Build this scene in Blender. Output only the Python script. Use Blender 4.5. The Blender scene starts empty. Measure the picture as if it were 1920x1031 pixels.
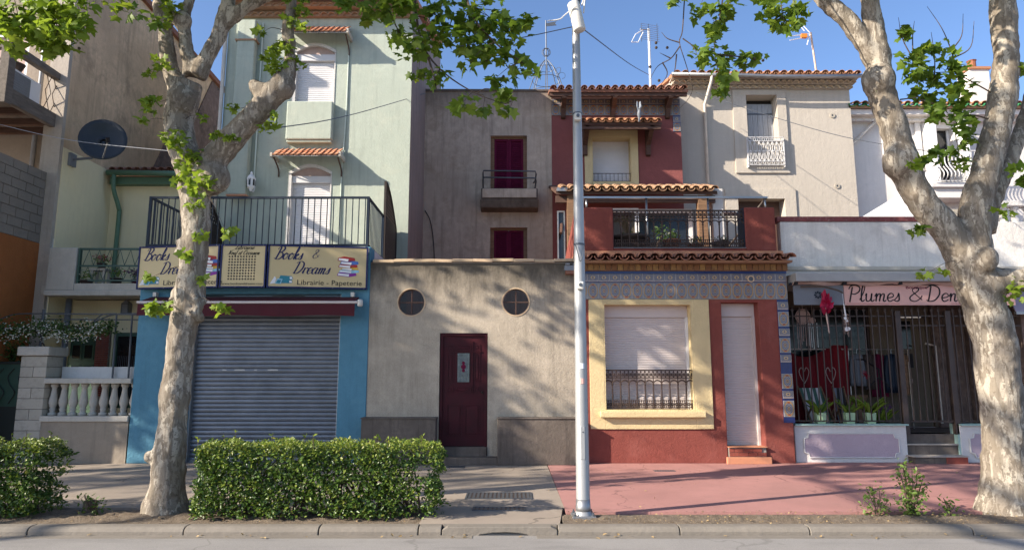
import bpy, bmesh, math, random
import numpy as np
from mathutils import Vector, Matrix, Euler
R = math.radians
random.seed(7); rng = np.random.default_rng(7)
SC = bpy.context.scene
COL = SC.collection

# ------------------------------------------------------------------ camera, sky, sun, exposure
cam_d = bpy.data.cameras.new('camera'); cam = bpy.data.objects.new('camera', cam_d); COL.objects.link(cam)
cam.location = (0, 0, 1.5); cam.rotation_euler = (R(90 + 8.68), 0, 0)
cam_d.sensor_width = 36; cam_d.lens = 24; cam_d.clip_end = 2000; cam_d.clip_start = .05
SC.camera = cam
SUN_AZ, SUN_EL = 66.0, 27.0          # degrees left of straight-behind-the-camera, degrees above the horizon
sdir = Vector((-math.sin(R(SUN_AZ)) * math.cos(R(SUN_EL)), -math.cos(R(SUN_AZ)) * math.cos(R(SUN_EL)), math.sin(R(SUN_EL))))
wd = bpy.data.worlds.new('World'); SC.world = wd; wd.use_nodes = True
wn = wd.node_tree.nodes; wn.clear()
sky = wn.new('ShaderNodeTexSky'); sky.sky_type = 'NISHITA'; sky.sun_disc = False
sky.sun_elevation = R(SUN_EL); sky.sun_rotation = math.atan2(sdir.x, sdir.y)
sky.air_density = .7; sky.dust_density = 1.0; sky.ozone_density = 3.5
bg = wn.new('ShaderNodeBackground'); bg.inputs[1].default_value = .13
wo = wn.new('ShaderNodeOutputWorld')
wd.node_tree.links.new(sky.outputs[0], bg.inputs[0]); wd.node_tree.links.new(bg.outputs[0], wo.inputs[0])
sl = bpy.data.lights.new('sun', 'SUN'); sl.energy = 4.7; sl.angle = R(.53); sl.color = (1, .90, .76)
so = bpy.data.objects.new('sun', sl); COL.objects.link(so)
so.rotation_euler = (-sdir).to_track_quat('-Z', 'Y').to_euler(); so.location = sdir * 40
SC.view_settings.view_transform = 'Standard'; SC.view_settings.look = 'None'
SC.view_settings.exposure = 1.15; SC.view_settings.gamma = 1.0
SC.render.film_transparent = False

# ------------------------------------------------------------------ helpers
class MB:
    def __init__(s): s.v = []; s.f = []
    def add(s, vs, fs):
        n = len(s.v); s.v += [tuple(p) for p in vs]; s.f += [tuple(i + n for i in f) for f in fs]; return s
    def box(s, x0, x1, y0, y1, z0, z1):
        return s.add([(x0,y0,z0),(x1,y0,z0),(x1,y1,z0),(x0,y1,z0),(x0,y0,z1),(x1,y0,z1),(x1,y1,z1),(x0,y1,z1)],
                     [(0,3,2,1),(4,5,6,7),(0,1,5,4),(1,2,6,5),(2,3,7,6),(3,0,4,7)])
    def _pr(s, a, b):
        n = len(a)
        return s.add(a + b, [tuple(range(n)), tuple(range(2*n-1, n-1, -1))] + [(i, (i+1) % n, n + (i+1) % n, n + i) for i in range(n)])
    def prism_y(s, poly, y0, y1): return s._pr([(x, y0, z) for x, z in poly], [(x, y1, z) for x, z in poly])
    def prism_x(s, poly, x0, x1): return s._pr([(x0, y, z) for y, z in poly], [(x1, y, z) for y, z in poly])
    def prism_z(s, poly, z0, z1): return s._pr([(x, y, z0) for x, y in poly], [(x, y, z1) for x, y in poly])
    def tube(s, pts, r, n=6, cap=True):
        pts = [Vector(p) for p in pts]; m = len(pts)
        rs = r if isinstance(r, (list, tuple)) else [r] * m
        vs, fs = [], []; u = None
        for i, p in enumerate(pts):
            t = (pts[min(i+1, m-1)] - pts[max(i-1, 0)])
            if t.length < 1e-9: t = Vector((0, 0, 1))
            t.normalize()
            if u is None: u = t.orthogonal().normalized()
            else:
                u = u - t * u.dot(t)
                u = u.normalized() if u.length > 1e-6 else t.orthogonal().normalized()
            w = t.cross(u)
            vs += [p + (u * math.cos(2*math.pi*k/n) + w * math.sin(2*math.pi*k/n)) * rs[i] for k in range(n)]
        for i in range(m - 1):
            for k in range(n):
                fs.append((i*n+k, i*n+(k+1) % n, (i+1)*n+(k+1) % n, (i+1)*n+k))
        if cap: fs += [tuple(range(n-1, -1, -1)), tuple(range((m-1)*n, m*n))]
        return s.add(vs, fs)
    def lathe(s, prof, cx=0, cy=0, cz=0, n=12):
        vs, fs = [], []; m = len(prof)
        for r, z in prof: vs += [(cx + r*math.cos(2*math.pi*k/n), cy + r*math.sin(2*math.pi*k/n), cz + z) for k in range(n)]
        for i in range(m-1):
            for k in range(n): fs.append((i*n+k, i*n+(k+1) % n, (i+1)*n+(k+1) % n, (i+1)*n+k))
        fs += [tuple(range(n-1, -1, -1)), tuple(range((m-1)*n, m*n))]
        return s.add(vs, fs)
    def ball(s, c, r, n=10, m=6):
        rx, ry, rz = r if isinstance(r, (tuple, list)) else (r, r, r)
        vs = [(c[0], c[1], c[2]-rz)]; fs = []
        for i in range(1, m):
            a = math.pi*i/m
            vs += [(c[0]+rx*math.sin(a)*math.cos(2*math.pi*k/n), c[1]+ry*math.sin(a)*math.sin(2*math.pi*k/n), c[2]-rz*math.cos(a)) for k in range(n)]
        vs.append((c[0], c[1], c[2]+rz)); L = len(vs)-1
        for k in range(n):
            fs.append((0, 1+(k+1) % n, 1+k)); fs.append((L, 1+(m-2)*n+k, 1+(m-2)*n+(k+1) % n))
            for i in range(m-2): fs.append((1+i*n+k, 1+i*n+(k+1) % n, 1+(i+1)*n+(k+1) % n, 1+(i+1)*n+k))
        return s.add(vs, fs)
    def disc_y(s, cx, cz, r, y0, y1, n=20):
        return s.prism_y([(cx + r*math.cos(2*math.pi*k/n), cz + r*math.sin(2*math.pi*k/n)) for k in range(n)], y0, y1)
    def ring_y(s, cx, cz, r0, r1, y0, y1, n=32):
        vs, fs = [], []
        for k in range(n):
            c, d = math.cos(2*math.pi*k/n), math.sin(2*math.pi*k/n)
            vs += [(cx+r0*c, y0, cz+r0*d), (cx+r1*c, y0, cz+r1*d), (cx+r1*c, y1, cz+r1*d), (cx+r0*c, y1, cz+r0*d)]
        for k in range(n):
            a, b = 4*k, 4*((k+1) % n)
            for j in range(4): fs.append((a+j, a+(j+1) % 4, b+(j+1) % 4, b+j))
        return s.add(vs, fs)
    def wall(s, x0, x1, z0, z1, y0, th, holes=()):
        """upright wall in the XZ plane, front at y0, with rectangular openings cut through it"""
        xs = sorted({x0, x1, *[h[0] for h in holes], *[h[1] for h in holes]}); zs = sorted({z0, z1, *[h[2] for h in holes], *[h[3] for h in holes]})
        xs = [x for x in xs if x0 <= x <= x1]; zs = [z for z in zs if z0 <= z <= z1]
        def solid(i, k):
            if i < 0 or k < 0 or i >= len(xs)-1 or k >= len(zs)-1: return False
            cx, cz = (xs[i]+xs[i+1])/2, (zs[k]+zs[k+1])/2
            return not any(h[0] < cx < h[1] and h[2] < cz < h[3] for h in holes)
        y1 = y0 + th
        for i in range(len(xs)-1):
            for k in range(len(zs)-1):
                if not solid(i, k): continue
                a, b, c, d = xs[i], xs[i+1], zs[k], zs[k+1]
                s.add([(a,y0,c),(b,y0,c),(b,y0,d),(a,y0,d)], [(0,1,2,3)]); s.add([(a,y1,c),(b,y1,c),(b,y1,d),(a,y1,d)], [(3,2,1,0)])
                if not solid(i-1, k): s.add([(a,y0,c),(a,y0,d),(a,y1,d),(a,y1,c)], [(0,1,2,3)])
                if not solid(i+1, k): s.add([(b,y0,c),(b,y1,c),(b,y1,d),(b,y0,d)], [(0,1,2,3)])
                if not solid(i, k-1): s.add([(a,y0,c),(a,y1,c),(b,y1,c),(b,y0,c)], [(0,1,2,3)])
                if not solid(i, k+1): s.add([(a,y0,d),(b,y0,d),(b,y1,d),(a,y1,d)], [(0,1,2,3)])
        return s
    def mesh(s, name, recalc=True, smooth=False):
        me = bpy.data.meshes.new(name); me.from_pydata(s.v, [], s.f)
        bm = bmesh.new(); bm.from_mesh(me)
        bmesh.ops.remove_doubles(bm, verts=bm.verts, dist=1e-5)
        if recalc: bmesh.ops.recalc_face_normals(bm, faces=bm.faces)
        bm.to_mesh(me); bm.free()
        if smooth: me.polygons.foreach_set('use_smooth', [True]*len(me.polygons))
        return me
    def build(s, name, mat, parent=None, smooth=False, bevel=0, local=False, **kw):
        return place(s.mesh(name, smooth=smooth), name, mat, parent, bevel=bevel, local=local, **kw)

def place(me, name, mat, parent=None, loc=(0,0,0), rot=(0,0,0), scale=(1,1,1), bevel=0, local=False, label=None, cat=None, group=None, kind=None):
    o = bpy.data.objects.new(name, me); COL.objects.link(o)
    if mat is not None and len(me.materials) == 0: me.materials.append(mat)
    o.location = loc; o.rotation_euler = rot; o.scale = scale
    if parent is not None:
        o.parent = parent
        if not local and parent.type == 'EMPTY': o.matrix_parent_inverse = Matrix.Translation(-Vector(parent.location))
    if bevel:
        m = o.modifiers.new('bevel', 'BEVEL'); m.width = bevel; m.segments = 2; m.limit_method = 'ANGLE'; m.angle_limit = R(40)
    tag(o, label, cat, group, kind)
    return o
def tag(o, label=None, cat=None, group=None, kind=None):
    if label: o['label'] = label
    if cat: o['category'] = cat
    if group: o['group'] = group
    if kind: o['kind'] = kind
    return o
def thing(name, label, cat, loc=(0,0,0), rotz=0, group=None):
    o = bpy.data.objects.new(name, None); COL.objects.link(o); o.location = loc; o.rotation_euler = (0,0,rotz); o.empty_display_size = .2
    return tag(o, label, cat, group)
def bx(*a): return MB().box(*a)
def spline(pts, n=6):
    """Catmull-Rom through the points (tuples of any length)"""
    P = [np.array(p, float) for p in pts]
    if len(P) < 3: return [tuple(P[0] + (P[-1]-P[0])*t) for t in np.linspace(0, 1, n+1)]
    P = [2*P[0]-P[1]] + P + [2*P[-1]-P[-2]]; out = []
    for i in range(1, len(P)-2):
        for t in np.linspace(0, 1, n, endpoint=False):
            a, b, c, d = P[i-1:i+3]
            out.append(tuple(.5*((2*b) + (c-a)*t + (2*a-5*b+4*c-d)*t*t + (3*b-a-3*c+d)*t**3)))
    out.append(tuple(P[-2])); return out

# ------------------------------------------------------------------ materials
class N:
    """tiny node-tree builder"""
    def __init__(s, name):
        s.m = bpy.data.materials.new(name); s.m.use_nodes = True; s.t = s.m.node_tree; s.t.nodes.clear()
        s.out = s.t.nodes.new('ShaderNodeOutputMaterial')
    def n(s, typ, ins=None, **props):
        nd = s.t.nodes.new('ShaderNode' + typ)
        for k, v in props.items(): setattr(nd, k, v)
        for k, v in (ins or {}).items(): s.set(nd.inputs[k], v)
        return nd
    def set(s, sock, v):
        if isinstance(v, bpy.types.Node): s.t.links.new(v.outputs[0], sock)
        elif isinstance(v, bpy.types.NodeSocket): s.t.links.new(v, sock)
        else:
            if sock.type == 'RGBA' and len(v) == 3: v = (*v, 1)
            sock.default_value = v
    def math(s, op, a, b=0., c=0.):
        nd = s.n('Math', operation=op); s.set(nd.inputs[0], a); s.set(nd.inputs[1], b); s.set(nd.inputs[2], c); return nd
    def mix(s, f, a, b, blend='MIX'):
        nd = s.n('Mix', data_type='RGBA', blend_type=blend); s.set(nd.inputs[0], f); s.set(nd.inputs[6], a); s.set(nd.inputs[7], b); return nd.outputs[2]
    def ramp(s, f, a, b): return s.n('MapRange', {0: f, 1: a, 2: b})
    def noise(s, vec, scale, detail=4, rough=.55, dist=0): return s.n('TexNoise', {'Vector': vec, 'Scale': scale, 'Detail': detail, 'Roughness': rough, 'Distortion': dist}).outputs[0]
    def obj(s): return s.n('TexCoord').outputs['Object']
    def uv(s): return s.n('TexCoord').outputs['UV']
    def scl(s, vec, sc): return s.n('Mapping', {'Vector': vec, 'Scale': sc})
    def principled(s, **kw):
        p = s.n('BsdfPrincipled'); 
        for k, v in kw.items(): s.set(p.inputs[k.replace('_', ' ')], v)
        s.t.links.new(p.outputs[0], s.out.inputs[0]); s.p = p; return p
    def bump(s, h, strength, dist): return s.n('Bump', {'Height': h, 'Strength': strength, 'Distance': dist})

def c3(c, k): return tuple(min(1, max(0, x*k)) for x in c)
def stucco(name, col, var=.16, scale=.9, bump=.5, bs=55., rough=.9, streak=0., blot=None, blot_amt=0., fine=.08, top=None):
    g = N(name); o = g.obj()
    big = g.noise(o, scale, 5, .6); c = g.mix(g.ramp(big, .3, .7), c3(col, 1-var), c3(col, 1+var))
    mid = g.noise(o, 7., 6, .65); c = g.mix(g.ramp(mid, .35, .7), c, c3(col, 1-var*.7), 'MIX') if var else c
    fn = g.noise(o, bs, 3, .6); c = g.mix(g.math('MULTIPLY', g.ramp(fn, .4, .75), fine*2), c, c3(col, .45))
    if streak:
        st = g.noise(g.scl(o, (5, 5, .35)), 1.6, 5, .7); c = g.mix(g.math('MULTIPLY', g.ramp(st, .50, .66), streak), c, c3(col, .4))
        st2 = g.noise(g.scl(o, (8, 8, .3)), 1.1, 4, .7); c = g.mix(g.math('MULTIPLY', g.ramp(st2, .58, .8), streak*.6), c, c3(col, 1.5))
    if blot:
        bl = g.noise(o, 1.7, 7, .7, .4); c = g.mix(g.math('MULTIPLY', g.ramp(bl, .52, .68), blot_amt), c, blot)
    if top:      # lichen and soot that has washed down from a coping at height top[0], over top[1] metres
        z = g.n('SeparateXYZ', {0: o}).outputs[2]
        gr = g.ramp(z, top[0]-top[1], top[0]); nn = g.noise(g.scl(o, (3, 3, .8)), 1.5, 7, .75)
        c = g.mix(g.math('MULTIPLY', g.ramp(g.math('MULTIPLY_ADD', gr, .55, g.math('MULTIPLY', nn, .75)), .44, .86), top[2]), c, c3(col, .22))
    hb = g.math('MULTIPLY_ADD', g.noise(o, bs*.35, 4, .6), .9, g.math('MULTIPLY', fn, .6))
    g.principled(Base_Color=c, Roughness=rough, Normal=g.bump(hb, bump, .02)); g.p.inputs['Specular IOR Level'].default_value = .25
    return g.m
def paint(name, col, rough=.5, metal=0., var=.1, scale=6., bump=.08, wear=None, wear_amt=0., spec=.5):
    g = N(name); o = g.obj(); nz = g.noise(o, scale, 5, .6)
    c = g.mix(g.ramp(nz, .3, .7), c3(col, 1-var), c3(col, 1+var))
    if wear:
        w = g.noise(o, scale*3, 6, .7); c = g.mix(g.math('MULTIPLY', g.ramp(w, .55, .68), wear_amt), c, wear)
    g.principled(Base_Color=c, Roughness=g.math('MULTIPLY_ADD', nz, .2, rough-.1), Metallic=metal, Normal=g.bump(g.noise(o, scale*8, 3), bump, .01))
    g.p.inputs['Specular IOR Level'].default_value = spec
    return g.m
def wood(name, col, rough=.75, axis=(1, 1, 12), var=.4):
    g = N(name); o = g.obj(); nz = g.noise(g.scl(o, axis), 3., 6, .65, .6)
    c = g.mix(g.ramp(nz, .3, .72), c3(col, 1-var), c3(col, 1+var)); g.principled(Base_Color=c, Roughness=rough, Normal=g.bump(nz, .4, .01)); return g.m
def tilemat(name, a, b, c2, bump=.4):
    """fired clay: each tile has its own tone"""
    g = N(name); o = g.obj(); rnd = g.n('ObjectInfo').outputs['Random']
    c = g.mix(rnd, a, b); nz = g.noise(g.n('VectorMath', {0: o, 1: g.n('ObjectInfo').outputs['Location']}, operation='ADD'), 9., 6, .7)
    c = g.mix(g.math('MULTIPLY', g.ramp(nz, .48, .72), .75), c, c2)
    g.principled(Base_Color=c, Roughness=.9, Normal=g.bump(nz, bump, .01)); g.p.inputs['Specular IOR Level'].default_value = .2; return g.m
def flat(name, col, rough=.6, spec=.3):
    g = N(name); g.principled(Base_Color=col, Roughness=rough); g.p.inputs['Specular IOR Level'].default_value = spec; return g.m
def glass(name, tint=(.60, .57, .52), amt=.35):
    g = N(name); tr = g.n('BsdfTransparent', {0: tint}); gl = g.n('BsdfGlossy', {0: (.9, .9, .9), 1: .03})
    fr = g.n('Fresnel', {0: 1.5}); mx = g.n('MixShader', {0: g.math('MULTIPLY', fr, amt), 1: tr, 2: gl}); g.t.links.new(mx.outputs[0], g.out.inputs[0]); return g.m
def leafmat(name, a, b, c2, trans=.45, rough=.5):
    g = N(name); rnd = g.n('NewGeometry').outputs['Random Per Island']
    c = g.mix(g.ramp(rnd, 0, .6), a, b); c = g.mix(g.ramp(rnd, .75, 1.), c, c2)
    p = g.n('BsdfPrincipled', {'Base Color': c, 'Roughness': rough}); p.inputs['Specular IOR Level'].default_value = .35
    t = g.n('BsdfTranslucent', {0: g.mix(.5, c, g.mix(1., c, (1, 1, .35, 1), 'MULTIPLY'))})
    mx = g.n('MixShader', {0: trans, 1: p, 2: t}); g.t.links.new(mx.outputs[0], g.out.inputs[0]); return g.m

def azulejo(name):
    """glazed tile: cream ground, blue scrolls, ochre and orange oval medallion, drawn from the tile's own UVs"""
    g = N(name); s = g.n('SeparateXYZ', {0: g.uv()})
    u = g.math('ABSOLUTE', g.math('SUBTRACT', s.outputs[0], .5)); v = g.math('ABSOLUTE', g.math('SUBTRACT', s.outputs[1], .5))
    r = g.math('POWER', g.math('ADD', g.math('POWER', g.math('MULTIPLY', u, 2.25), 2.), g.math('POWER', g.math('MULTIPLY', v, 2.1), 2.)), .5)
    ang = g.math('ARCTAN2', v, u)
    pet = g.math('SINE', g.math('MULTIPLY', ang, 8.)); pet2 = g.math('SINE', g.math('MULTIPLY_ADD', r, 22., g.math('MULTIPLY', pet, 1.6)))
    wv = g.math('MULTIPLY', g.math('SINE', g.math('MULTIPLY', u, 44.)), g.math('SINE', g.math('MULTIPLY', v, 50.)))
    cream = (.24, .22, .19, 1); blue = (.05, .065, .15, 1); ochre = (.36, .20, .055, 1); orange = (.30, .085, .025, 1); pale = (.12, .13, .17, 1)
    c = g.mix(g.ramp(wv, .0, .35), cream, pale)
    c = g.mix(g.ramp(g.math('MULTIPLY', pet2, wv), .15, .35), c, blue)
    inside = g.ramp(r, 1.0, .94); c = g.mix(inside, c, cream)
    c = g.mix(g.math('MULTIPLY', inside, g.ramp(pet2, .1, .5)), c, blue)
    band = g.math('MULTIPLY', g.ramp(r, .80, .86), g.ramp(r, 1.02, .97)); c = g.mix(band, c, ochre)
    tip = g.math('MULTIPLY', g.ramp(v, .30, .36), g.math('MULTIPLY', g.ramp(u, .16, .10), g.ramp(v, .47, .42))); c = g.mix(tip, c, orange)
    core = g.ramp(r, .30, .20); c = g.mix(core, c, ochre)
    c = g.mix(g.ramp(r, .14, .08), c, blue)
    edge = g.math('MAXIMUM', g.ramp(u, .475, .49), g.ramp(v, .478, .492)); c = g.mix(edge, c, (.45, .42, .38, 1))
    g.principled(Base_Color=c, Roughness=.22); g.p.inputs['Specular IOR Level'].default_value = .5; return g.m
def azulejo_small(name):
    g = N(name); s = g.n('SeparateXYZ', {0: g.uv()})
    u = g.math('ABSOLUTE', g.math('SUBTRACT', s.outputs[0], .5)); v = s.outputs[1]
    vv = g.math('ABSOLUTE', g.math('SUBTRACT', v, .55))
    r = g.math('POWER', g.math('ADD', g.math('POWER', g.math('MULTIPLY', u, 2.4), 2.), g.math('POWER', g.math('MULTIPLY', vv, 2.4), 2.)), .5)
    wv = g.math('MULTIPLY', g.math('SINE', g.math('MULTIPLY', u, 38.)), g.math('SINE', g.math('MULTIPLY', v, 26.)))
    cream = (.20, .18, .16, 1); blue = (.07, .075, .14, 1)
    c = g.mix(g.ramp(wv, -.1, .25), cream, blue)
    c = g.mix(g.ramp(r, .55, .42), c, (.48, .33, .14, 1)); c = g.mix(g.ramp(r, .32, .22), c, blue)
    low = g.ramp(v, .20, .17); dots = g.math('SINE', g.math('MULTIPLY', s.outputs[0], 60.))
    c = g.mix(low, c, g.mix(g.ramp(dots, 0., .3), (.45, .36, .26, 1), (.12, .10, .18, 1)))
    c = g.mix(g.ramp(u, .475, .49), c, (.5, .47, .43, 1))
    g.principled(Base_Color=c, Roughness=.22); return g.m

def bark():
    g = N('plane_bark'); o = g.obj(); os = g.scl(o, (1, 1, .28))
    a = g.noise(os, 5.5, 6, .6, 1.2); b = g.noise(os, 11., 5, .65, .8); v = g.n('TexVoronoi', {'Vector': g.n('VectorMath', {0: os, 1: g.n('VectorMath', {0: g.n('TexNoise', {'Vector': os, 'Scale': 6., 'Detail': 4.}).outputs[1], 1: (.25, .25, .25)}, operation='MULTIPLY')}, operation='ADD'), 'Scale': 13.}).outputs[1]
    vs = g.n('SeparateXYZ', {0: v}).outputs[0]
    c = g.mix(g.ramp(a, .46, .53), (.225, .19, .15), (.375, .33, .265))
    c = g.mix(g.math('MULTIPLY', g.ramp(vs, .64, .665), .7), c, (.165, .135, .10)); c = g.mix(g.math('MULTIPLY', g.ramp(b, .565, .59), .8), c, (.125, .10, .075))
    v2 = g.n('TexVoronoi', {'Vector': g.n('VectorMath', {0: g.scl(o, (1, 1, .4)), 1: g.n('VectorMath', {0: g.n('TexNoise', {'Vector': o, 'Scale': 14., 'Detail': 4.}).outputs[1], 1: (.12, .12, .12)}, operation='MULTIPLY')}, operation='ADD'), 'Scale': 34.}).outputs[1]
    c = g.mix(g.math('MULTIPLY', g.ramp(g.n('SeparateXYZ', {0: v2}).outputs[1], .78, .80), .7), c, (.13, .105, .08)); c = g.mix(g.math('MULTIPLY', g.ramp(g.noise(o, 60., 4), .52, .66), .4), c, (.15, .12, .09))
    fl = g.noise(g.scl(o, (1, 1, .12)), 22., 5, .7, 1.5)
    h = g.math('ADD', g.math('MULTIPLY', b, .8), g.math('ADD', g.math('MULTIPLY', vs, .25), g.math('MULTIPLY', fl, .25)))
    g.principled(Base_Color=c, Roughness=.88, Normal=g.bump(h, .7, .03)); g.p.inputs['Specular IOR Level'].default_value = .2; return g.m

def asphalt():
    g = N('asphalt'); o = g.obj(); a = g.noise(o, .8, 4); f = g.n('TexVoronoi', {'Vector': o, 'Scale': 130.}).outputs[0]; f2 = g.noise(o, 260., 2)
    c = g.mix(g.ramp(a, .3, .7), (.22, .207, .195), (.265, .25, .235)); c = g.mix(g.math('MULTIPLY', g.ramp(f2, .45, .7), .6), c, (.42, .39, .36)); c = g.mix(g.math('MULTIPLY', g.ramp(f, .3, .1), .35), c, (.07, .07, .07))
    cr = g.n('TexVoronoi', {'Vector': g.n('VectorMath', {0: o, 1: g.n('VectorMath', {0: g.n('TexNoise', {'Vector': o, 'Scale': 1.1, 'Detail': 5.}).outputs[1], 1: (1.5, 1.5, 0)}, operation='MULTIPLY')}, operation='ADD'), 'Scale': .3}, feature='DISTANCE_TO_EDGE').outputs[0]; c = g.mix(g.math('MULTIPLY', g.ramp(cr, .005, .002), .35), c, (.12, .11, .10))
    oil = g.noise(g.scl(o, (.6, 2., 1)), 1.6, 5, .6); c = g.mix(g.math('MULTIPLY', g.ramp(oil, .54, .66), .3), c, (.15, .14, .135))
    g.principled(Base_Color=c, Roughness=.92, Normal=g.bump(f2, .5, .006)); g.p.inputs['Specular IOR Level'].default_value = .2; return g.m
def paving(name, col, dark, crack=.5):
    g = N(name); o = g.obj(); a = g.noise(o, .7, 5, .6); b = g.noise(o, 4., 6, .7); f = g.noise(o, 150., 2)
    c = g.mix(g.ramp(a, .3, .7), c3(col, .86), c3(col, 1.12)); c = g.mix(g.math('MULTIPLY', g.ramp(b, .5, .75), .45), c, dark)
    c = g.mix(g.math('MULTIPLY', g.ramp(f, .45, .7), .3), c, c3(col, .55))
    gum = g.n('TexVoronoi', {'Vector': o, 'Scale': 3.2}); c = g.mix(g.math('MULTIPLY', g.ramp(gum.outputs[0], .075, .055), .55), c, c3(dark, .6)); pt_ = g.noise(o, .35, 3, .5); c = g.mix(g.math('MULTIPLY', g.ramp(pt_, .56, .60), .35), c, c3(dark, .85))
    cr = g.n('TexVoronoi', {'Vector': g.n('VectorMath', {0: o, 1: g.n('VectorMath', {0: g.n('TexNoise', {'Vector': o, 'Scale': 1.3, 'Detail': 5.}).outputs[1], 1: (1.2, 1.2, 0)}, operation='MULTIPLY')}, operation='ADD'), 'Scale': .42}, feature='DISTANCE_TO_EDGE').outputs[0]
    c = g.mix(g.math('MULTIPLY', g.ramp(cr, .006, .002), crack), c, c3(dark, .35))
    g.principled(Base_Color=c, Roughness=.88, Normal=g.bump(g.math('ADD', f, g.math('MULTIPLY', b, .5)), .35, .008)); g.p.inputs['Specular IOR Level'].default_value = .25; return g.m
def soil():
    g = N('soil'); o = g.obj(); a = g.noise(o, 9., 6, .7); b = g.noise(o, 60., 4, .7)
    c = g.mix(g.ramp(a, .3, .7), (.12, .085, .055), (.24, .185, .13)); c = g.mix(g.math('MULTIPLY', g.ramp(b, .52, .66), .7), c, (.36, .30, .22))
    g.principled(Base_Color=c, Roughness=.95, Normal=g.bump(g.math('ADD', a, b), 1., .03)); return g.m

M = {}
M['blue'] = stucco('blue_render', (.10, .245, .335), .14, 1.2, .6, 40., streak=.14, blot=(.13, .29, .37), blot_amt=.5)
M['green'] = stucco('pale_green_render', (.42, .46, .385), .09, .8, .3, 60., streak=.22, blot=(.485, .495, .40), blot_amt=.5, fine=.03)
M['greenw'] = paint('pale_green_plaster', (.56, .63, .55), .7, 0, .05)
M['concrete'] = stucco('sandy_render', (.44, .375, .295), .22, .9, .5, 75., streak=.36, fine=.22, top=(3.72, 1.0, .95), blot=(.52, .44, .35), blot_amt=.5)
M['conc_dark'] = stucco('damp_cement', (.15, .122, .102), .35, 1.6, .5, 50., streak=.5)
M['grey'] = stucco('grey_cement', (.50, .395, .31), .24, .8, .35, 50., streak=.48, blot=(.32, .24, .175), blot_amt=.75, top=(9.6, .8, .6))
M['brownside'] = stucco('brown_cement', (.30, .235, .205), .15, .7, .35, 45., streak=.4)
M['red'] = stucco('red_render', (.23, .062, .048), .17, .9, .5, 75., streak=.16, blot=(.29, .10, .08), blot_amt=.45, fine=.08)
M['redup'] = stucco('dark_red_render', (.23, .075, .068), .12, .9, .5, 50., fine=.04)
M['yellow'] = stucco('yellow_render', (.62, .49, .27), .08, 1.4, .5, 70., fine=.04, streak=.05)
M['cream'] = stucco('cream_render', (.83, .72, .47), .06, .8, .3, 50., streak=.08, fine=.03)
M['beige'] = stucco('beige_render', (.485, .43, .36), .06, .7, .45, 30., streak=.14, fine=.04)
M['white'] = stucco('white_render', (.68, .64, .60), .06, .8, .4, 35., streak=.10, fine=.04)
M['oldwhite'] = stucco('flaking_white_render', (.70, .67, .63), .08, 1.6, .6, 35., streak=.25, blot=(.45, .42, .39), blot_amt=.55)
M['gable'] = stucco('brown_gable_render', (.70, .51, .33), .3, .55, .5, 45., streak=.35, blot=(.38, .28, .185), blot_amt=.85)
M['rubble'] = stucco('rubble_stone', (.21, .15, .125), .35, 6., 1., 14., blot=(.05, .04, .035), blot_amt=.8)
M['strip'] = stucco('grey_pilaster', (.46, .40, .34), .15, .9, .4, 50., streak=.25)
M['cinder'] = stucco('cinder_block', (.25, .215, .18), .15, 1.5, .6, 60.)
M['mortar'] = stucco('mortar', (.25, .225, .2), .1, 3., .5, 70.)
M['orange'] = stucco('orange_render', (.36, .125, .04), .15, 1., .5, 60., streak=.15)
M['balwhite'] = stucco('weathered_white', (.50, .46, .40), .14, 2., .4, 60., streak=.25)
M['stone'] = tilemat('pale_stone', (.38, .34, .28), (.47, .42, .35), (.30, .265, .22))
M['lavender'] = stucco('lavender_render', (.46, .36, .40), .08, 1.5, .7, 45., fine=.05)
M['whitetrim'] = stucco('white_trim', (.64, .61, .58), .06, 2., .4, 50., streak=.12)
M['mint'] = stucco('mint_edge', (.36, .52, .46), .08, 3., .3, 50.)
M['tile'] = tilemat('clay_tile', (.36, .155, .08), (.46, .24, .13), (.20, .12, .085))
M['tiledark'] = tilemat('old_clay_tile', (.24, .11, .075), (.33, .16, .11), (.12, .08, .065))
M['tilepale'] = tilemat('pale_clay_tile', (.34, .20, .12), (.42, .26, .16), (.22, .14, .09))
M['tileflat'] = tilemat('flat_clay_tile', (.48, .20, .11), (.55, .28, .17), (.36, .18, .12))
M['copetile'] = tilemat('coping_tile', (.50, .38, .25), (.58, .42, .29), (.42, .28, .19))
M['genoise'] = tilemat('rendered_tile', (.58, .49, .36), (.62, .53, .40), (.48, .39, .28))
M['genoisebrown'] = tilemat('brown_rendered_tile', (.32, .20, .13), (.40, .26, .17), (.22, .14, .1))
M['greentile'] = tilemat('green_glazed_tile', (.03, .16, .07), (.05, .24, .10), (.02, .10, .05), .1)
M['brick'] = tilemat('old_brick', (.19, .09, .045), (.30, .18, .07), (.10, .055, .035))
M['brickred'] = tilemat('red_brick', (.22, .055, .04), (.28, .08, .055), (.16, .05, .04))
M['wooddark'] = wood('dark_stained_wood', (.085, .042, .028))
M['screenwood'] = wood('blackened_timber', (.022, .013, .010))
M['woodgrey'] = wood('weathered_timber', (.14, .115, .095), .85, (6, 1, 6))
M['woodbrown'] = wood('brown_timber', (.19, .105, .055))
M['shuttergrey'] = wood('bleached_shutter', (.33, .345, .37), .8, (10, 10, .8), .22)
M['maroon'] = paint('maroon_paint', (.045, .003, .007), .55, 0, .25, 5., spec=.25)
M['plum'] = paint('plum_paint', (.11, .010, .034), .8, 0, .15, 5., spec=.1)
M['shutwhite'] = paint('white_pvc', (.62, .60, .60), .45, 0, .03, bump=0.)
M['shutmauve'] = paint('greyish_pvc', (.55, .48, .45), .45, 0, .03, bump=0.)
M['pvc'] = paint('bright_pvc', (.74, .73, .72), .35, 0, .03)
M['galv'] = paint('galvanised_slat', (.165, .175, .195), .40, .55, .15, 4.)
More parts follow.
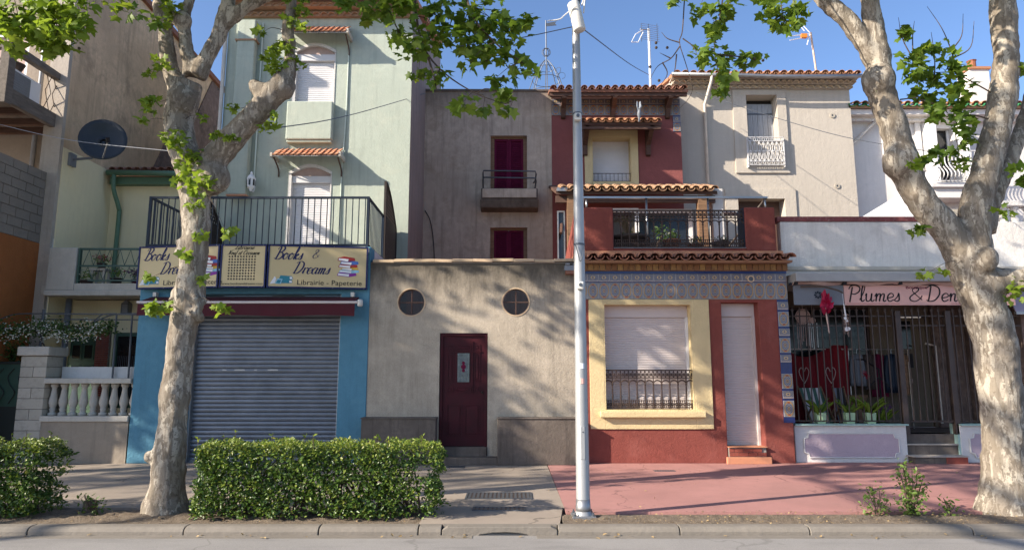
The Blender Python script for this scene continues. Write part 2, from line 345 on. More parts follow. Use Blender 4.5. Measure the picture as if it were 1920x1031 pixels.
M['bluemetal'] = paint('dark_blue_metal', (.010, .019, .036), .5, 0, .15, spec=.25)
M['greenmetal'] = paint('dark_green_metal', (.025, .07, .05), .5, 0, .15)
M['greenpipe'] = paint('green_pipe', (.10, .19, .12), .5, 0, .1)
M['greendoor'] = paint('green_joinery', (.045, .10, .065), .5, 0, .15)
M['darkgate'] = paint('black_green_gate', (.012, .02, .017), .6)
M['iron'] = paint('rusty_iron', (.045, .026, .02), .6, .3, .35, 9., .3, (.16, .075, .045), .5)
M['gateiron'] = paint('brown_iron', (.06, .042, .035), .5, .3, .2, 9.)
M['ironwhite'] = paint('white_iron', (.58, .57, .56), .6, 0, .12, 9., .1, (.3, .2, .14), .4)
M['irongrey'] = paint('grey_iron', (.10, .11, .125), .5, .5)
M['steel'] = paint('brushed_steel', (.42, .41, .40), .3, .9, .08)
M['zinc'] = paint('zinc_gutter', (.34, .34, .34), .45, .8, .12)
M['polepaint'] = paint('pole_paint', (.34, .34, .335), .42, .3, .06, 3., .05, (.33, .31, .28), .25)
M['plasticwhite'] = paint('aged_plastic', (.62, .59, .53), .5)
M['pipewhite'] = paint('ivory_pipe', (.62, .55, .46), .5)
M['pipegrey'] = paint('grey_pipe', (.20, .21, .23), .45, .2)
M['dish'] = paint('dish_grey', (.03, .034, .038), .5, .1, .1)
M['black'] = flat('black_print', (.012, .011, .013))
M['navy'] = flat('navy_print', (.012, .018, .09))
M['gold'] = paint('gold_panel', (.55, .435, .235), .5, .1, .06, 1.5)
M['awnred'] = paint('burgundy_canvas', (.065, .006, .013), .9, 0, .12, 5., .1)
M['signpink'] = paint('pink_panel', (.62, .36, .31), .55, 0, .05, 2.)
M['signgrey'] = paint('grey_banner', (.15, .165, .19), .6, 0, .15, 2.)
M['redprint'] = flat('red_print', (.32, .03, .03)); M['blueprint'] = flat('blue_print', (.06, .14, .42)); M['whiteprint'] = flat('white_print', (.72, .72, .75))
M['tealprint'] = flat('teal_print', (.03, .20, .27)); M['purpleprint'] = flat('purple_print', (.22, .03, .28)); M['lightblue'] = flat('light_blue_print', (.25, .48, .62)); M['yellowprint'] = flat('yellow_print', (.55, .36, .05))
M['azu'] = azulejo('painted_tile'); M['azus'] = azulejo_small('painted_border_tile'); M['cobalt'] = paint('cobalt_glaze', (.012, .022, .11), .2, 0, .2)
M['glass'] = glass('window_glass'); M['darkglass'] = paint('dark_pane', (.012, .014, .016), .12, 0, .3, 2., 0.)
M['leaded'] = paint('leaded_glass', (.10, .12, .118), .25, 0, .35, 14.)
M['bark'] = bark(); M['twig'] = paint('twig_bark', (.075, .052, .038), .9, 0, .3)
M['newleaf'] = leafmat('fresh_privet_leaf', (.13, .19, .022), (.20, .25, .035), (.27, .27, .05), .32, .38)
M['planeleaf'] = leafmat('plane_leaf', (.10, .175, .022), (.165, .25, .03), (.28, .355, .045), .5)
M['sproutleaf'] = leafmat('young_plane_leaf', (.17, .26, .025), (.27, .36, .045), (.10, .17, .02), .48)
M['hedgeleaf'] = leafmat('privet_leaf', (.035, .075, .012), (.075, .13, .022), (.17, .21, .035), .22, .35)
M['weedleaf'] = leafmat('weed_leaf', (.10, .17, .03), (.16, .24, .05), (.22, .27, .08), .35)
M['vineleaf'] = leafmat('jasmine_leaf', (.035, .075, .018), (.06, .11, .025), (.10, .15, .04), .3)
M['potleaf'] = leafmat('houseplant_leaf', (.16, .26, .03), (.24, .34, .05), (.10, .18, .03), .4)
M['petalwhite'] = leafmat('jasmine_petal', (.62, .60, .54), (.7, .68, .62), (.55, .52, .45), .3)
M['petalred'] = leafmat('red_petal', (.35, .015, .025), (.28, .02, .05), (.45, .03, .06), .3)
M['petalmauve'] = leafmat('mauve_petal', (.12, .05, .13), (.18, .08, .18), (.08, .1, .05), .3)
M['dryleaf'] = leafmat('dry_leaf', (.36, .24, .11), (.45, .32, .16), (.25, .16, .08), .2)
M['asphalt'] = asphalt(); M['soil'] = soil()
M['pave'] = paving('grey_pavement', (.32, .265, .215), (.22, .185, .15), .6); M['pink'] = paving('pink_pavement', (.40, .20, .178), (.31, .17, .15), .5)
M['kerb'] = stucco('kerb_stone', (.21, .185, .155), .15, 2., .3, 60., streak=0, fine=.08)
M['ground'] = stucco('far_ground', (.3, .27, .23), .1, .3, .2, 20.)
M['potgreen'] = paint('pale_green_pot', (.36, .50, .30), .5); M['terracotta'] = paint('terracotta', (.28, .10, .05), .8, 0, .15); M['potdark'] = paint('dark_pot', (.05, .035, .03), .8)
M['clothred'] = paint('red_cloth', (.16, .005, .010), .95, 0, .25, 3.); M['clothstripe'] = None
M['feather'] = leafmat('crimson_feather', (.36, .01, .05), (.45, .015, .08), (.28, .02, .06), .3)
M['shell'] = paint('pale_shell', (.62, .62, .62), .4); M['lace'] = paint('lace', (.45, .33, .29), .9)
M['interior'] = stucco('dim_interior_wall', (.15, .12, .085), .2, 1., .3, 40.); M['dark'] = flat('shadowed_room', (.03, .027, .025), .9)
M['mauvecanvas'] = paint('mauve_canvas', (.34, .29, .36), .8, 0, .06); M['pigeon'] = paint('pigeon_grey', (.20, .22, .25), .8, 0, .3, 14.)

# ------------------------------------------------------------------ shared pieces
def canal_mesh(name, L=.40, w=.20, h=.075, t=.013, n=7, up=True, taper=.82):
    """half-round clay tile: axis along +Y, lower end at y=0"""
    m = MB(); vs, fs = [], []
    for y, k in ((0, 1.), (L, taper)):
        for rr in (0, 1):
            for i in range(n+1):
                a = math.pi*i/n; hw, hh = (w/2 - rr*t)*k, (h - rr*t)*k
                z = hh*math.sin(a); vs.append((-hw*math.cos(a), y, z if up else -z + h))
    q = n+1
    for i in range(n):
        fs += [(i, i+1, 2*q+i+1, 2*q+i), (q+i, 3*q+i, 3*q+i+1, q+i+1), (i, q+i, q+i+1, i+1), (2*q+i, 2*q+i+1, 3*q+i+1, 3*q+i)]
    fs += [(0, 2*q, 3*q, q), (n, q+n, 3*q+n, 2*q+n)]
    return m.add(vs, fs).mesh(name, smooth=False)
TILE_UP = {}; 
def tile_mesh(mat, L=.4, w=.2, h=.075, up=True):
    k = (mat, L, w, h, up)
    if k not in TILE_UP: TILE_UP[k] = canal_mesh('canal_tile', L, w, h, up=up); TILE_UP[k].materials.append(M[mat])
    return TILE_UP[k]
def tile_eave(parent, x0, x1, y, z, pitch, mat, slope=R(17), rows=2, L=.4, h=None, chan=True):
    """cover tiles over channel tiles, lower ends along the eave at (y, z)"""
    n = max(1, round((x1-x0)/pitch)); p = (x1-x0)/n; w = p*.86; h = h or w*.42
    for r in range(rows):
        for i in range(n + 1):
            d = r*(L*.8); yy = y + d*math.cos(slope); zz = z + d*math.sin(slope) + r*.004
            j = random.uniform(-.012, .012)
            if chan and i < n: place(tile_mesh(mat, L, w, h, False), 'tile', None, parent, loc=(x0 + (i+.5)*p, yy + .01, zz - h*.62), rot=(slope, 0, j))
            if i <= n: place(tile_mesh(mat, L, w, h, True), 'tile', None, parent, loc=(x0 + i*p, yy + random.uniform(-.012, .012), zz + h*.1), rot=(slope + random.uniform(-.01, .02), 0, j))
def genoise(parent, x0, x1, y, z, pitch, mat, proj=.14):
    """row of half tiles set in mortar under the eaves, seen end on"""
    n = round((x1-x0)/pitch); p = (x1-x0)/n
    for i in range(n): place(tile_mesh(mat, proj + .06, p*1.0, p*.42, True), 'tile', None, parent, loc=(x0 + (i+.5)*p, y - proj, z), rot=(R(3), 0, 0))
def roller(name, mat, parent, x0, x1, z0, z1, y, pitch=.05, d=.008):
    """roller shutter curtain: curved slats between x0 and x1"""
    prof = []; n = max(2, round((z1-z0)/pitch)); p = (z1-z0)/n
    for i in range(n):
        for t, o in ((.04, .2), (.14, .85), (.5, 1.), (.84, .75), (.95, .1)): prof.append((y - d*o, z0 + (i+t)*p))
    prof += [(y + .02, z1), (y + .02, z0)]
    return MB().prism_x(prof, x0, x1).build(name, mat, parent)
def frame4(mb, x0, x1, z0, z1, w, y0, y1):
    """a rectangular frame round an opening (outer x0..z1, bar width w)"""
    mb.box(x0, x0+w, y0, y1, z0, z1); mb.box(x1-w, x1, y0, y1, z0, z1)
    mb.box(x0+w, x1-w, y0, y1, z1-w, z1); mb.box(x0+w, x1-w, y0, y1, z0, z0+w); return mb
def uv_box(x0, x1, y0, y1, z0, z1, name):
    m = bx(x0, x1, y0, y1, z0, z1).mesh(name); uv = m.uv_layers.new(name='UVMap')
    for l in m.loops:
        v = m.vertices[l.vertex_index].co; uv.data[l.index].uv = ((v.x-x0)/(x1-x0), (v.z-z0)/(z1-z0))
    return m
def text(name, s, size, mat, parent, x, y, z, align='LEFT', shear=0., width=None, offset=0., local=False, rotz=0):
    cu = bpy.data.curves.new('lettering', 'FONT'); cu.body = s; cu.size = size; cu.align_x = align; cu.shear = shear; cu.extrude = .0015; cu.offset = offset; cu.resolution_u = 3
    o = bpy.data.objects.new('tmp', cu); COL.objects.link(o); bpy.context.view_layer.update()
    me = bpy.data.meshes.new_from_object(o.evaluated_get(bpy.context.evaluated_depsgraph_get())); bpy.data.objects.remove(o)
    sx = 1
    if width:
        xs = [v.co.x for v in me.vertices]; sx = width/(max(xs)-min(xs))
    me.transform(Matrix.Translation((x, y, z)) @ Matrix.Rotation(R(90), 4, 'X') @ Matrix.Diagonal((sx, 1, 1, 1)))
    me.materials.clear()
    return place(me, name, mat, parent, local=local)
GL = {   # hand-drawn script alphabet: strokes through these points, x-height .5, capitals 1
'a': (.56, [[(.42,.42),(.25,.5),(.08,.35),(.08,.12),(.2,0),(.35,.1),(.44,.45)],[(.44,.5),(.4,.15),(.46,.02),(.58,.08)]]),
'b': (.40, [[(.0,.08),(.2,.6),(.22,.95),(.13,.95),(.07,.5),(.08,.1),(.2,0),(.34,.15),(.32,.4),(.2,.4)]]),
'c': (.40, [[(.36,.42),(.25,.5),(.08,.35),(.08,.12),(.2,0),(.4,.1)]]),
'd': (.56, [[(.42,.42),(.25,.5),(.08,.35),(.08,.12),(.2,0),(.35,.1),(.44,.45)],[(.48,.98),(.42,.1),(.48,0),(.58,.08)]]),
'e': (.42, [[(.05,.2),(.35,.28),(.38,.42),(.25,.5),(.1,.38),(.07,.15),(.2,0),(.42,.1)]]),
'f': (.30, [[(.35,.9),(.25,.97),(.16,.7),(.1,0),(.05,-.35)],[(0,.48),(.28,.48)]]),
'i': (.26, [[(.02,.2),(.1,.48),(.09,.1),(.15,0),(.27,.1)],[(.13,.66),(.145,.69)]]),
'k': (.44, [[(.0,.1),(.22,.7),(.24,.95),(.15,.95),(.1,.6),(.08,0)],[(.08,.25),(.3,.45),(.34,.36),(.18,.25),(.3,.02),(.45,.1)]]),
'l': (.28, [[(.0,.08),(.2,.6),(.24,.95),(.14,.98),(.08,.6),(.09,.1),(.16,0),(.28,.1)]]),
'm': (.68, [[(.02,.3),(.1,.48),(.12,.4),(.1,0)],[(.1,.2),(.22,.45),(.32,.46),(.33,.35),(.3,0)],[(.31,.2),(.43,.45),(.53,.46),(.55,.35),(.52,.08),(.58,0),(.68,.08)]]),
'n': (.48, [[(.02,.3),(.1,.48),(.12,.4),(.1,0)],[(.1,.2),(.22,.45),(.32,.46),(.34,.35),(.32,.08),(.38,0),(.48,.08)]]),
'o': (.50, [[(.25,.5),(.08,.35),(.08,.12),(.22,0),(.4,.15),(.4,.36),(.25,.5),(.32,.42),(.5,.44)]]),
'r': (.40, [[(.02,.1),(.14,.48),(.13,.38),(.12,0)],[(.13,.3),(.25,.47),(.38,.46),(.4,.4)]]),
's': (.40, [[(.02,.05),(.2,.3),(.26,.5),(.3,.25),(.3,.08),(.18,0),(.04,.06)]]),
't': (.30, [[(.14,.85),(.1,.4),(.1,.08),(.18,0),(.3,.1)],[(-.02,.55),(.3,.58)]]),
'u': (.54, [[(.02,.35),(.08,.48),(.08,.12),(.18,0),(.32,.12),(.38,.48)],[(.38,.5),(.37,.1),(.44,0),(.55,.1)]]),
'P': (.66, [[(.2,.9),(.15,.4),(.1,-.05)],[(.0,.75),(.1,.95),(.4,1.),(.62,.85),(.58,.6),(.35,.45),(.18,.48)]]),
'D': (.80, [[(.25,.95),(.2,.4),(.15,.02)],[(.0,.85),(.3,1.),(.65,.85),(.72,.45),(.5,.08),(.2,0),(.05,.08)]]),
'B': (.74, [[(.3,.95),(.25,.4),(.18,.0)],[(.05,.75),(.15,.95),(.5,1.),(.65,.82),(.5,.58),(.3,.52),(.6,.48),(.7,.25),(.5,.02),(.2,0),(.0,.1)]]),
'L': (.56, [[(.5,.85),(.4,1),(.3,.8),(.25,.3),(.15,.05),(.05,.05),(.15,.12),(.4,.0),(.6,.1)]]),
'N': (.80, [[(0,.05),(.15,.1),(.28,.95),(.45,.02),(.65,.95),(.8,1.)]]),
'O': (.74, [[(.4,1),(.1,.7),(.1,.25),(.35,0),(.65,.25),(.65,.75),(.4,1),(.55,.8)]]),
'&': (.70, [[(.6,.1),(.2,.7),(.25,.95),(.42,.95),(.42,.75),(.1,.35),(.1,.1),(.3,0),(.52,.2),(.6,.42)]]),
"'": (.16, [[(.1,.95),(.06,.78)]]), ' ': (.34, [])}
def script(name, s, size, mat, parent, x, y, z, width, shear=.2, pen=(.02, .06), local=False):
    adv = sum(GL[ch][0] for ch in s); sx = width/adv; mb = MB(); cx = 0
    for ch in s:
        for st in GL[ch][1]:
            P = [(( cx + px + shear*py)*sx, py*size) for px, py in st]
            P = spline(P, 5); L, Rr = [], []
            for i, p in enumerate(P):
                a, b = P[max(0, i-1)], P[min(len(P)-1, i+1)]; dx, dz = b[0]-a[0], b[1]-a[1]; l = math.hypot(dx, dz) or 1
                w = (pen[0] + (pen[1]-pen[0])*max(0, -dz/l)*(1 if len(P) > 6 else .6))*size*.5 + pen[0]*size*.25
                nx, nz = -dz/l*w, dx/l*w; L.append((x+p[0]+nx, y, z+p[1]+nz)); Rr.append((x+p[0]-nx, y, z+p[1]-nz))
            n = len(P); mb.add(L + Rr, [(i, n+i, n+i+1, i+1) for i in range(n-1)])
        cx += GL[ch][0]
    me = bpy.data.meshes.new(name); me.from_pydata(mb.v, [], mb.f); return place(me, name, mat, parent, local=local)

# leaves ------------------------------------------------------------
_pl = [(0,.02),(.22,-.12),(.50,-.04),(.38,.20),(.64,.50),(.42,.53),(.25,.60),(.17,.80),(0,1.05),(-.17,.80),(-.25,.60),(-.42,.53),(-.64,.50),(-.38,.20),(-.50,-.04),(-.22,-.12)]
LEAFSH = {'plane': [(0, .30, 0)] + [(x, y, -.28*abs(x) - .16*y*y) for x, y in _pl], 'oval': [(0, 0, 0), (.24, .3, .07), (.22, .65, .07), (0, 1, -.06), (-.22, .65, .07), (-.24, .3, .07)], 'blade': [(0, 0, 0), (.07, .4, .02), (.05, .75, -.05), (0, 1, -.16), (-.05, .75, -.05), (-.07, .4, .02)]}
def leaf_mesh(name, pos, nrm, tip, size, shape, mat):
    """one leaf per row: at pos, blade facing nrm, pointing along tip"""
    pos = np.asarray(pos, float); nrm = np.asarray(nrm, float); tip = np.asarray(tip, float); size = np.asarray(size, float)
    nrm /= np.linalg.norm(nrm, axis=1)[:, None] + 1e-9; tip -= nrm*(tip*nrm).sum(1)[:, None]; tip /= np.linalg.norm(tip, axis=1)[:, None] + 1e-9
    side = np.cross(tip, nrm); S = np.array(LEAFSH[shape]); k = len(S); n = len(pos)
    V = pos[:, None] + size[:, None, None]*(S[None, :, 0, None]*side[:, None] + S[None, :, 1, None]*tip[:, None] + S[None, :, 2, None]*nrm[:, None])
    if shape == 'plane': T = np.array([(0, i, i % (k-1) + 1) for i in range(1, k)])
    else: T = np.array([(0, 1, 2), (0, 2, 3), (0, 3, 4), (0, 4, 5)])
    F = (np.arange(n)[:, None, None]*k + T[None]).reshape(-1, 3); me = bpy.data.meshes.new(name)
    me.vertices.add(n*k); me.vertices.foreach_set('co', V.reshape(-1)); me.loops.add(F.size); me.loops.foreach_set('vertex_index', F.reshape(-1).astype(np.int32))
    me.polygons.add(len(F)); me.polygons.foreach_set('loop_start', np.arange(0, F.size, 3, dtype=np.int32)); me.polygons.foreach_set('loop_total', np.full(len(F), 3, np.int32))
    me.update(calc_edges=True); me.materials.append(mat); return me
def rdir(n, up=0.): d = rng.normal(size=(n, 3)); d[:, 2] += up; return d
def clump(c, r, n, falloff=True):
    d = rng.normal(size=(n, 3)); d /= np.linalg.norm(d, axis=1)[:, None]
    return np.array(c) + d*(rng.random((n, 1))**.45)*np.array(r)

# ------------------------------------------------------------------ the setting
place(bx(-300, 300, -200, 500, -.5, -.40).mesh('ground'), 'ground', M['ground'], kind='structure')
m = MB(); nx = 2
m.box(-60, 60, -12, 7.30, -.3, -.075); m.build('road', M['asphalt'], kind='structure')
PV = place(bx(-60, .62, 8.42, 30, -.3, 0).mesh('pavement'), 'pavement', M['pave'], kind='structure')
m = MB().prism_z([(-.98, 7.46), (.50, 7.46), (.60, 8.42), (-.98, 8.42)], -.3, 0); m.build('pavement', M['pave'], PV)
m = MB().prism_z([(.62, 8.14), (60, 8.14), (60, 30), (.70, 30)], -.3, .003); pk = m.build('pavement_red', M['pink'], kind='structure')
def bed(x0, x1, y0, y1, nm):
    nx, ny = max(8, int((x1-x0)/.05)), 12; vs, fs = [], []
    for j in range(ny+1):
        for i in range(nx+1):
            e = min(j, ny-j)/ny; vs.append((x0+(x1-x0)*i/nx, y0+(y1-y0)*j/ny, -.03 + .075*e*random.uniform(.4, 1.6)))
    for j in range(ny):
        for i in range(nx): a = j*(nx+1)+i; fs.append((a, a+1, a+nx+2, a+nx+1))
    me = bpy.data.meshes.new(nm); me.from_pydata(vs, [], fs); me.polygons.foreach_set('use_smooth', [True]*len(fs)); return place(me, 'planting_bed', M['soil'], kind='structure')
bed(-30, -.97, 7.45, 8.44, 'bed'); bed(.54, 30, 7.45, 8.16, 'bed2')
# kerb stones, rounded front edge, a storm inlet in the middle
KB = place(bx(-30, 30, 7.33, 7.455, -.3, -.06).mesh('kerb'), 'kerb', M['mortar'], kind='structure')
def kerb_prof(): return [(7.458, -.28), (7.458, .008), (7.37, .008), (7.335, .002), (7.308, -.014), (7.294, -.04), (7.288, -.28)]
kx = [-9.5, -8.2, -6.5, -4.96, -3.36, -1.98, -.96, -.72, .47, 1.72, 3.05, 4.72, 6.2, 7.7, 9.2, 10.7]
for a, b in zip(kx[:-1], kx[1:]):
    j = random.uniform(-.004, .004)
    if a == -.72: continue
    MB().prism_x([(y + j, z + random.uniform(-.001, .001)) for y, z in kerb_prof()], a+.006, b-.006).build('kerbstone', M['kerb'], KB, bevel=.006)
inl = [(-.72+.006, -.28), (-.42, -.28), (-.33, -.066), (-.2, -.048), (-.05, -.044), (.07, -.05), (.17, -.07), (.2, -.28), (.464, -.28), (.464, -.02), (.40, .008), (-.66, .008), (-.714, -.02)]
MB().prism_y(inl, 7.292, 7.40).build('kerbstone', M['kerb'], KB, bevel=.006); bx(-.714, .464, 7.401, 7.458, -.28, .007).build('kerbstone', M['kerb'], KB)
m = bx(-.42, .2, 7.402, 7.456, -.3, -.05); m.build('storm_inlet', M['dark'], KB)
m = MB(); m.box(-60, -.40, 7.16, 7.288, -.2, -.071); m.box(.25, 60, 7.16, 7.288, -.2, -.071); m.build('gutter_strip', M['kerb'], kind='structure')
def cover(x0, x1, y0, y1, bars, lab):
    t = thing('drain_cover', lab, 'drain cover', ((x0+x1)/2, y0, 0), group='drain covers in the grey pavement')
    frame = MB(); frame.box(x0, x1, y0, y0+.025, 0, .010); frame.box(x0, x1, y1-.025, y1, 0, .010); frame.box(x0, x0+.025, y0+.025, y1-.025, 0, .010); frame.box(x1-.025, x1, y0+.025, y1-.025, 0, .010); frame.build('frame', M['irongrey'], t)
    bx(x0+.025, x1-.025, y0+.025, y1-.025, 0, .004).build('plate', M['gateiron'], t)
    p = (x1-x0-.05)/bars
    for i in range(bars): place(bx(0, p*.6, 0, y1-y0-.05, 0, .004).mesh('bar'), 'bar', M['irongrey'], t, loc=(x0+.025+p*(i+.2), y0+.025, .004))
cover(-.60, .26, 8.98, 9.48, 15, 'ribbed metal drain cover in the middle of the grey pavement')
cover(-.46, .16, 8.20, 8.42, 11, 'small ribbed drain cover between the kerb inlet and the larger cover')
cover(-1.2, -.82, 12.05, 12.3, 8, 'narrow drain cover at the foot of the maroon door step')
cover(2.35, 2.7, 11.6, 11.72, 7, 'small dark drain cover in the pink pavement under the barred window')

# ------------------------------------------------------------------ far left: gabled neighbour, boundary wall
gh = thing('gable_house', 'tall brown rendered house whose blank gable rises behind the cream house', 'house', (-12, 16, 0))
GX = -9.58
m = MB().prism_x([(14, 6.39), (21.3, 6.39), (21.3, 10.9), (14, 11.35)], GX-.35, GX); m.build('gable_wall', M['gable'], gh)
m = MB().prism_x([(17.3, 6.6), (21.28, 6.6), (21.28, 10.85), (20.6, 10.9), (19.6, 9.2), (18.2, 8.2)], GX, GX+.03); m.build('rubble_patch', M['rubble'], gh)
MB().prism_x([(13.7, 11.35), (13.7, 11.50), (21.5, 11.03), (21.5, 10.88)], GX-.5, GX+.10).build('verge', M['tiledark'], gh)
bx(-9.98, GX-.002, 13.9, 14.001, 2.0, 11.3).build('corner_pilaster', M['strip'], gh)
bx(-9.98, GX, 13.97, 14.3, 1.0, 4.4).build('pilaster_base', M['whitetrim'], gh)
m = MB().wall(-14, -9.98, 5.5, 11.3, 14.6, .3, [(-12.2, -11.0, 7.2, 9.3)]); m.build('wall', stucco('tan_front_render', (.34, .28, .225), .12, .8, .35, 50., streak=.15), gh)
win = frame4(MB(), -12.2, -11.0, 7.2, 9.3, .07, 14.62, 14.72).build('window', M['pvc'], gh); bx(-12.13, -11.07, 14.66, 14.68, 7.27, 9.23).build('pane', M['lace'], win)
MB().tube([(-10.58, 14.5, 5.5), (-10.58, 14.5, 11.2)], .05, 10).build('drainpipe', M['pipegrey'], gh, smooth=True)
bx(-10.2, -9.985, 14.3, 14.6, 5.5, 11.3).build('return_wall', M['strip'], gh)
# timber balcony on the front of the gable house
bal = bx(-14, -9.86, 12.55, 14.55, 6.98, 7.03).build('balcony', M['woodgrey'], gh)
for y in (12.7, 13.3, 13.9, 14.4): bx(-14, -9.9, y-.05, y+.05, 6.84, 6.978).build('joist', M['wooddark'], bal)
bx(-9.86, -9.74, 12.45, 14.25, 6.80, 7.10).build('beam', M['woodgrey'], bal, bevel=.01); bx(-14, -9.88, 12.43, 12.53, 6.80, 7.06).build('beam', M['woodgrey'], bal, bevel=.01)
bx(-9.88, -9.70, 12.40, 12.58, 6.74, 7.98).build('post', M['woodgrey'], bal, bevel=.01); bx(-9.86, -9.76, 13.93, 14.03, 7.1, 7.98).build('post', M['woodgrey'], bal)
bx(-9.87, -9.73, 12.58, 14.08, 7.86, 8.01).build('rail', M['woodgrey'], bal, bevel=.008); bx(-14, -9.88, 12.42, 12.55, 7.86, 8.01).build('rail', M['woodgrey'], bal, bevel=.008)
m = MB()
for i in range(9):
    x = -13.4 + .42*i; m.tube([(x, 12.5, 7.1), (x+.25, 12.5, 7.85)], .010, 5); m.tube([(x+.3, 12.5, 7.1), (x, 12.5, 7.85)], .010, 5)
for i in (4, 5):
    y = 12.7 + .22*i; m.tube([(-9.8, y, 7.12), (-9.8, y+.18, 7.5), (-9.8, y, 7.86)], .008, 5); m.tube([(-9.8, y+.16, 7.12), (-9.8, y, 7.5), (-9.8, y+.16, 7.86)], .008, 5)
m.build('lattice', M['iron'], bal, kind='stuff')
ac = thing('air_conditioner', 'white air conditioning unit standing on the timber balcony', 'air conditioner', (-10.05, 13.2, 7.04))
bx(-10.2, -9.9, 12.75, 13.6, 7.05, 7.62).build('casing', M['pvc'], ac, bevel=.015); m = MB(); m.box(-9.898, -9.892, 12.8, 13.28, 7.10, 7.57); m.build('fan_grille', M['pipegrey'], ac)
for z in np.arange(7.14, 7.56, .05): bx(-9.891, -9.884, 12.82, 13.26, float(z), float(z)+.012).build('slat', M['pipegrey'], ac)
pt = thing('hanging_basket', 'dark basket pot resting on the air conditioning unit', 'pot', (-10.05, 13.05, 7.63)); MB().lathe([(.08, 0), (.15, .16), (.16, .18), (.13, .18)], -10.05, 13.05, 7.63, 12).build('pot', M['potdark'], pt, smooth=True)
pos = clump((-10.05, 13.05, 7.84), (.13, .13, .08), 40); place(leaf_mesh('plant', pos, rdir(40, .5), rdir(40), rng.uniform(.04, .08, 40), 'oval', M['weedleaf']), 'plant', None, pt)
bw = thing('boundary_wall', 'high boundary wall, bare cinder blocks above orange render', 'wall', (-9.9, 12, 0))
bx(-10.1, -9.80, 11.55, 13.97, 0, 4.28).build('orange_wall', M['orange'], bw); bx(-10.08, -9.825, 11.55, 13.97, 4.28, 5.80).build('block_core', M['cinder'], bw)
for r in range(8):
    z = 4.29 + r*.19
    for k in range(8):
        y = 11.55 + k*.40 - (.2 if r % 2 else 0); a, b = max(11.55, y), min(13.96, y+.385)
        if b-a > .05: bx(-9.826, -9.805 + random.uniform(0, .004), a, b, z, z+.178).build('block', M['cinder'], bw)

# ------------------------------------------------------------------ cream house (set back, balcony, green joinery)
ch = thing('cream_house', 'low cream house with green railing balcony and green gutter', 'house', (-8.3, 15, 0))
bx(GX-.3, GX+.02, 14.0, 15.8, 2.0, 6.39).build('side_wall', M['cream'], ch)
bx(-9.6, -7.03, 15.8, 16.1, 3.2, 6.3).build('wall', M['cream'], ch)
rf = MB().prism_x([(15.52, 6.33), (19, 7.3), (19, 7.2), (15.52, 6.25)], -9.55, -7.03).build('roof', M['tiledark'], ch)
tile_eave(rf, -9.4, -7.1, 15.5, 6.36, .2, 'tiledark', R(16), 2)
MB().tube([(-9.5, 15.47, 6.29), (-7.05, 15.47, 6.25)], .065, 10).build('gutter', M['greenpipe'], ch, smooth=True)
bx(-9.5, -7.05, 15.60, 15.799, 6.05, 6.22).build('fascia', M['greenpipe'], ch)
MB().tube(spline([(-9.33, 15.47, 6.25), (-9.33, 15.5, 5.9), (-9.28, 15.68, 5.5), (-9.28, 15.72, 5.2), (-9.3, 15.72, 3.3)], 4), .05, 8).build('downpipe', M['greenpipe'], ch, smooth=True)
bx(-9.56, -7.02, 13.75, 15.8, 3.22, 3.38).build('balcony_slab', M['balwhite'], ch)
bx(-9.35, -8.78, 13.55, 13.75, 3.26, 4.13).build('parapet', M['balwhite'], ch, bevel=.02); bx(-9.36, -7.02, 13.52, 13.749, 3.15, 3.26).build('slab_edge', M['balwhite'], ch, bevel=.015); bx(-8.778, -7.02, 13.56, 13.749, 3.26, 3.40).build('slab_kerb', M['balwhite'], ch)
rl = MB(); rl.box(-8.77, -7.02, 13.6, 13.64, 4.09, 4.13); rl.box(-8.77, -7.02, 13.6, 13.64, 3.75, 3.78); rl.box(-8.77, -7.02, 13.6, 13.64, 3.45, 3.48); rl.box(-8.77, -8.73, 13.59, 13.65, 3.4, 4.13)
rl = rl.build('railing', M['greenmetal'], ch)
for i in range(8):
    x = -8.68 + i*.21
    MB().tube([(x, 13.62, 3.78), (x+.105, 13.62, 4.09), (x+.21, 13.62, 3.78)], .007, 5).build('bar', M['greenmetal'], rl); MB().tube([(x, 13.62, 3.48), (x+.105, 13.62, 3.75), (x+.21, 13.62, 3.48)], .007, 5).build('bar', M['greenmetal'], rl)
m = MB().wall(-9.9, -7.0, 0, 3.2, 14.8, .25, [(-9.62, -8.98, 0, 2.45), (-8.62, -7.4, .9, 2.5)]); m.build('lower_wall', M['cream'], ch)
d = bx(-9.60, -9.0, 14.85, 14.90, 0, 2.43).build('door', M['greendoor'], ch)
for a in (-9.50, -9.24):
    for z in (1.5, 1.95): bx(a, a+.17, 14.838, 14.849, z, z+.28).build('pane', M['darkglass'], d); frame4(MB(), a-.03, a+.20, z-.03, z+.31, .03, 14.83, 14.849).build('moulding', M['greendoor'], d)
bp = bx(-8.95, -8.66, 14.74, 14.799, 0, 2.6).build('brick_pilaster', M['mortar'], ch)
for r in range(36):
    z = 1.15 + r*.042
    if z > 2.6: break
    for k in range(3):
        a = -8.945 + k*.14 - (.07 if r % 2 else 0); a0, a1 = max(-8.945, a), min(-8.665, a+.13)
        if a1-a0 > .02: bx(a0, a1, 14.728, 14.739, z, z+.032).build('brick', M['brickred'], bp)
w = frame4(MB(), -8.62, -7.4, .9, 2.5, .08, 14.82, 14.9).build('window', M['greendoor'], ch); bx(-8.54, -7.48, 14.86, 14.87, .98, 2.42).build('pane', M['darkglass'], w)
m = MB(); pf = [(-8.53 + .02*i, 14.90 + (.02 if i % 2 else 0)) for i in range(52)]; m.add([(x, y-.045, 1.0) for x, y in pf] + [(x, y-.045, 2.0) for x, y in pf], [(i, i+1, 53+i, 52+i) for i in range(51)]); m.build('curtain', M['signgrey'], w)
MB().tube([(-9.2, 14.1, 3.15), (-9.2, 14.1, 0)], .06, 10).build('drainpipe', M['pipegrey'], ch, smooth=True)
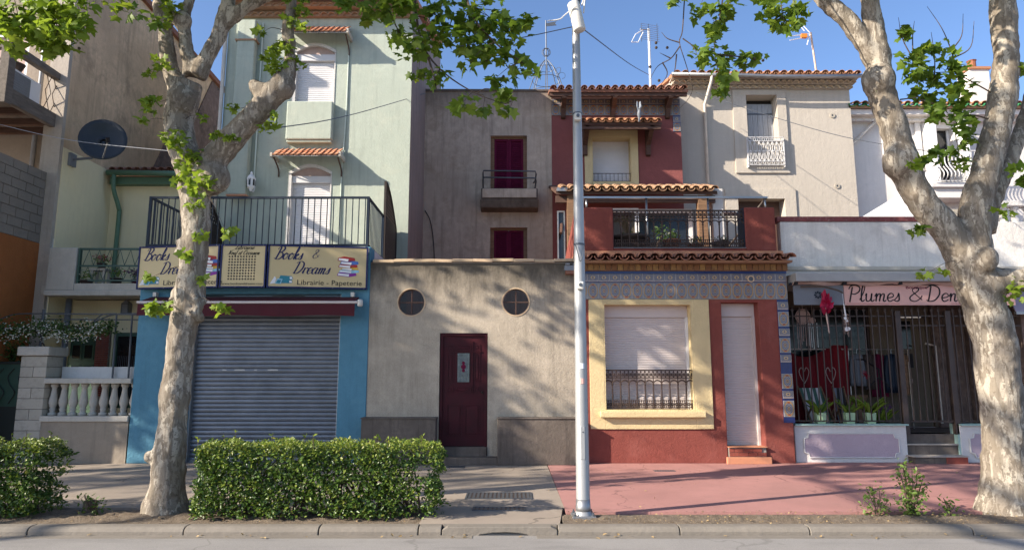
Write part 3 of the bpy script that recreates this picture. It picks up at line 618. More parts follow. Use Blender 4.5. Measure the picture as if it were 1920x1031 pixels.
lt = thing('wall_lantern', 'small grey box lantern on the wall under the cream balcony', 'lamp', (-8.35, 14.75, 2.9))
MB().prism_y([(-8.43, 2.9), (-8.27, 2.9), (-8.27, 3.12), (-8.35, 3.19), (-8.43, 3.12)], 14.66, 14.80).build('case', M['pipegrey'], lt); frame4(MB(), -8.43, -8.27, 2.9, 3.12, .02, 14.65, 14.659).build('rim', M['irongrey'], lt)
def potted(name, lab, cat, loc, pr, ph, pmat, lmat, n, rad, lsize, shape='oval', fl=None, grp=None):
    t = thing(name, lab, cat, loc, group=grp); x, y, z = loc
    MB().lathe([(pr*.72, 0), (pr, ph*.85), (pr*1.08, ph*.85), (pr*1.08, ph), (pr*.9, ph), (pr*.85, ph*.9)], x, y, z, 14).build('pot', pmat, t, smooth=True)
    c = (x, y, z + ph + rad[2]*.75)
    if shape == 'blade':
        pos = np.tile([x, y, z+ph*.9], (n, 1)) + rng.normal(0, pr*.25, (n, 3))*[1, 1, 0]; a = rng.uniform(0, 2*math.pi, n); tip = np.stack([np.cos(a)*.55, np.sin(a)*.55, rng.uniform(.5, 1.3, n)], 1); nr = np.stack([-np.cos(a), -np.sin(a), np.full(n, .8)], 1)
        place(leaf_mesh('foliage', pos, nr, tip, rng.uniform(.75, 1.1, n)*lsize, 'blade', lmat), 'foliage', None, t)
    else:
        pos = clump(c, rad, n); place(leaf_mesh('foliage', pos, rdir(n, .6), rdir(n), rng.uniform(.7, 1.2, n)*lsize, shape, lmat), 'foliage', None, t)
    if fl:
        pos = clump((c[0], c[1], c[2]+rad[2]*.4), (rad[0], rad[1], rad[2]*.7), fl[1]); place(leaf_mesh('flowers', pos, rdir(fl[1], .4) + [0, -.8, 0], rdir(fl[1]), rng.uniform(.03, .05, fl[1]), 'oval', fl[0]), 'flowers', None, t, kind='stuff')
    return t
st = thing('plant_stool', 'small pale stool holding the red geranium on the cream balcony', 'stool', (-8.45, 13.85, 3.38)); bx(-8.62, -8.30, 13.75, 14.0, 3.70, 3.74).build('seat', M['balwhite'], st)
for sx in (-8.6, -8.36):
    for sy in (13.77, 13.94): bx(sx, sx+.04, sy, sy+.04, 3.38, 3.70).build('leg', M['balwhite'], st)
potted('flowerpot', 'red geranium in a pot on the stool behind the green railing', 'flowerpot', (-8.45, 13.87, 3.74), .09, .12, M['potdark'], M['weedleaf'], 60, (.2, .14, .1), .06, fl=(M['petalred'], 90), grp='pots on the cream balcony')
potted('flowerpot', 'low leafy pot under the stool on the cream balcony', 'flowerpot', (-8.62, 13.69, 3.38), .12, .10, M['potdark'], M['weedleaf'], 70, (.18, .12, .12), .06, fl=(M['petalwhite'], 12), grp='pots on the cream balcony')
potted('flowerpot', 'leafy pot with dark blooms between the stool and the mauve plant', 'flowerpot', (-8.08, 13.80, 3.40), .11, .14, M['potdark'], M['weedleaf'], 70, (.17, .12, .13), .06, fl=(M['petalred'], 12), grp='pots on the cream balcony')
potted('flowerpot', 'round mauve flowering plant in a plum pot on the cream balcony', 'flowerpot', (-7.68, 13.80, 3.40), .09, .11, M['plum'], M['weedleaf'], 40, (.2, .14, .13), .05, fl=(M['petalmauve'], 160), grp='pots on the cream balcony')
# satellite dish on the cream side wall
ds = thing('satellite_dish', 'dark grey satellite dish on a bracket high on the cream side wall', 'satellite dish', (-9.4, 14.15, 6.2))
m = MB(); nn = 28; rings = 6; vs = [(0, 0, -.12)]; fs = []
for i in range(1, rings+1):
    r = i/rings; vs += [(.46*r*math.cos(2*math.pi*k/nn), .52*r*math.sin(2*math.pi*k/nn), -.12*(1-r*r)) for k in range(nn)]
for k in range(nn):
    fs.append((0, 1+k, 1+(k+1) % nn))
    for i in range(rings-1): fs.append((1+i*nn+k, 1+i*nn+(k+1) % nn, 1+(i+1)*nn+(k+1) % nn, 1+(i+1)*nn+k))
m.add(vs, fs); me = m.mesh('dish', recalc=False, smooth=True)
dm = Matrix.Translation((-8.72, 13.95, 6.55)) @ Euler((R(72), R(0), R(24)), 'XYZ').to_matrix().to_4x4(); me.transform(dm)
o = place(me, 'dish', M['dish'], ds); sm = o.modifiers.new('thickness', 'SOLIDIFY'); sm.thickness = .015
MB().tube([(-9.56, 14.25, 6.2), (-9.15, 14.3, 6.25), (-8.8, 14.08, 6.5)], .03, 8).build('arm', M['pipegrey'], ds, smooth=True); bx(-9.57, -9.50, 14.15, 14.35, 6.05, 6.33).build('bracket', M['pipegrey'], ds)
MB().tube([tuple(dm @ Vector((.05, -.48, .0))), tuple(dm @ Vector((.16, -.30, .36)))], .018, 6).build('feed_arm', M['zinc'], ds); MB().tube([tuple(dm @ Vector((.16, -.30, .33))), tuple(dm @ Vector((.14, -.22, .40)))], .04, 10).build('receiver', M['black'], ds)
# front garden: block pillar, balustrade, gate, pergola, jasmine
gp = thing('block_pillar', 'pale stone block gate pillar with a flat cap', 'pillar', (-8.8, 12.8, 0))
bx(-9.05, -8.60, 12.72, 13.15, 0, 1.93).build('core', M['mortar'], gp)
for r in range(10):
    z = .005 + r*.192
    if r % 2: rows = [(-9.065, -8.585)]
    else: rows = [(-9.065, -8.83), (-8.822, -8.585)]
    for a, b in rows: bx(a, b, 12.70, 13.165, z, z+.184).build('stone', M['stone'], gp, bevel=.006)
bx(-9.12, -8.53, 12.64, 13.22, 1.932, 2.10).build('cap', M['balwhite'], gp, bevel=.02)
bs = thing('balustrade', 'low garden wall with a row of pale turned balusters', 'balustrade', (-7.8, 12.85, 0))
bx(-8.58, -6.99, 12.70, 13.05, 0, .74).build('base_wall', stucco('tan_cement', (.33, .275, .215), .2, 1.4, .4, 50., streak=.3, blot=(.2, .165, .13), blot_amt=.5), bs); bx(-8.6, -6.985, 12.66, 13.08, .74, .84).build('plinth', M['balwhite'], bs, bevel=.012)
bx(-8.58, -6.985, 12.66, 13.06, 1.425, 1.52).build('rail', M['balwhite'], bs, bevel=.012); bx(-8.55, -6.99, 13.1, 13.16, 1.50, 1.735).build('board', M['whitetrim'], bs)
bprof = [(.075, 0), (.075, .05), (.05, .055), (.045, .09), (.06, .115), (.045, .14), (.055, .16), (.078, .23), (.075, .28), (.055, .38), (.045, .47), (.042, .50), (.055, .51), (.055, .53), (.07, .535), (.07, .585)]
bmesh_ = MB().lathe(bprof, n=14).mesh('baluster', smooth=True); bmesh_.materials.append(M['balwhite'])
for i in range(9): place(bmesh_, 'baluster', None, bs, loc=(-8.50 + i*.187, 12.86, .84))
gt = thing('metal_gate', 'dark green metal garden gate beside the block pillar', 'gate', (-9.5, 12.95, 0))
g1 = frame4(MB(), -10.4, -9.08, .1, 1.83, .05, 12.93, 12.98).build('frame', M['darkgate'], gt); bx(-10.35, -9.13, 12.96, 12.975, .15, 1.0).build('lower_panel', M['darkgate'], gt); bx(-10.35, -9.13, 12.965, 12.97, 1.0, 1.78).build('upper_panel', M['greenmetal'], gt)
for i in range(6):
    x = -10.2 + i*.2; MB().tube(spline([(x, 12.94, 1.05), (x+.1, 12.94, 1.25), (x, 12.94, 1.4), (x-.05, 12.94, 1.55), (x+.05, 12.94, 1.7)], 4), .008, 5).build('scroll', M['darkgate'], gt)
pg = thing('iron_pergola', 'dark iron pergola bars spanning the front garden above the jasmine', 'pergola', (-8.9, 13, 0))
MB().tube([(-8.95, 13.0, 2.1), (-8.95, 13.0, 2.82)], .025, 6).build('post', M['irongrey'], pg); MB().tube([(-9.0, 13, 2.74), (-7.0, 13, 2.72)], .014, 6).build('bar', M['irongrey'], pg); MB().tube([(-9.0, 13, 2.63), (-7.0, 13, 2.62)], .012, 6).build('bar', M['irongrey'], pg)
for a, b in ((-9.9, -8.95), (-8.0, -7.0), (-8.0, -7.55)): MB().tube(spline([(a, 13, 2.56), ((a*.6+b*.4), 13, 2.72), (b, 13, 2.74)], 6), .012, 6).build('bar', M['irongrey'], pg)
for x in (-7.55, -7.25): MB().tube([(x, 13, 2.72), (x, 13.1, 0.0)], .018, 6).build('post', M['irongrey'], pg)
jv = thing('jasmine_vine', 'jasmine vine covered in white blossom along the pergola', 'vine', (-8.6, 12.9, 0))
n = 2400; t_ = rng.random(n); pos = np.stack([-10.4 + 2.95*t_, 12.8 + rng.normal(0, .13, n), 2.42 + .05*np.sin(t_*14) + rng.normal(0, .11, n)*(1.1-.5*t_)], 1)
place(leaf_mesh('leaves', pos, rdir(n, .6), rdir(n), rng.uniform(.04, .075, n), 'oval', M['vineleaf']), 'leaves', None, jv, kind='stuff')
n = 650; t_ = rng.random(n); pos = np.stack([-10.4 + 2.85*t_, 12.68 + rng.normal(0, .08, n), 2.38 + .05*np.sin(t_*14) + rng.normal(0, .09, n)], 1)
place(leaf_mesh('blossom', pos, rdir(n)*.6 + [0, -1, .5], rdir(n), rng.uniform(.03, .05, n), 'oval', M['petalwhite']), 'blossom', None, jv, kind='stuff')
m = MB()
for k in range(4): m.tube(spline([(-10.4, 12.85, 2.4), (-9.6, 12.8+.1*k, 2.45), (-8.8, 12.9, 2.38+.04*k), (-7.6, 12.85, 2.45)], 5), .01, 5)
m.tube(spline([(-8.95, 13.0, 0), (-8.5, 13.2, 1.2), (-8.95, 12.95, 2.3)], 5), .015, 5); m.build('stem', M['twig'], jv)
pos = clump((-9.75, 13.4, 2.0), (.55, .3, .25), 300); sh = thing('garden_shrub', 'dark green shrub behind the metal gate', 'shrub', (-9.75, 13.4, 0)); place(leaf_mesh('foliage', pos, rdir(300, .6), rdir(300), rng.uniform(.05, .1, 300), 'oval', M['vineleaf']), 'foliage', None, sh)
MB().tube(spline([(-9.75, 13.4, 0), (-9.7, 13.45, 1.0), (-9.8, 13.4, 2.0)], 5), .02, 5).build('stem', M['twig'], sh)

# ------------------------------------------------------------------ pale green house over the blue bookshop
GH = thing('green_house', 'tall pale green house rising behind a blue ground-floor shop', 'house', (-4.8, 14.5, 0))
m = MB().wall(-6.97, -2.67, 0, 3.98, 12.70, .35, [(-5.92, -3.20, 0, 3.08)]); m.build('shop_front', M['blue'], GH, bevel=.012)
bx(-6.97, -2.67, 13.05, 15.8, 3.72, 3.97).build('terrace_slab', M['whitetrim'], GH)
bx(-6.97, -6.7, 13.05, 15.8, 0, 3.72).build('shop_side', M['blue'], GH); bx(-2.95, -2.67, 13.05, 15.8, 0, 3.72).build('shop_side', M['brownside'], GH)
bx(-6.9, -2.70, 12.62, 12.699, 3.86, 3.95).build('terrace_edge', M['oldwhite'], GH)
sh_ = roller('roller_shutter', M['galv'], GH, -5.9, -3.22, .02, 3.06, 12.86, .080, .024)
m = bx(-5.92, -3.20, 12.80, 12.93, -.0, .05); m.build('bottom_bar', M['galv'], sh_)
for x, w in ((-5.39, .07), (-5.17, .19), (-4.80, .05), (-4.55, .19)): bx(x*1.0+.0, x+w, 12.835, 12.839, 1.66, 1.685).build('sticker', M['zinc'], sh_)
bx(-5.93, -5.9, 12.74, 12.90, 0, 3.06).build('guide_rail', M['zinc'], GH); bx(-3.22, -3.19, 12.74, 12.90, 0, 3.06).build('guide_rail', M['zinc'], GH)
# awning, folded
aw = thing('shop_awning', 'folded burgundy canvas awning with a white front bar above the roller shutter', 'awning', (-4.8, 12.45, 2.6))
MB().prism_x([(12.69, 3.02), (12.40, 2.93), (12.40, 2.915), (12.69, 3.0)], -6.75, -2.86).build('canopy', M['awnred'], aw)
bx(-6.83, -2.80, 12.335, 12.395, 2.862, 2.908).build('front_bar', M['shutmauve'], aw, bevel=.012); MB().lathe([(.03, 0), (.05, .02), (.05, .11), (.03, .13)], -2.77, 12.38, 2.81, 10).build('end_cap', M['plasticwhite'], aw, smooth=True)
vs = [(-6.81 + .05*i, 12.36 + .003*math.sin(i*.7), 2.855) for i in range(80)]; low = [(x, y - .01, 2.64 + .012*math.sin(i*.21)) for i, (x, y, z) in enumerate(vs)]
m = MB().add(vs + low, [(i, i+1, 81+i, 80+i) for i in range(79)]); o = m.build('valance', M['awnred'], aw); o.modifiers.new('cloth', 'SOLIDIFY').thickness = .004
for x in (-6.68, -3.0): bx(x, x+.06, 12.60, 12.699, 3.02, 3.10).build('wall_bracket', M['plasticwhite'], aw)
# three sign boards forming a shallow bow
def sign(lab, x0, x1, y, rz, cx):
    t = thing('shop_sign', lab, 'sign', (cx, y, 3.15), rz, group='gold sign boards above the awning'); a, b = x0-cx, x1-cx
    bx(a, b, -.02, .03, 0, .80).build('panel', M['gold'], t, local=True); fr = frame4(MB(), a, b, 0, .80, .028, -.032, .032).build('frame', M['navy'], t, local=True)
    for k in range(4):
        for z in (.012, .788): MB().ball((a + .06 + (b-a-.12)*k/3, -.034, z), .007, 6, 4).build('screw', M['zinc'], t, local=True)
    return t, a, b
def book_pile(t, x, z, s):
    """stack of four closed books, spines and pages, printed flat"""
    cols = [('purpleprint', .0, .055, .46), ('lightblue', .055, .095, .44), ('redprint', .135, .05, .38), ('redprint', .235, .055, .46), ('blueprint', .29, .055, .42), ('redprint', .345, .06, .40)]
    zz = 0
    for i, (c, _, h, w) in enumerate([('purpleprint', 0, .075, .44), ('lightblue', 0, .06, .46), ('yellowprint', 0, .05, .40), ('redprint', 0, .07, .44), ('blueprint', 0, .075, .42), ('redprint', 0, .08, .40)]):
        o = .02*((i*37) % 5 - 2); q = lambda u, v: (x + (u+o)*s, z + (zz+v)*s)
        MB().prism_y([q(0, .01), q(w*.62, -.02), q(w, .015), q(w*.97, h), q(w*.36, h+.035), q(0.02, h)], -.0235, -.0205).build('print', M[c], t, local=True)
        MB().prism_y([q(.02, .02), q(w*.60, -.008), q(w*.62, h*.62), q(.03, h*.86)], -.0265, -.0238).build('print', M['whiteprint'], t, local=True); zz += h + .004
def open_book(t, x, z, s):
    P = lambda pts, m_, y=-.0235: MB().prism_y([(x+a*s, z+b*s) for a, b in pts], y, y+.003).build('print', M[m_], t, local=True)
    P([(.45, .05), (1.05, .05), (1.1, .12), (1.05, .22), (1.12, .3), (1.05, .42), (.5, .45), (.42, .25)], 'tealprint'); P([(.95, .08), (1.08, .08), (1.06, .19), (.94, .19)], 'whiteprint', -.0268); P([(.97, .26), (1.1, .27), (1.06, .38), (.95, .37)], 'whiteprint', -.0268)
    P([(0, .0), (.24, .04), (.30, .28), (.22, .40), (.05, .12)], 'whiteprint', -.0268); P([(.24, .02), (.52, 0), (.62, .26), (.36, .28)], 'lightblue', -.0300); P([(.30, .05), (.48, .04), (.55, .20), (.38, .22)], 'tealprint', -.0332)
def big_sign(t, a, b):
    w = b-a; y = -.0225
    script('lettering', 'Books', .24, M['navy'], t, a + .10, y, .53, .50, .45, (.03, .11), True); script('lettering', '&', .17, M['navy'], t, a+.78, y, .56, .13, .25, (.03, .08), True); script('lettering', 'Dreams', .23, M['navy'], t, a + .44, y, .27, .66, .45, (.03, .11), True)
    text('lettering', 'Librairie - Papeterie', .135, M['black'], t, a + .53, y, .065, width=1.16, local=True); open_book(t, a + .06, .07, .36); book_pile(t, a + 1.28, .24, .80)
t, a, b = sign('gold sign board left of the perforated panel, partly behind the plane trunk', -6.98, -5.36, 12.47, R(-8), -6.17)
big_sign(t, a, b)
t, a, b = sign('narrow gold sign board with a grid of dots and a web address', -5.345, -4.505, 12.36, 0, -4.925)
script('lettering', 'Librairie', .085, M['black'], t, a+.24, -.0225, .71, .36, .5, (.05, .13), True); script('lettering', "Neuf et Occasion", .085, M['black'], t, a+.12, -.0225, .61, .58, .5, (.05, .13), True)
m = MB()
for i in range(10):
    for j in range(9): m.disc_y(a + .16 + i*.052, .16 + j*.052, .0165, -.0228, -.0203, 8)
m.build('perforations', M['black'], t, local=True); text('lettering', 'www.booksanddreams.com', .06, M['black'], t, a+.05, -.0225, .055, width=.74, local=True)
t, a, b = sign('gold sign board with stacked books at the end beside the concrete wall', -4.49, -2.69, 12.48, R(8), -3.59)
big_sign(t, a, b)
# terrace railing
rl = MB(); 
for z in (4.0, 4.93): rl.box(-6.96, -2.74, 12.74, 12.78, z, z+.04); rl.box(-2.78, -2.74, 12.78, 14.28, z, z+.04); rl.box(-6.96, -6.92, 12.78, 15.6, z, z+.04)
for x, y in ((-6.96, 12.74), (-2.78, 12.74), (-2.78, 14.24), (-6.96, 14.9)): rl.box(x-.004, x+.044, y-.004, y+.044, 3.9, 4.97)
rl = rl.build('railing', M['bluemetal'], GH)
bar = bx(-.008, .008, -.008, .008, 0, .89).mesh('bar'); bar.materials.append(M['bluemetal'])
for i in range(34): place(bar, 'bar', None, rl, loc=(-6.84 + i*.122, 12.76, 4.04))
for x in (-6.94, -2.76):
    for i in range(22 if x < -5 else 11): place(bar, 'bar', None, rl, loc=(x, 12.90 + i*.122, 4.04))
# main green facade
def arch_top(x0, x1, zs, rise, n=8): return [(x1 + (x0-x1)*i/n, zs + rise*math.sin(math.pi*i/n)) for i in range(n+1)]
wins = [(-5.36, -4.33, 8.10, 9.70), (-5.34, -4.31, 3.98, 6.60)]
m = MB().wall(-7.02, -2.46, 3.98, 10.35, 15.8, .3, wins); m.build('wall', M['green'], GH)
bx(-2.76, -2.455, 16.1, 22, 0, 10.35).build('side_wall', M['brownside'], GH); bx(-2.76, -2.455, 15.803, 16.1, 0, 3.98).build('side_wall', M['brownside'], GH); bx(-2.62, -2.455, 15.802, 16.099, 3.98, 10.35).build('side_face', M['brownside'], GH) 
bx(-7.02, -6.72, 16.1, 22, 3.9, 10.35).build('side_wall', M['green'], GH)
MB().prism_x([(16.1, 10.35), (22, 10.35), (22, 12.4), (16.1, 10.75)], -2.76, -2.45).build('gable', M['brownside'], GH)
for (x0, x1, z0, z1) in wins:
    sp = MB(); zs = z1-.19; A = arch_top(x0, x1, zs, .19)
    sp.prism_y([(x1, z1), (x1, zs)] + A[1:5] + [((x0+x1)/2, z1)], 15.801, 15.95); sp.prism_y([(x0, z1), ((x0+x1)/2, z1)] + A[4:], 15.801, 15.95); sp.build('arch_spandrel', M['green'], GH)
    fr = MB(); w_ = .07
    fr.box(x0, x0+w_, 15.785, 15.93, z0, zs-.078); fr.box(x1-.03, x1, 15.785, 15.93, z0, zs-.078)
    B = [(x, z-.075) for x, z in arch_top(x0+.0, x1-.0, zs, .19)]
    for i in range(8): fr.prism_y([A[i], A[i+1], B[i+1], B[i]], 15.785, 15.93)
    fr = fr.build('window', M['whitetrim'], GH)
    bx(x0+.07, x1-.03, 15.88, 15.95, zs-.10, z1-.02).build('tympanum', M['lace'], fr); bx(x0+.07, x1-.03, 15.83, 15.95, zs-.26, zs-.10).build('shutter_box', M['shutwhite'], fr)
    roller('shutter', M['shutwhite'], fr, x0+.07, x1-.03, z0, zs-.26, 15.92, .055, .010)
bx(-5.42, -4.31, 15.62, 15.799, 7.16, 8.12).build('balcony_box', M['green'], GH, bevel=.03); bx(-5.40, -4.33, 15.66, 15.799, 7.10, 7.159).build('box_moulding', M['green'], GH, bevel=.015)
bx(-5.36, -4.33, 15.802, 16.0, 8.04, 8.10).build('sill', M['whitetrim'], GH)
# chimney breast, pipes, brackets
m = bx(-6.70, -6.27, 15.58, 15.799, 5.80, 10.2); m.build('chimney_breast', M['green'], GH, bevel=.02); bx(-6.74, -6.23, 15.56, 15.7985, 9.65, 9.69).build('chimney_band', M['tilepale'], GH); bx(-6.72, -6.25, 15.57, 15.7985, 5.76, 5.799).build('chimney_foot', M['tileflat'], GH)
MB().tube([(-7.06, 15.75, 3.9), (-7.06, 15.75, 10.3)], .05, 10).build('downpipe', M['pipewhite'], GH, smooth=True); MB().tube([(-6.16, 15.77, 6.0), (-6.16, 15.77, 10.2)], .02, 8).build('conduit', M['greenw'], GH)
MB().tube(spline([(-4.02, 15.78, 9.9), (-4.02, 15.78, 8.2), (-4.05, 15.77, 7.0), (-4.08, 15.78, 6.3), (-4.06, 15.78, 4.0)], 4), .014, 6).build('cable', M['greenw'], GH)
# small tiled canopies over the two windows
def canopy(x0, x1, zb, zf, y0, y1):
    c = MB().prism_x([(y1, zb), (y0, zf), (y0, zf-.012), (y1, zb-.03)], x0, x1).build('canopy', M['whitetrim'], GH)
    n = round((x1-x0)/.13); p = (x1-x0)/n
    me = MB().prism_y([(-p*.52, 0), (p*.1, .004), (p*.52, .03), (p*.52, .055), (p*.1, .034), (-p*.52, .024)], 0, .30).mesh('flat_tile'); me.materials.append(M['tileflat'])
    sl_ = math.atan2(zb-zf, y1-y0)
    for r in range(2):
        for i in range(n): place(me, 'tile', None, c, loc=(x0 + (i+.5)*p, y0 - .02 + r*.17 + random.uniform(-.01, .01), zf + .006 + r*.17*math.tan(sl_) + r*.018), rot=(sl_, 0, random.uniform(-.02, .02)))
    bx(x1, x1+.05, y0-.02, y1, zf-.02, zf+.09).build('end_trim', M['balwhite'], c); bx(x0-.05, x0, y0-.02, y1, zf-.02, zf+.075).build('end_trim', M['balwhite'], c)
    for x in (x0+.02, x1-.03): MB().tube(spline([(x, y1-.02, zf-.38), (x, y1-.06, zf-.2), (x, y0+.06, zf-.03)], 4), .018, 6).build('bracket', M['wooddark'], c)
canopy(-5.60, -4.05, 6.92, 6.66, 15.34, 15.8); canopy(-5.50, -3.98, 10.06, 9.74, 15.34, 15.8)
rf = MB().prism_x([(15.25, 10.78), (22.2, 13.0), (22.2, 12.9), (15.25, 10.62)], -7.1, -2.40).build('roof', M['tile'], GH)
genoise(rf, -7.0, -2.45, 15.8, 10.36, .19, 'genoisebrown', .16); bx(-7.02, -2.455, 15.70, 15.803, 10.35, 10.50).build('cornice_bed', M['genoisebrown'], rf); genoise(rf, -7.0, -2.45, 15.8, 10.50, .19, 'genoisebrown', .34); bx(-7.02, -2.455, 15.5, 15.803, 10.50, 10.62).build('cornice_bed', M['genoisebrown'], rf)
tile_eave(rf, -7.05, -2.45, 15.2, 10.80, .2, 'tile', R(17.5), 1)
ln = thing('wall_lantern', 'white ornate wall lantern on the pale green chimney breast side', 'lamp', (-6.10, 15.6, 5.9))
MB().lathe([(.02, 0), (.035, .03), (.05, .06), (.085, .10), (.10, .28), (.11, .30), (.06, .38), (.03, .41), (.035, .44), (.01, .48)], -6.14, 15.55, 5.86, 8).build('cage', M['pvc'], ln); MB().tube(spline([(-6.14, 15.8, 6.05), (-6.14, 15.72, 5.90), (-6.14, 15.6, 5.9)], 4), .015, 6).build('arm', M['pvc'], ln)
for k in range(6):
    a = k*math.pi/3; bx(-.022, .022, 0, .004, .02, .17).build('pane', M['darkglass'], ln, loc=(0, 0, 0)).data.transform(Matrix.Translation((-6.14, 15.55, 5.97)) @ Matrix.Rotation(a, 4, 'Z') @ Matrix.Translation((0, -.097, 0)))
# curved timber lattice screens at both ends of the terrace
def screen(lab, x):
    t = thing('lattice_screen', lab, 'screen', (x, 14.9, 3.98), group='lattice screens on the terrace'); P = [(14.35, 4.0), (15.75, 4.0)] + [(15.75 - 1.4*u, 5.0 + .75*math.sin(u*math.pi/2)) for u in np.linspace(0, 1, 9)]
    m = MB()
    for a, b in zip(P[2:-1], P[3:]): m.prism_x([a, b, (b[0], b[1]-.06), (a[0], a[1]-.06)], x-.025, x+.025)
    m.box(x-.025, x+.025, 14.32, 14.38, 4.0, 5.74); m.box(x-.025, x+.025, 15.72, 15.78, 4.0, 4.95); m.build('frame', M['screenwood'], t)
    for i in range(9):
        y = 14.39 + i*.15; place(bx(x-.01, x+.01, y, y+.135, 4.02, 5.0).mesh('slat'), 'slat', M['screenwood'], t)
    for i in range(16):
        y = 14.2 + i*.105
        def clip(dy):
            out = []
            for s_ in np.linspace(0, 1, 12):
                yy, zz = y + dy*s_, 4.98 + .8*s_
                if 14.37 < yy < 15.73 and zz < 4.96 + .75*math.sin((15.75-yy)/1.4*math.pi/2): out.append((x, yy, zz))
            return out
        for dy in (.55, -.55):
            q = clip(dy)
            if len(q) > 1: MB().tube([q[0], q[-1]], .014, 4).build('lattice_strip', M['screenwood'], t)
screen('dark timber lattice screen with a curved top by the brown side wall', -2.74); screen('dark timber lattice screen with a curved top behind the plane trunk', -6.85)

# ------------------------------------------------------------------ courtyard wall with round windows
CW = thing('courtyard_wall', 'sandy rendered street wall with two round windows and a tiled coping', 'wall', (-.8, 12.8, 0))
RW = [(-1.885, 2.925), (.072, 2.93)]; rr = .262; q = .32
holes = [(-1.34, -.45, 0, 2.35)] + [(cx-q, cx+q, cz-q, cz+q) for cx, cz in RW]
m = MB().wall(-2.668, 1.19, 0, 3.66, 12.715, .28, holes)
for cx, cz in RW:
    n = 32; vs = []
    for k in range(n):
        a = 2*math.pi*k/n; c, s = math.cos(a), math.sin(a); f = q/max(abs(c), abs(s)); 
        for y in (12.715, 12.995): vs += [(cx+rr*c, y, cz+rr*s), (cx+f*c, y, cz+f*s)]
    fs = []
    for k in range(n):
        a, b = 4*k, 4*((k+1) % n); fs += [(a, a+1, b+1, b), (a+2, b+2, b+3, a+3), (a, b, b+2, a+2)]
    m.add(vs, fs)
m.build('wall', M['concrete'], CW)
for cx, cz in RW:
    o = MB().ring_y(cx, cz, rr-.014, rr+.006, 12.705, 12.80).build('round_window', M['copetile'], CW, smooth=False); bx(cx-rr+.03, cx+rr-.03, 12.755, 12.775, cz-.009, cz+.009).build('glazing_bar', M['wooddark'], o); bx(cx-.009, cx+.009, 12.752, 12.772, cz-rr+.03, cz+rr-.03).build('glazing_bar', M['wooddark'], o)
    MB().disc_y(cx, cz, rr-.03, 12.776, 12.781, 28).build('pane', M['glass'], o)
cp = bx(-2.66, 1.19, 12.70, 13.0, 3.661, 3.68).build('coping', M['mortar'], CW)
x = -2.62
while x < 1.1:
    L = random.uniform(.33, .40)
    me = MB().prism_x([(12.66, .0), (12.66, .045), (12.84, .085), (13.04, .045), (13.04, 0)], 0, L-.004).mesh('coping_tile'); place(me, 'tile', M['copetile'], cp, loc=(x, 0, 3.68 + random.uniform(0, .012)), rot=(0, random.uniform(-.03, .03), 0)); x += L
for a, b in ((-2.69, -1.36), (-.26, 1.18)):
    bx(a, b, 12.42, 12.714, 0, .80).build('bench_block', M['conc_dark'], CW, bevel=.015); bx(a-.01, b+.01, 12.40, 12.7135, .80, .825).build('bench_top', M['conc_dark'], CW, bevel=.008)
bx(-1.36, -.26, 12.44, 12.70, 0, .13).build('step', M['conc_dark'], CW, bevel=.012); bx(-1.30, -.46, 12.68, 12.99, .0, .29).build('step', M['conc_dark'], CW, bevel=.01)
fr = MB(); fr.box(-1.335, -1.285, 12.74, 12.84, .29, 2.345); fr.box(-.505, -.455, 12.74, 12.84, .29, 2.345); fr.box(-1.285, -.505, 12.74, 12.84, 2.295, 2.345); dr = fr.build('door', M['maroon'], CW, bevel=.006)
bx(-1.285, -.505, 12.78, 12.83, .30, 2.295).build('leaf', M['maroon'], dr)
def dp(x0, x1, z0, z1): frame4(MB(), x0, x1, z0, z1, .018, 12.768, 12.779).build('moulding', M['maroon'], dr); bx(x0+.035, x1-.035, 12.770, 12.779, z0+.035, z1-.035).build('panel', M['maroon'], dr, bevel=.006)
for x0, x1 in ((-1.20, -.92), (-.87, -.59)): dp(x0, x1, .48, 1.05)
for x0, x1, z0, z1 in ((-1.2, -1.08, 1.47, 1.98), (-.70, -.59, 1.47, 1.98), (-1.2, -1.08, 2.03, 2.14), (-1.04, -.76, 2.03, 2.14), (-.70, -.59, 2.03, 2.14), (-1.2, -1.08, 1.26, 1.37), (-1.04, -.76, 1.26, 1.37), (-.70, -.59, 1.26, 1.37)): dp(x0, x1, z0, z1)
bx(-.745, -.725, 12.755, 12.779, 1.24, 2.2).build('rail', M['maroon'], dr); bx(-1.22, -.57, 12.757, 12.779, 2.0, 2.02).build('rail', M['maroon'], dr)
gl_ = bx(-1.01, -.79, 12.765, 12.779, 1.45, 1.98).build('glass_panel', M['leaded'], dr)
for x in (-.955, -.9, -.845): bx(x-.003, x+.003, 12.761, 12.764, 1.46, 1.97).build('came', M['irongrey'], dr)
for z in (1.58, 1.87): bx(-1.0, -.8, 12.7605, 12.7635, z, z+.006).build('came', M['irongrey'], dr)
m = MB(); m.disc_y(-.9, 1.73, .045, 12.757, 12.760, 12); m.disc_y(-.9, 1.80, .03, 12.757, 12.760, 10); m.disc_y(-.9, 1.66, .03, 12.757, 12.760, 10); m.build('rose_motif', M['plum'], dr)
MB().ball((-.55, 12.755, 1.26), .022, 10, 6).build('handle', M['iron'], dr)
m = MB(); m.box(.98, 1.32, 12.55, 12.71, 3.50, 3.60); m.box(1.0, 1.08, 12.53, 12.70, 3.601, 3.64); m.box(1.14, 1.2, 12.53, 12.70, 3.601, 3.64); m.build('corner_flashing', M['pipegrey'], CW, bevel=.008)
bx(1.0, 1.3, 12.56, 12.70, 3.44, 3.4999).build('corner_tile', M['tiledark'], CW)

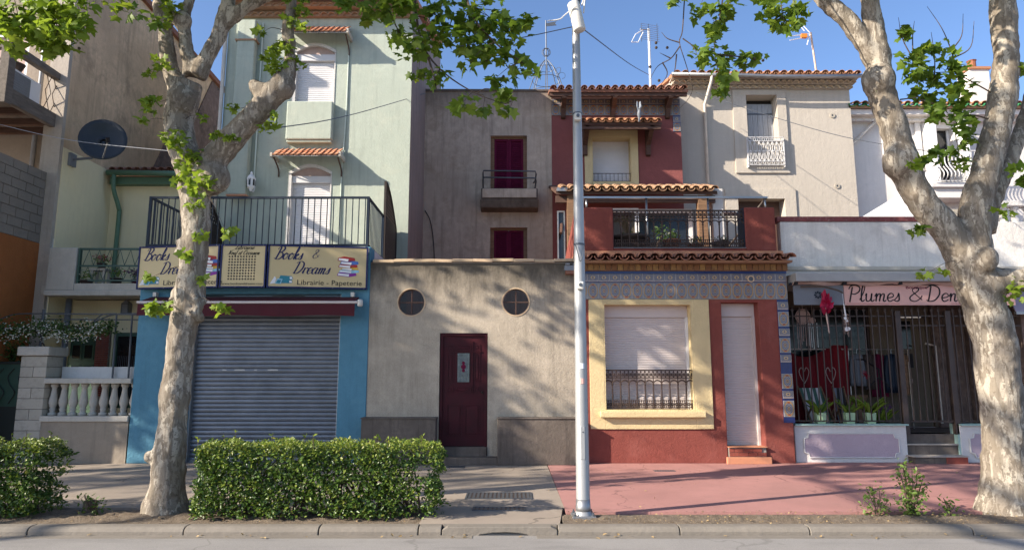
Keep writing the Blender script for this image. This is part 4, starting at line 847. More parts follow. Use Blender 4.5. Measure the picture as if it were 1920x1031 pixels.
# ------------------------------------------------------------------ grey house behind the courtyard
gy = thing('grey_house', 'bare grey cement house with plum shutters set back behind the courtyard', 'house', (-.7, 18.5, 0))
CWN = [(-.60, .42, 6.66, 8.27), (-.60, .42, 4.1, 5.63)]
MB().wall(-2.46, 1.115, 0, 9.58, 18.4, .3, CWN).build('wall', M['grey'], gy); MB().prism_y([(-2.47, 9.58), (1.115, 9.58), (1.115, 9.63), (-2.47, 9.64)], 18.36, 18.75).build('coping', M['conc_dark'], gy)
for x0, x1, z0, z1 in CWN:
    fr = MB(); fr.box(x0, x0+.10, 18.52, 18.6, z0, z1-.06); fr.box(x1-.10, x1, 18.52, 18.6, z0, z1-.06); fr.box(x0, x1, 18.52, 18.6, z1-.06, z1); fr = fr.build('window', M['woodbrown'], gy)
    for a, b in ((x0+.10, (x0+x1)/2-.004), ((x0+x1)/2+.004, x1-.10)):
        lf = frame4(MB(), a, b, z0, z1-.06, .06, 18.53, 18.575).build('shutter', M['plum'], fr)
        zz = z0+.08
        while zz < z1-.17: MB().prism_x([(18.535, zz), (18.57, zz+.045), (18.57, zz+.055), (18.535, zz+.01)], a+.06, b-.06).build('slat', M['plum'], fr); zz += .058
        bx(a-.004, b+.004, 18.576, 18.59, z0, z1-.07).build('backing', M['plum'], fr)
bl = bx(-.84, .70, 17.95, 18.4, 6.32, 6.62).build('balcony', M['conc_dark'], gy, bevel=.02); bx(-.80, .66, 17.93, 17.949, 6.36, 6.60).build('face', M['grey'], bl); MB().prism_x([(17.95, 6.32), (18.05, 6.10), (18.4, 6.05), (18.4, 6.32)], -.86, .72).build('corbel', M['conc_dark'], bl, bevel=.03)
for z in (7.12, 6.93): MB().tube([(-.80, 18.4, z-.22), (-.80, 18.3, z-.16), (-.79, 18.02, z-.05), (-.78, 17.98, z), (.64, 17.98, z-.02), (.66, 18.05, z-.08), (.64, 18.3, z-.2), (.6, 18.4, z-.22)], .02, 8).build('rail', M['irongrey'], bl, smooth=True)
MB().tube(spline([(-2.40, 18.37, 6.1), (-2.25, 18.36, 5.8), (-2.15, 18.36, 5.2), (-2.12, 18.36, 4.4), (-2.14, 18.36, 3)], 4), .012, 6).build('cable', M['black'], gy)

# ------------------------------------------------------------------ red house
RH = thing('red_house', 'dark red house with painted tile friezes, tiled eaves and yellow window surrounds', 'house', (3.1, 14, 0))
m = MB().wall(1.195, 5.13, 0, 3.50, 12.70, .40, [(1.70, 3.36, .95, 2.90), (3.91, 4.60, 0, 2.92)]); m.build('wall', M['red'], RH, bevel=.012)
bx(1.195, 1.5, 13.1, 18.4, 0, 3.80).build('side_wall', M['red'], RH); bx(4.83, 5.13, 13.1, 18.4, 0, 3.80).build('side_wall', M['red'], RH); bx(1.195, 5.13, 12.70, 18.4, 3.8005, 3.90).build('terrace_floor', M['tileflat'], RH); bx(1.195, 5.13, 12.70, 13.1, 3.50, 3.80).build('wall_top', M['red'], RH)
m = MB(); m.box(1.43, 1.70, 12.672, 12.699, .61, 2.97); m.box(3.36, 3.67, 12.672, 12.699, .61, 2.97); m.box(1.70, 3.36, 12.672, 12.699, .61, .95); m.box(1.70, 3.36, 12.672, 12.699, 2.90, 2.97)
sr = m.build('window', M['yellow'], RH, bevel=.006); m = MB(); m.box(3.325, 3.362, 12.675, 13.0, .95, 2.902); m.box(1.698, 1.72, 12.675, 13.0, .95, 2.902); m.box(1.72, 3.325, 12.675, 13.0, 2.875, 2.902); m.box(1.72, 3.325, 12.675, 13.0, .93, .955); m.build('reveal', M['yellow'], sr)
bx(1.60, 3.51, 12.56, 12.70, .82, .93).build('sill', M['yellow'], sr, bevel=.012)
bx(1.72, 3.325, 12.92, 13.0, 2.66, 2.875).build('shutter_box', M['shutmauve'], sr); roller('shutter', M['shutmauve'], sr, 1.72, 3.285, .955, 2.66, 12.97, .045, .008); bx(3.285, 3.325, 12.90, 13.0, .955, 2.66).build('guide_rail', M['pvc'], sr)
# cast-iron arcade panel, one bay (column, arch, crown, foot)
def bay_mesh(w, h):
    m = MB(); r = .012
    m.tube([(0, 0, .01), (0, 0, .09), (0, 0, h*.62)], [.016, .014, .012], 6); m.lathe([(.009, 0), (.018, .01), (.018, .03), (.010, .045)], 0, 0, h*.60, 6); m.lathe([(.016, 0), (.016, .02), (.009, .04)], 0, 0, h*.26, 6)
    m.tube([(w/2 + w/2*math.cos(a), 0, h*.64 + w*.46*math.sin(a)) for a in np.linspace(math.pi, 0, 9)], r, 5)
    for x in (.25, .5, .75): m.tube([(w*x, 0, .0), (w*x, 0, h*.17)], .009, 4); m.ball((w*x, 0, h*.19), .015, 6, 4)
    for cx in (.25, .75):
        m.tube([(w*cx + w*.15*math.cos(a), 0, h*.09 + w*.16*math.sin(a)) for a in np.linspace(0, 2*math.pi, 9)], .010, 4); m.tube([(w*cx + w*.13*math.cos(a), 0, h*.905 + w*.14*math.sin(a)) for a in np.linspace(0, 2*math.pi, 9)], .009, 4)
    m.tube([(0, 0, h*.64), (0, 0, h)], .011, 4); m.tube([(w*.5, 0, h*.84), (w*.5, 0, h)], .010, 4)
    for a_, b_ in ((0, .5), (.5, 1)): m.tube([(w*a_, 0, h*.82), (w*b_, 0, h)], .006, 4); m.tube([(w*b_, 0, h*.82), (w*a_, 0, h)], .006, 4)
    me = m.mesh('bay'); me.materials.append(M['iron']); return me
def arcade(parent, x0, x1, y, z0, h, n, name='railing'):
    m = MB(); m.box(x0, x1, y-.012, y+.012, z0+h, z0+h+.028); m.box(x0, x1, y-.008, y+.008, z0+h*.80, z0+h*.80+.016); m.box(x0, x1, y-.01, y+.01, z0-.012, z0+.008); m.box(x0, x1, y-.006, y+.006, z0+h*.19, z0+h*.19+.008); o = m.build(name, M['iron'], parent)
    w = (x1-x0)/n; me = bay_mesh(w, h)
    for i in range(n): place(me, 'bay', None, o, loc=(x0+i*w, y, z0))
    return o
arcade(sr, 1.70, 3.36, 12.74, .99, .66, 11, 'window_guard')
# door with roller shutter and brick step
d = roller('door_shutter', M['shutmauve'], RH, 3.93, 4.56, .29, 2.68, 13.0, .045, .008); bx(3.91, 4.60, 12.94, 13.05, 2.68, 2.92).build('shutter_box', M['shutmauve'], d); bx(4.56, 4.60, 12.93, 13.05, .29, 2.68).build('guide_rail', M['shutmauve'], d)
stp = bx(3.92, 4.59, 12.66, 13.05, 0, .285).build('door_step', M['mortar'], RH)
for r in range(2):
    for k in range(4):
        a = 3.925 + k*.168 - (.08 if r else 0); a0, a1 = max(3.922, a), min(4.588, a+.158)
        bx(a0, a1, 12.645, 12.659, .13 + r*.072, .195 + r*.072).build('brick', M['brickred'], stp)
bx(3.86, 4.66, 12.58, 12.66, 0, .12).build('sill', M['tileflat'], stp, bevel=.01); bx(3.905, 4.605, 12.62, 12.90, .286, .30).build('tread', M['tileflat'], stp)
# painted tile friezes
azu_me, azs_me = {}, {}
def azu(parent, x, y, z, w, h, small=False):
    k = (round(w, 3), round(h, 3), small)
    if k not in azu_me: me = uv_box(.002, w-.002, 0, .012, .002, h-.002, 'painted_tile'); me.materials.append(M['azus' if small else 'azu']); azu_me[k] = me
    place(azu_me[k], 'tile', None, parent, loc=(x, y, z), rot=(random.uniform(-.006, .006), 0, random.uniform(-.006, .006)))
fz = bx(1.20, 5.15, 12.688, 12.699, 2.975, 3.51).build('frieze', M['mortar'], RH); n = 19; w = (5.15-1.205)/n
for i in range(n): azu(fz, 1.205+i*w, 12.674, 2.985, w, .30)
for i in range(n): azu(fz, 1.205+i*w, 12.674, 3.305, w, .15, True)
bx(1.202, 5.15, 12.672, 12.687, 3.287, 3.302).build('border_strip', M['cobalt'], fz); bx(1.202, 5.15, 12.668, 12.687, 3.458, 3.508).build('border_strip', M['cobalt'], fz)
MB().ring_y(4.48, 3.36, .045, .065, 12.655, 12.673, 20).build('vent_ring', M['copetile'], fz); MB().disc_y(4.48, 3.36, .045, 12.665, 12.672, 18).build('vent', M['irongrey'], fz)
cz = bx(4.95, 5.155, 12.688, 12.6995, .72, 2.974).build('tile_column', M['cobalt'], RH); z = 2.93; k = 0
seq = [(.15, 1), (.27, 0), (.14, 1), (.27, 0), (.14, 1), (.13, 2), (.27, 0), (.14, 1), (.29, 0)]
for h, kind in seq:
    z -= h
    if kind < 2: azu(cz, 4.955, 12.674, z, .197, h, kind == 1)
    z -= .038
# brick cornice and tiled eave above the frieze
cn = bx(1.20, 5.16, 12.62, 12.70, 3.51, 3.66).build('cornice', M['genoisebrown'], RH)
for i in range(36):
    a = 1.205 + i*.11; bx(a, a+.095, 12.592, 12.619, 3.515, 3.625).build('brick', M['brick'], cn)
ev = MB().prism_x([(12.36, 3.66), (12.70, 3.73), (12.70, 3.64), (12.40, 3.625)], 1.20, 5.16).build('eave', M['genoisebrown'], RH); tile_eave(ev, 1.26, 5.10, 12.28, 3.70, .225, 'tiledark', R(9), 1, .44)
# terrace front: pillars, parapet, cast-iron railing, steel handrail
for a, b in ((1.38, 1.93), (4.44, 5.02)): bx(a, b, 12.71, 13.15, 3.901, 4.75).build('pillar', M['red'], RH, bevel=.02)
bx(1.93, 4.44, 12.72, 12.86, 3.901, 3.955).build('parapet', M['red'], RH, bevel=.01); bx(1.93, 4.44, 12.70, 12.88, 3.9555, 3.962).build('parapet_cap', M['zinc'], RH); bx(4.425, 4.439, 12.74, 13.1, 3.963, 4.75).build('pillar_post', M['bluemetal'], RH)
arcade(RH, 1.93, 4.43, 12.76, 3.99, .69, 16, 'terrace_railing')
hr = bx(1.38, 4.98, 12.92, 12.98, 4.985, 5.02).build('handrail', M['steel'], RH)
for x, z in ((1.45, 4.75), (2.62, 3.97), (3.82, 3.97), (4.93, 4.75)): MB().tube([(x, 12.95, z), (x, 12.95, 4.99)], .02, 8).build('post', M['steel'], hr, smooth=True)
MB().tube([(1.40, 12.95, 5.0), (1.32, 15.0, 4.3)], .02, 6).build('stair_rail', M['steel'], hr); MB().tube([(4.96, 12.95, 5.0), (4.6, 14.6, 4.2)], .025, 6).build('stair_rail', M['woodgrey'], hr)
MB().prism_x([(12.75, 3.901), (15.4, 3.901), (15.4, 4.15), (13.1, 4.62), (12.75, 4.7)], 1.20, 1.36).build('side_parapet', M['red'], RH)
# porch with tiled roof over the terrace
pr = MB().prism_x([(15.1, 5.74), (18.38, 6.82), (18.38, 6.74), (15.1, 5.66)], 1.02, 4.68).build('porch_roof', M['wooddark'], RH); tile_eave(pr, 1.18, 4.60, 15.0, 5.76, .21, 'tilepale', R(18), 3)
bx(1.0, 4.66, 15.2, 15.28, 5.50, 5.66).build('beam', M['wooddark'], pr); bx(1.02, 1.25, 15.02, 15.3, 5.72, 5.80).build('flashing', M['zinc'], pr)
for x in (1.26, 4.25): bx(x, x+.24, 15.15, 15.35, 3.901, 5.66).build('post', M['woodbrown'], pr)
MB().tube([(1.12, 15.3, 4.8), (1.20, 16.0, 5.4)], .04, 4).build('brace', M['wooddark'], pr)
gz = MB(); frame4(gz, 1.55, 2.95, 3.901, 5.44, .09, 15.5, 15.58); frame4(gz, 2.80, 4.22, 3.901, 5.44, .09, 15.59, 15.67); gz = gz.build('sliding_door', M['pvc'], RH); bx(1.64, 2.86, 15.535, 15.545, 3.99, 5.35).build('pane', M['glass'], gz); bx(2.89, 4.13, 15.625, 15.635, 3.99, 5.35).build('pane', M['darkglass'], gz)
for i in range(8): MB().prism_x([(15.75, 3.95), (15.85 + .03*(i % 2), 3.95), (15.85 + .03*(i % 2), 5.3), (15.75, 5.3)], 1.66 + i*.15, 1.80 + i*.15).build('curtain_fold', M['shutwhite'], gz)
w_ = frame4(MB(), 1.06, 1.24, 3.91, 5.4, .03, 15.6, 15.65).build('side_window', M['zinc'], RH); bx(1.09, 1.21, 15.62, 15.63, 3.95, 5.36).build('pane', M['darkglass'], w_)
bx(4.62, 4.86, 15.3, 16.2, 3.9, 5.85).build('terrace_pier', M['whitetrim'], RH); bx(5.0, 5.9, 16.5, 16.9, 5.60, 5.64).build('ledge', M['pvc'], RH)
# upper storey
W3 = [(2.24, 3.34, 6.92, 8.22)]
MB().wall(1.118, 4.76, 3.9, 9.36, 18.4, .35, W3).build('upper_wall', M['redup'], RH); bx(4.46, 4.758, 18.75, 22, 3.9, 9.3).build('upper_side', M['redup'], RH)
m = MB(); m.box(2.03, 2.24, 18.36, 18.399, 6.83, 8.43); m.box(3.34, 3.53, 18.36, 18.399, 6.83, 8.43); m.box(2.24, 3.34, 18.36, 18.399, 8.22, 8.43); m.box(2.24, 3.34, 18.33, 18.399, 6.83, 6.92); uw = m.build('upper_window', M['yellow'], RH, bevel=.008)
m = MB(); m.box(3.315, 3.342, 18.37, 18.72, 6.92, 8.222); m.box(2.238, 2.26, 18.37, 18.72, 6.92, 8.222); m.box(2.26, 3.315, 18.37, 18.72, 8.19, 8.222); m.build('reveal', M['yellow'], uw)
roller('shutter', M['shutwhite'], uw, 2.26, 3.315, 6.92, 8.19, 18.68, .045, .008)
gd = MB(); gd.box(2.25, 3.33, 18.39, 18.41, 7.16, 7.175); gd.box(2.25, 3.33, 18.39, 18.41, 6.94, 6.95); gd = gd.build('window_guard', M['iron'], uw)
for i in range(10): bx(2.28+i*.112, 2.292+i*.112, 18.392, 18.404, 6.94, 7.17).build('bar', M['iron'], gd)
uf = bx(1.12, 4.755, 18.388, 18.3995, 8.86, 9.35).build('upper_frieze', M['mortar'], RH); n = 17; w = 3.62/n
for i in range(n): azu(uf, 1.13+i*w, 18.374, 8.87, w, .30); azu(uf, 1.13+i*w, 18.374, 9.19, w, .15, True)
bx(1.125, 4.75, 18.372, 18.387, 9.172, 9.188).build('border_strip', M['cobalt'], uf)
uc = bx(4.54, 4.755, 18.387, 18.3994, 8.38, 8.8595).build('frieze_return', M['cobalt'], RH); azu(uc, 4.545, 18.373, 8.66, .205, .17, True); azu(uc, 4.545, 18.373, 8.39, .205, .25)
# tiled window canopy on brackets
cp = MB().prism_x([(17.62, 8.36), (18.4, 8.70), (18.4, 8.64), (17.62, 8.29)], 1.82, 4.05).build('window_canopy', M['wooddark'], RH); tile_eave(cp, 1.92, 3.95, 17.55, 8.38, .20, 'tile', R(22), 2); bx(1.84, 4.03, 17.66, 17.74, 8.19, 8.29).build('beam', M['wooddark'], cp)
for x in (1.98, 3.74): MB().prism_x([(18.399, 7.65), (18.30, 7.68), (18.27, 7.95), (17.66, 8.24), (17.66, 8.30), (18.399, 8.52)], x, x+.13).build('bracket', M['wooddark'], cp, bevel=.012)
# roof and deep eaves on brackets
rf = MB().prism_x([(17.76, 9.36), (22.2, 10.6), (22.2, 10.5), (17.76, 9.29)], 1.02, 4.84).build('roof', M['tiledark'], RH); tile_eave(rf, 1.14, 4.72, 17.7, 9.38, .21, 'tiledark', R(16), 2)
bx(1.04, 4.82, 17.82, 17.9, 9.20, 9.29).build('fascia', M['wooddark'], rf)
for x in (1.38, 2.78, 4.32): MB().prism_x([(18.399, 8.74), (18.30, 8.78), (18.2, 9.0), (17.84, 9.16), (17.84, 9.21), (18.399, 9.34)], x, x+.13).build('bracket', M['wooddark'], rf, bevel=.012)
# pots on the red terrace
potted('planter', 'wide dark planter tub behind the iron terrace railing by the sunlit pillar', 'planter', (2.32, 13.15, 3.9), .36, .36, M['potdark'], M['vineleaf'], 40, (.2, .16, .06), .06, grp='pots on the red terrace')
potted('flowerpot', 'terracotta pot with small white flowers on the red terrace', 'flowerpot', (3.13, 13.15, 3.9), .17, .30, M['terracotta'], M['weedleaf'], 80, (.16, .14, .10), .06, fl=(M['petalwhite'], 30), grp='pots on the red terrace')
potted('flowerpot', 'terracotta pot with mauve flowers on the red terrace', 'flowerpot', (3.60, 13.15, 3.9), .14, .22, M['terracotta'], M['weedleaf'], 60, (.13, .12, .10), .06, fl=(M['petalmauve'], 40), grp='pots on the red terrace')
potted('flowerpot', 'dark pot of low foliage at the end of the terrace railing', 'flowerpot', (4.10, 13.15, 3.9), .16, .26, M['potdark'], M['vineleaf'], 60, (.13, .12, .08), .05, grp='pots on the red terrace')
ct = thing('terrace_cactus', 'tall dark leafy plant against the sliding glass door', 'plant', (3.3, 15.1, 3.9)); MB().tube(spline([(3.3, 15.1, 3.9), (3.25, 15.1, 4.4), (3.38, 15.1, 4.7)], 5), .02, 6).build('stem', M['twig'], ct); pos = clump((3.4, 15.05, 4.75), (.25, .12, .22), 90); place(leaf_mesh('foliage', pos, rdir(90, .5), rdir(90), rng.uniform(.05, .1, 90), 'oval', M['vineleaf']), 'foliage', None, ct)
# pigeon landing on the canopy: one continuous body
m = MB(); c = (3.42, 17.45, 8.55)
body = [((0, -.10, .13), .012), ((0, -.07, .125), .028), ((0, -.045, .11), .030), ((0, -.02, .075), .034), ((0, .01, .03), .055), ((0, .03, -.02), .058), ((0, .05, -.08), .042), ((0, .06, -.13), .025), ((0, .065, -.22), .032)]
m.tube([(c[0]+p[0]*1.0, c[1]+p[1], c[2]+p[2]) for p, r in body], [r for p, r in body], 10)
for sx in (-1, 1):
    W = [(.03, .0, .05), (.06, .03, .22), (.045, .05, .36), (.015, .07, .34), (.0, .07, .15), (.01, .04, -.03)]
    m.add([(c[0]+sx*a, c[1]+b, c[2]+z) for a, b, z in W] + [(c[0]+sx*(a+.008), c[1]+b+.012, c[2]+z) for a, b, z in W], [(0,1,2,3,4,5), (11,10,9,8,7,6)] + [(i, (i+1) % 6, 6+(i+1) % 6, 6+i) for i in range(6)])
pgn = m.build('pigeon', M['pigeon'], None, smooth=True, label='grey pigeon fluttering with raised wings at the tiled window canopy', cat='bird')

# ------------------------------------------------------------------ beige house
BH = thing('beige_house', 'beige rendered house with a bleached shutter and rows of cornice tiles', 'house', (7.4, 19.2, 0))
BW = [(6.84, 7.74, 8.30, 9.72), (6.46, 7.80, 4.0, 6.60)]
MB().wall(4.70, 9.90, 0, 9.90, 19.0, .5, BW).build('wall', M['beige'], BH)
m = MB(); m.box(6.45, 6.84, 18.95, 18.999, 7.36, 9.88); m.box(7.74, 8.0, 18.95, 18.999, 7.36, 9.88); m.box(6.84, 7.74, 18.95, 18.999, 7.36, 8.30); m.box(6.84, 7.74, 18.95, 18.999, 9.72, 9.88); m.build('surround', M['beige'], BH)
m = MB(); m.box(6.1, 6.46, 18.96, 18.999, 3.0, 6.88); m.box(7.80, 8.12, 18.96, 18.999, 3.0, 6.88); m.box(6.46, 7.80, 18.96, 18.999, 6.60, 6.88); m.build('surround', M['beige'], BH)
sw = bx(6.84, 7.74, 19.36, 19.40, 8.30, 9.60).build('shutter', M['shuttergrey'], BH)
for i in range(6): bx(6.845+i*.149, 6.985+i*.149, 19.325, 19.359, 7.4, 9.58).build('plank', M['shuttergrey'], sw)
for z in (9.25, 8.45): bx(6.85, 7.73, 19.315, 19.324, z, z+.04).build('strap', M['irongrey'], sw)
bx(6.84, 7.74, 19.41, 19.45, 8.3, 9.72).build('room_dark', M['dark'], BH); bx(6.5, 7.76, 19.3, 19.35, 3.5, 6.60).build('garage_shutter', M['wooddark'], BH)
rg = MB(); 
for z in (8.38, 8.27, 7.56, 7.66): rg.box(6.77, 7.83, 18.84, 18.87, z, z+.018)
for x in (6.77, 7.81): rg.box(x, x+.02, 18.84, 18.95, 7.5, 8.40)
rg = rg.build('window_balcony', M['ironwhite'], BH)
mm = MB()
for s_ in (-1, 1): mm.tube(spline([(0, 0, .0), (s_*.05, 0, .10), (s_*.03, 0, .25), (s_*.06, 0, .40), (s_*.02, 0, .55), (0, 0, .60)], 4), .008, 5)
mm.tube([(0, 0, 0), (0, 0, .6)], .008, 5); mm.ball((0, 0, .3), .028, 6, 4); mm.tube([(.04*math.cos(a), 0, .655+.04*math.sin(a)) for a in np.linspace(0, 6.28, 9)], .007, 4); mm.tube([(.035*math.cos(a), 0, -.05+.035*math.sin(a)) for a in np.linspace(0, 6.28, 9)], .007, 4)
me = mm.mesh('ornament'); me.materials.append(M['ironwhite'])
for i in range(8): place(me, 'ornament', None, rg, loc=(6.855 + i*.128, 18.855, 7.67))
for x, z in ((9.35, 9.10), (9.34, 6.98)): v = MB().ring_y(x, z, .03, .075, 18.975, 18.999, 16).build('round_vent', M['stone'], BH); MB().disc_y(x, z, .03, 18.985, 18.998, 10).build('vent_hole', M['irongrey'], v)
rf = MB().prism_x([(18.55, 10.18), (24, 11.6), (24, 11.5), (18.55, 10.10)], 4.62, 10.05).build('roof', M['tile'], BH)
genoise(rf, 4.72, 9.95, 19.0, 9.90, .185, 'genoise', .15); bx(4.7, 9.93, 18.93, 19.003, 9.9, 9.99).build('cornice_bed', M['beige'], rf); genoise(rf, 4.68, 9.98, 19.0, 10.0, .185, 'genoise', .30); bx(4.66, 9.97, 18.80, 19.003, 9.992, 10.09).build('cornice_bed', M['beige'], rf); bx(4.62, 10.02, 18.66, 19.003, 10.091, 10.13).build('cornice_slab', M['beige'], rf)
tile_eave(rf, 4.75, 9.95, 18.52, 10.19, .24, 'tile', R(15), 2)
MB().tube([(4.58, 18.47, 10.14), (6.6, 18.47, 10.10), (7.6, 18.47, 10.06), (10.1, 18.47, 10.08)], .055, 10).build('gutter', M['zinc'], BH, smooth=True)
MB().tube([(5.72, 18.47, 10.1), (5.72, 18.52, 9.95), (5.62, 18.93, 9.4), (5.62, 18.93, 4)], .045, 8).build('downpipe', M['pipewhite'], BH, smooth=True)
MB().prism_x([(18.66, 10.13), (24, 11.5), (24, 9.9), (19.0, 9.9)], 4.70, 4.95).build('gable', M['beige'], BH)

# ------------------------------------------------------------------ white house on the right
WH = thing('white_house', 'white house with green glazed eaves tiles and a bulging balcony', 'house', (13, 19.5, 0))
MB().wall(9.92, 19, 0, 9.06, 19.5, .4, [(11.18, 11.62, 8.08, 8.78), (12.30, 13.12, 7.05, 8.9), (12.2, 13.1, 4.5, 6.25)]).build('wall', M['white'], WH)
rf = MB().prism_x([(19.0, 9.42), (24, 10.76), (24, 10.66), (19.0, 9.34)], 9.85, 19.2).build('roof', M['tile'], WH)
genoise(rf, 9.95, 19, 19.5, 9.07, .24, 'genoise', .2); bx(9.9, 19.1, 19.3, 19.503, 9.06, 9.18).build('cornice_bed', M['white'], rf); bx(9.85, 19.1, 19.1, 19.503, 9.181, 9.34).build('cornice_slab', M['white'], rf)
for i in range(30):
    x = 9.95 + i*.25; place(tile_mesh('greentile', .3, .235, .10, False), 'tile', None, rf, loc=(x, 18.95, 9.36), rot=(R(12), 0, 0)); place(tile_mesh('tile', .3, .21, .09, True), 'tile', None, rf, loc=(x+.125, 18.97, 9.46), rot=(R(14), 0, 0))
w_ = frame4(MB(), 11.18, 11.62, 8.08, 8.78, .04, 19.62, 19.68).build('window', M['woodbrown'], WH); bx(11.22, 11.58, 19.64, 19.65, 8.12, 8.74).build('pane', M['darkglass'], w_); bx(11.0, 11.8, 19.38, 19.499, 7.98, 8.06).build('sill', M['white'], w_); bx(11.0, 11.16, 19.44, 19.499, 8.06, 8.95).build('shutter', M['white'], w_); bx(12.0, 12.15, 19.42, 19.499, 7.6, 9.1).build('jamb', M['whitetrim'], WH)
dr = bx(12.34, 13.08, 19.70, 19.76, 7.05, 8.96).build('balcony_door', M['darkglass'], WH); frame4(MB(), 12.3, 13.12, 7.05, 9.0, .05, 19.66, 19.72).build('frame', M['pvc'], dr)
for x in (12.22, 13.14): bx(x, x+.06, 18.9, 19.499, 7.0, 9.0).build('open_shutter', M['pvc'], dr)
bl = bx(11.9, 13.5, 18.75, 19.5, 6.88, 7.03).build('balcony', M['whitetrim'], WH, bevel=.02); bx(12.0, 13.4, 18.85, 19.5, 6.60, 6.88).build('corbel', M['white'], bl)
for z, yy in ((7.95, 18.80), (7.06, 18.80)): bx(11.92, 13.48, yy-.02, yy+.02, z, z+.03).build('rail', M['ironwhite'], bl)
for i in range(15): MB().tube(spline([(11.96+i*.108, 18.80, 7.95), (11.96+i*.108, 18.82, 7.6), (11.96+i*.108, 18.58, 7.25), (11.96+i*.108, 18.70, 7.06)], 4), .014, 5).build('bar', M['ironwhite'], bl)
gw = bx(12.2, 13.1, 19.6, 19.62, 4.5, 6.25).build('lower_window', M['darkglass'], WH)
ck = bx(14.35, 14.95, 20.2, 20.8, 9.6, 11.1).build('chimney', M['white'], WH); bx(14.3, 15.0, 20.15, 20.85, 11.1, 11.18).build('chimney_cap', M['tile'], ck); MB().lathe([(.12, 0), (.12, .3), (.15, .34)], 14.65, 20.5, 11.18, 10).build('chimney_pot', M['terracotta'], ck)
MB().tube([(9.98, 19.4, 4.0), (9.98, 19.4, 8.3), (11.0, 19.35, 9.25)], .05, 8).build('downpipe', M['pipewhite'], WH, smooth=True)
tp = thing('shade_sail', 'white triangular shade sail rising above the boutique roof', 'awning', (8, 14.5, 4.5))
o = MB().add([(6.9, 14.6, 4.55), (9.1, 14.4, 4.55), (8.75, 15.0, 5.62)], [(0, 1, 2)]).build('cloth', M['pvc'], tp); o.modifiers.new('cloth', 'SOLIDIFY').thickness = .01
MB().tube([(8.75, 15.02, 3.7), (8.75, 15.02, 5.7)], .06, 8).build('pole', M['pvc'], tp)

# ------------------------------------------------------------------ boutique on the right
BQ = thing('boutique', 'small open-fronted boutique with a flaking white parapet and a lavender panelled base', 'shop', (7.2, 13.5, 0))
bx(5.165, 9.9, 12.86, 13.05, 3.62, 4.50).build('parapet', M['oldwhite'], BQ, bevel=.012); bx(5.10, 8.9, 12.84, 13.10, 4.501, 4.60).build('coping', paint('worn_red_coping', (.17, .045, .045), .8, 0, .3, 8., .2, (.35, .3, .27), .5), BQ, bevel=.01)
bx(5.165, 9.9, 12.78, 13.05, 3.54, 3.6195).build('ledge', M['balwhite'], BQ, bevel=.015); bx(5.16, 9.9, 12.83, 13.05, 3.44, 3.5395).build('lintel', M['whitetrim'], BQ)
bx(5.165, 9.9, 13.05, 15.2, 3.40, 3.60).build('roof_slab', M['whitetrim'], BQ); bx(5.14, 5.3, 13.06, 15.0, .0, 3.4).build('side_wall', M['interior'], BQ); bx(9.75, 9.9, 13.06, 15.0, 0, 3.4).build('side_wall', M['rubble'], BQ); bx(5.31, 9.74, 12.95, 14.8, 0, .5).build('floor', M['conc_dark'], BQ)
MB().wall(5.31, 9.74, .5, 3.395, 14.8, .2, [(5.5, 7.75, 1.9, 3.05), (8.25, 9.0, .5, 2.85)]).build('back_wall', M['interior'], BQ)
iw = frame4(MB(), 5.5, 7.75, 1.9, 3.05, .05, 14.82, 14.9).build('inner_window', M['iron'], BQ); bx(5.55, 7.70, 14.86, 14.87, 1.95, 3.0).build('pane', M['darkglass'], iw); bx(5.4, 7.7, 14.66, 14.799, 1.84, 1.895).build('shelf', M['balwhite'], iw)
dd = bx(8.27, 8.98, 14.86, 14.92, .5, 2.83).build('inner_door', M['interior'], BQ); bx(8.34, 8.66, 14.845, 14.859, 2.15, 2.75).build('pane', M['darkglass'], dd); bx(8.40, 8.66, 14.845, 14.859, 1.75, 2.05).build('notice', M['black'], dd)
bx(9.05, 9.73, 14.7, 14.799, .5, 3.39).build('stone_pier', M['rubble'], BQ)
MB().tube([(8.95, 14.5, .6), (8.95, 14.5, 2.2), (8.75, 14.5, 2.25)], .025, 6).build('inner_pipe', M['pipewhite'], BQ)
bx(5.22, 9.8, 12.42, 12.83, 3.28, 3.4395).build('blind_box', paint('grey_box', (.30, .30, .30), .6), BQ, bevel=.01)
bb = MB()
vs = [(5.2 + .115*i, 12.50 + .05*math.sin(i*1.1), 3.275) for i in range(41)]; bb.add(vs + [(x, y+.06, 3.235 + .018*math.sin(i*.9)) for i, (x, y, z) in enumerate(vs)], [(i, i+1, 42+i, 41+i) for i in range(40)]); o = bb.build('rolled_blind', M['lace'], BQ); o.modifiers.new('cloth', 'SOLIDIFY').thickness = .01
bx(5.2, 9.8, 12.60, 12.70, 3.24, 3.279).build('blind_rail', M['bluemetal'], BQ)
for x in (5.22, 6.12, 7.15, 8.25): bx(x, x+.06, 12.48, 12.59, 3.23, 3.279).build('blind_clip', M['black'], BQ)
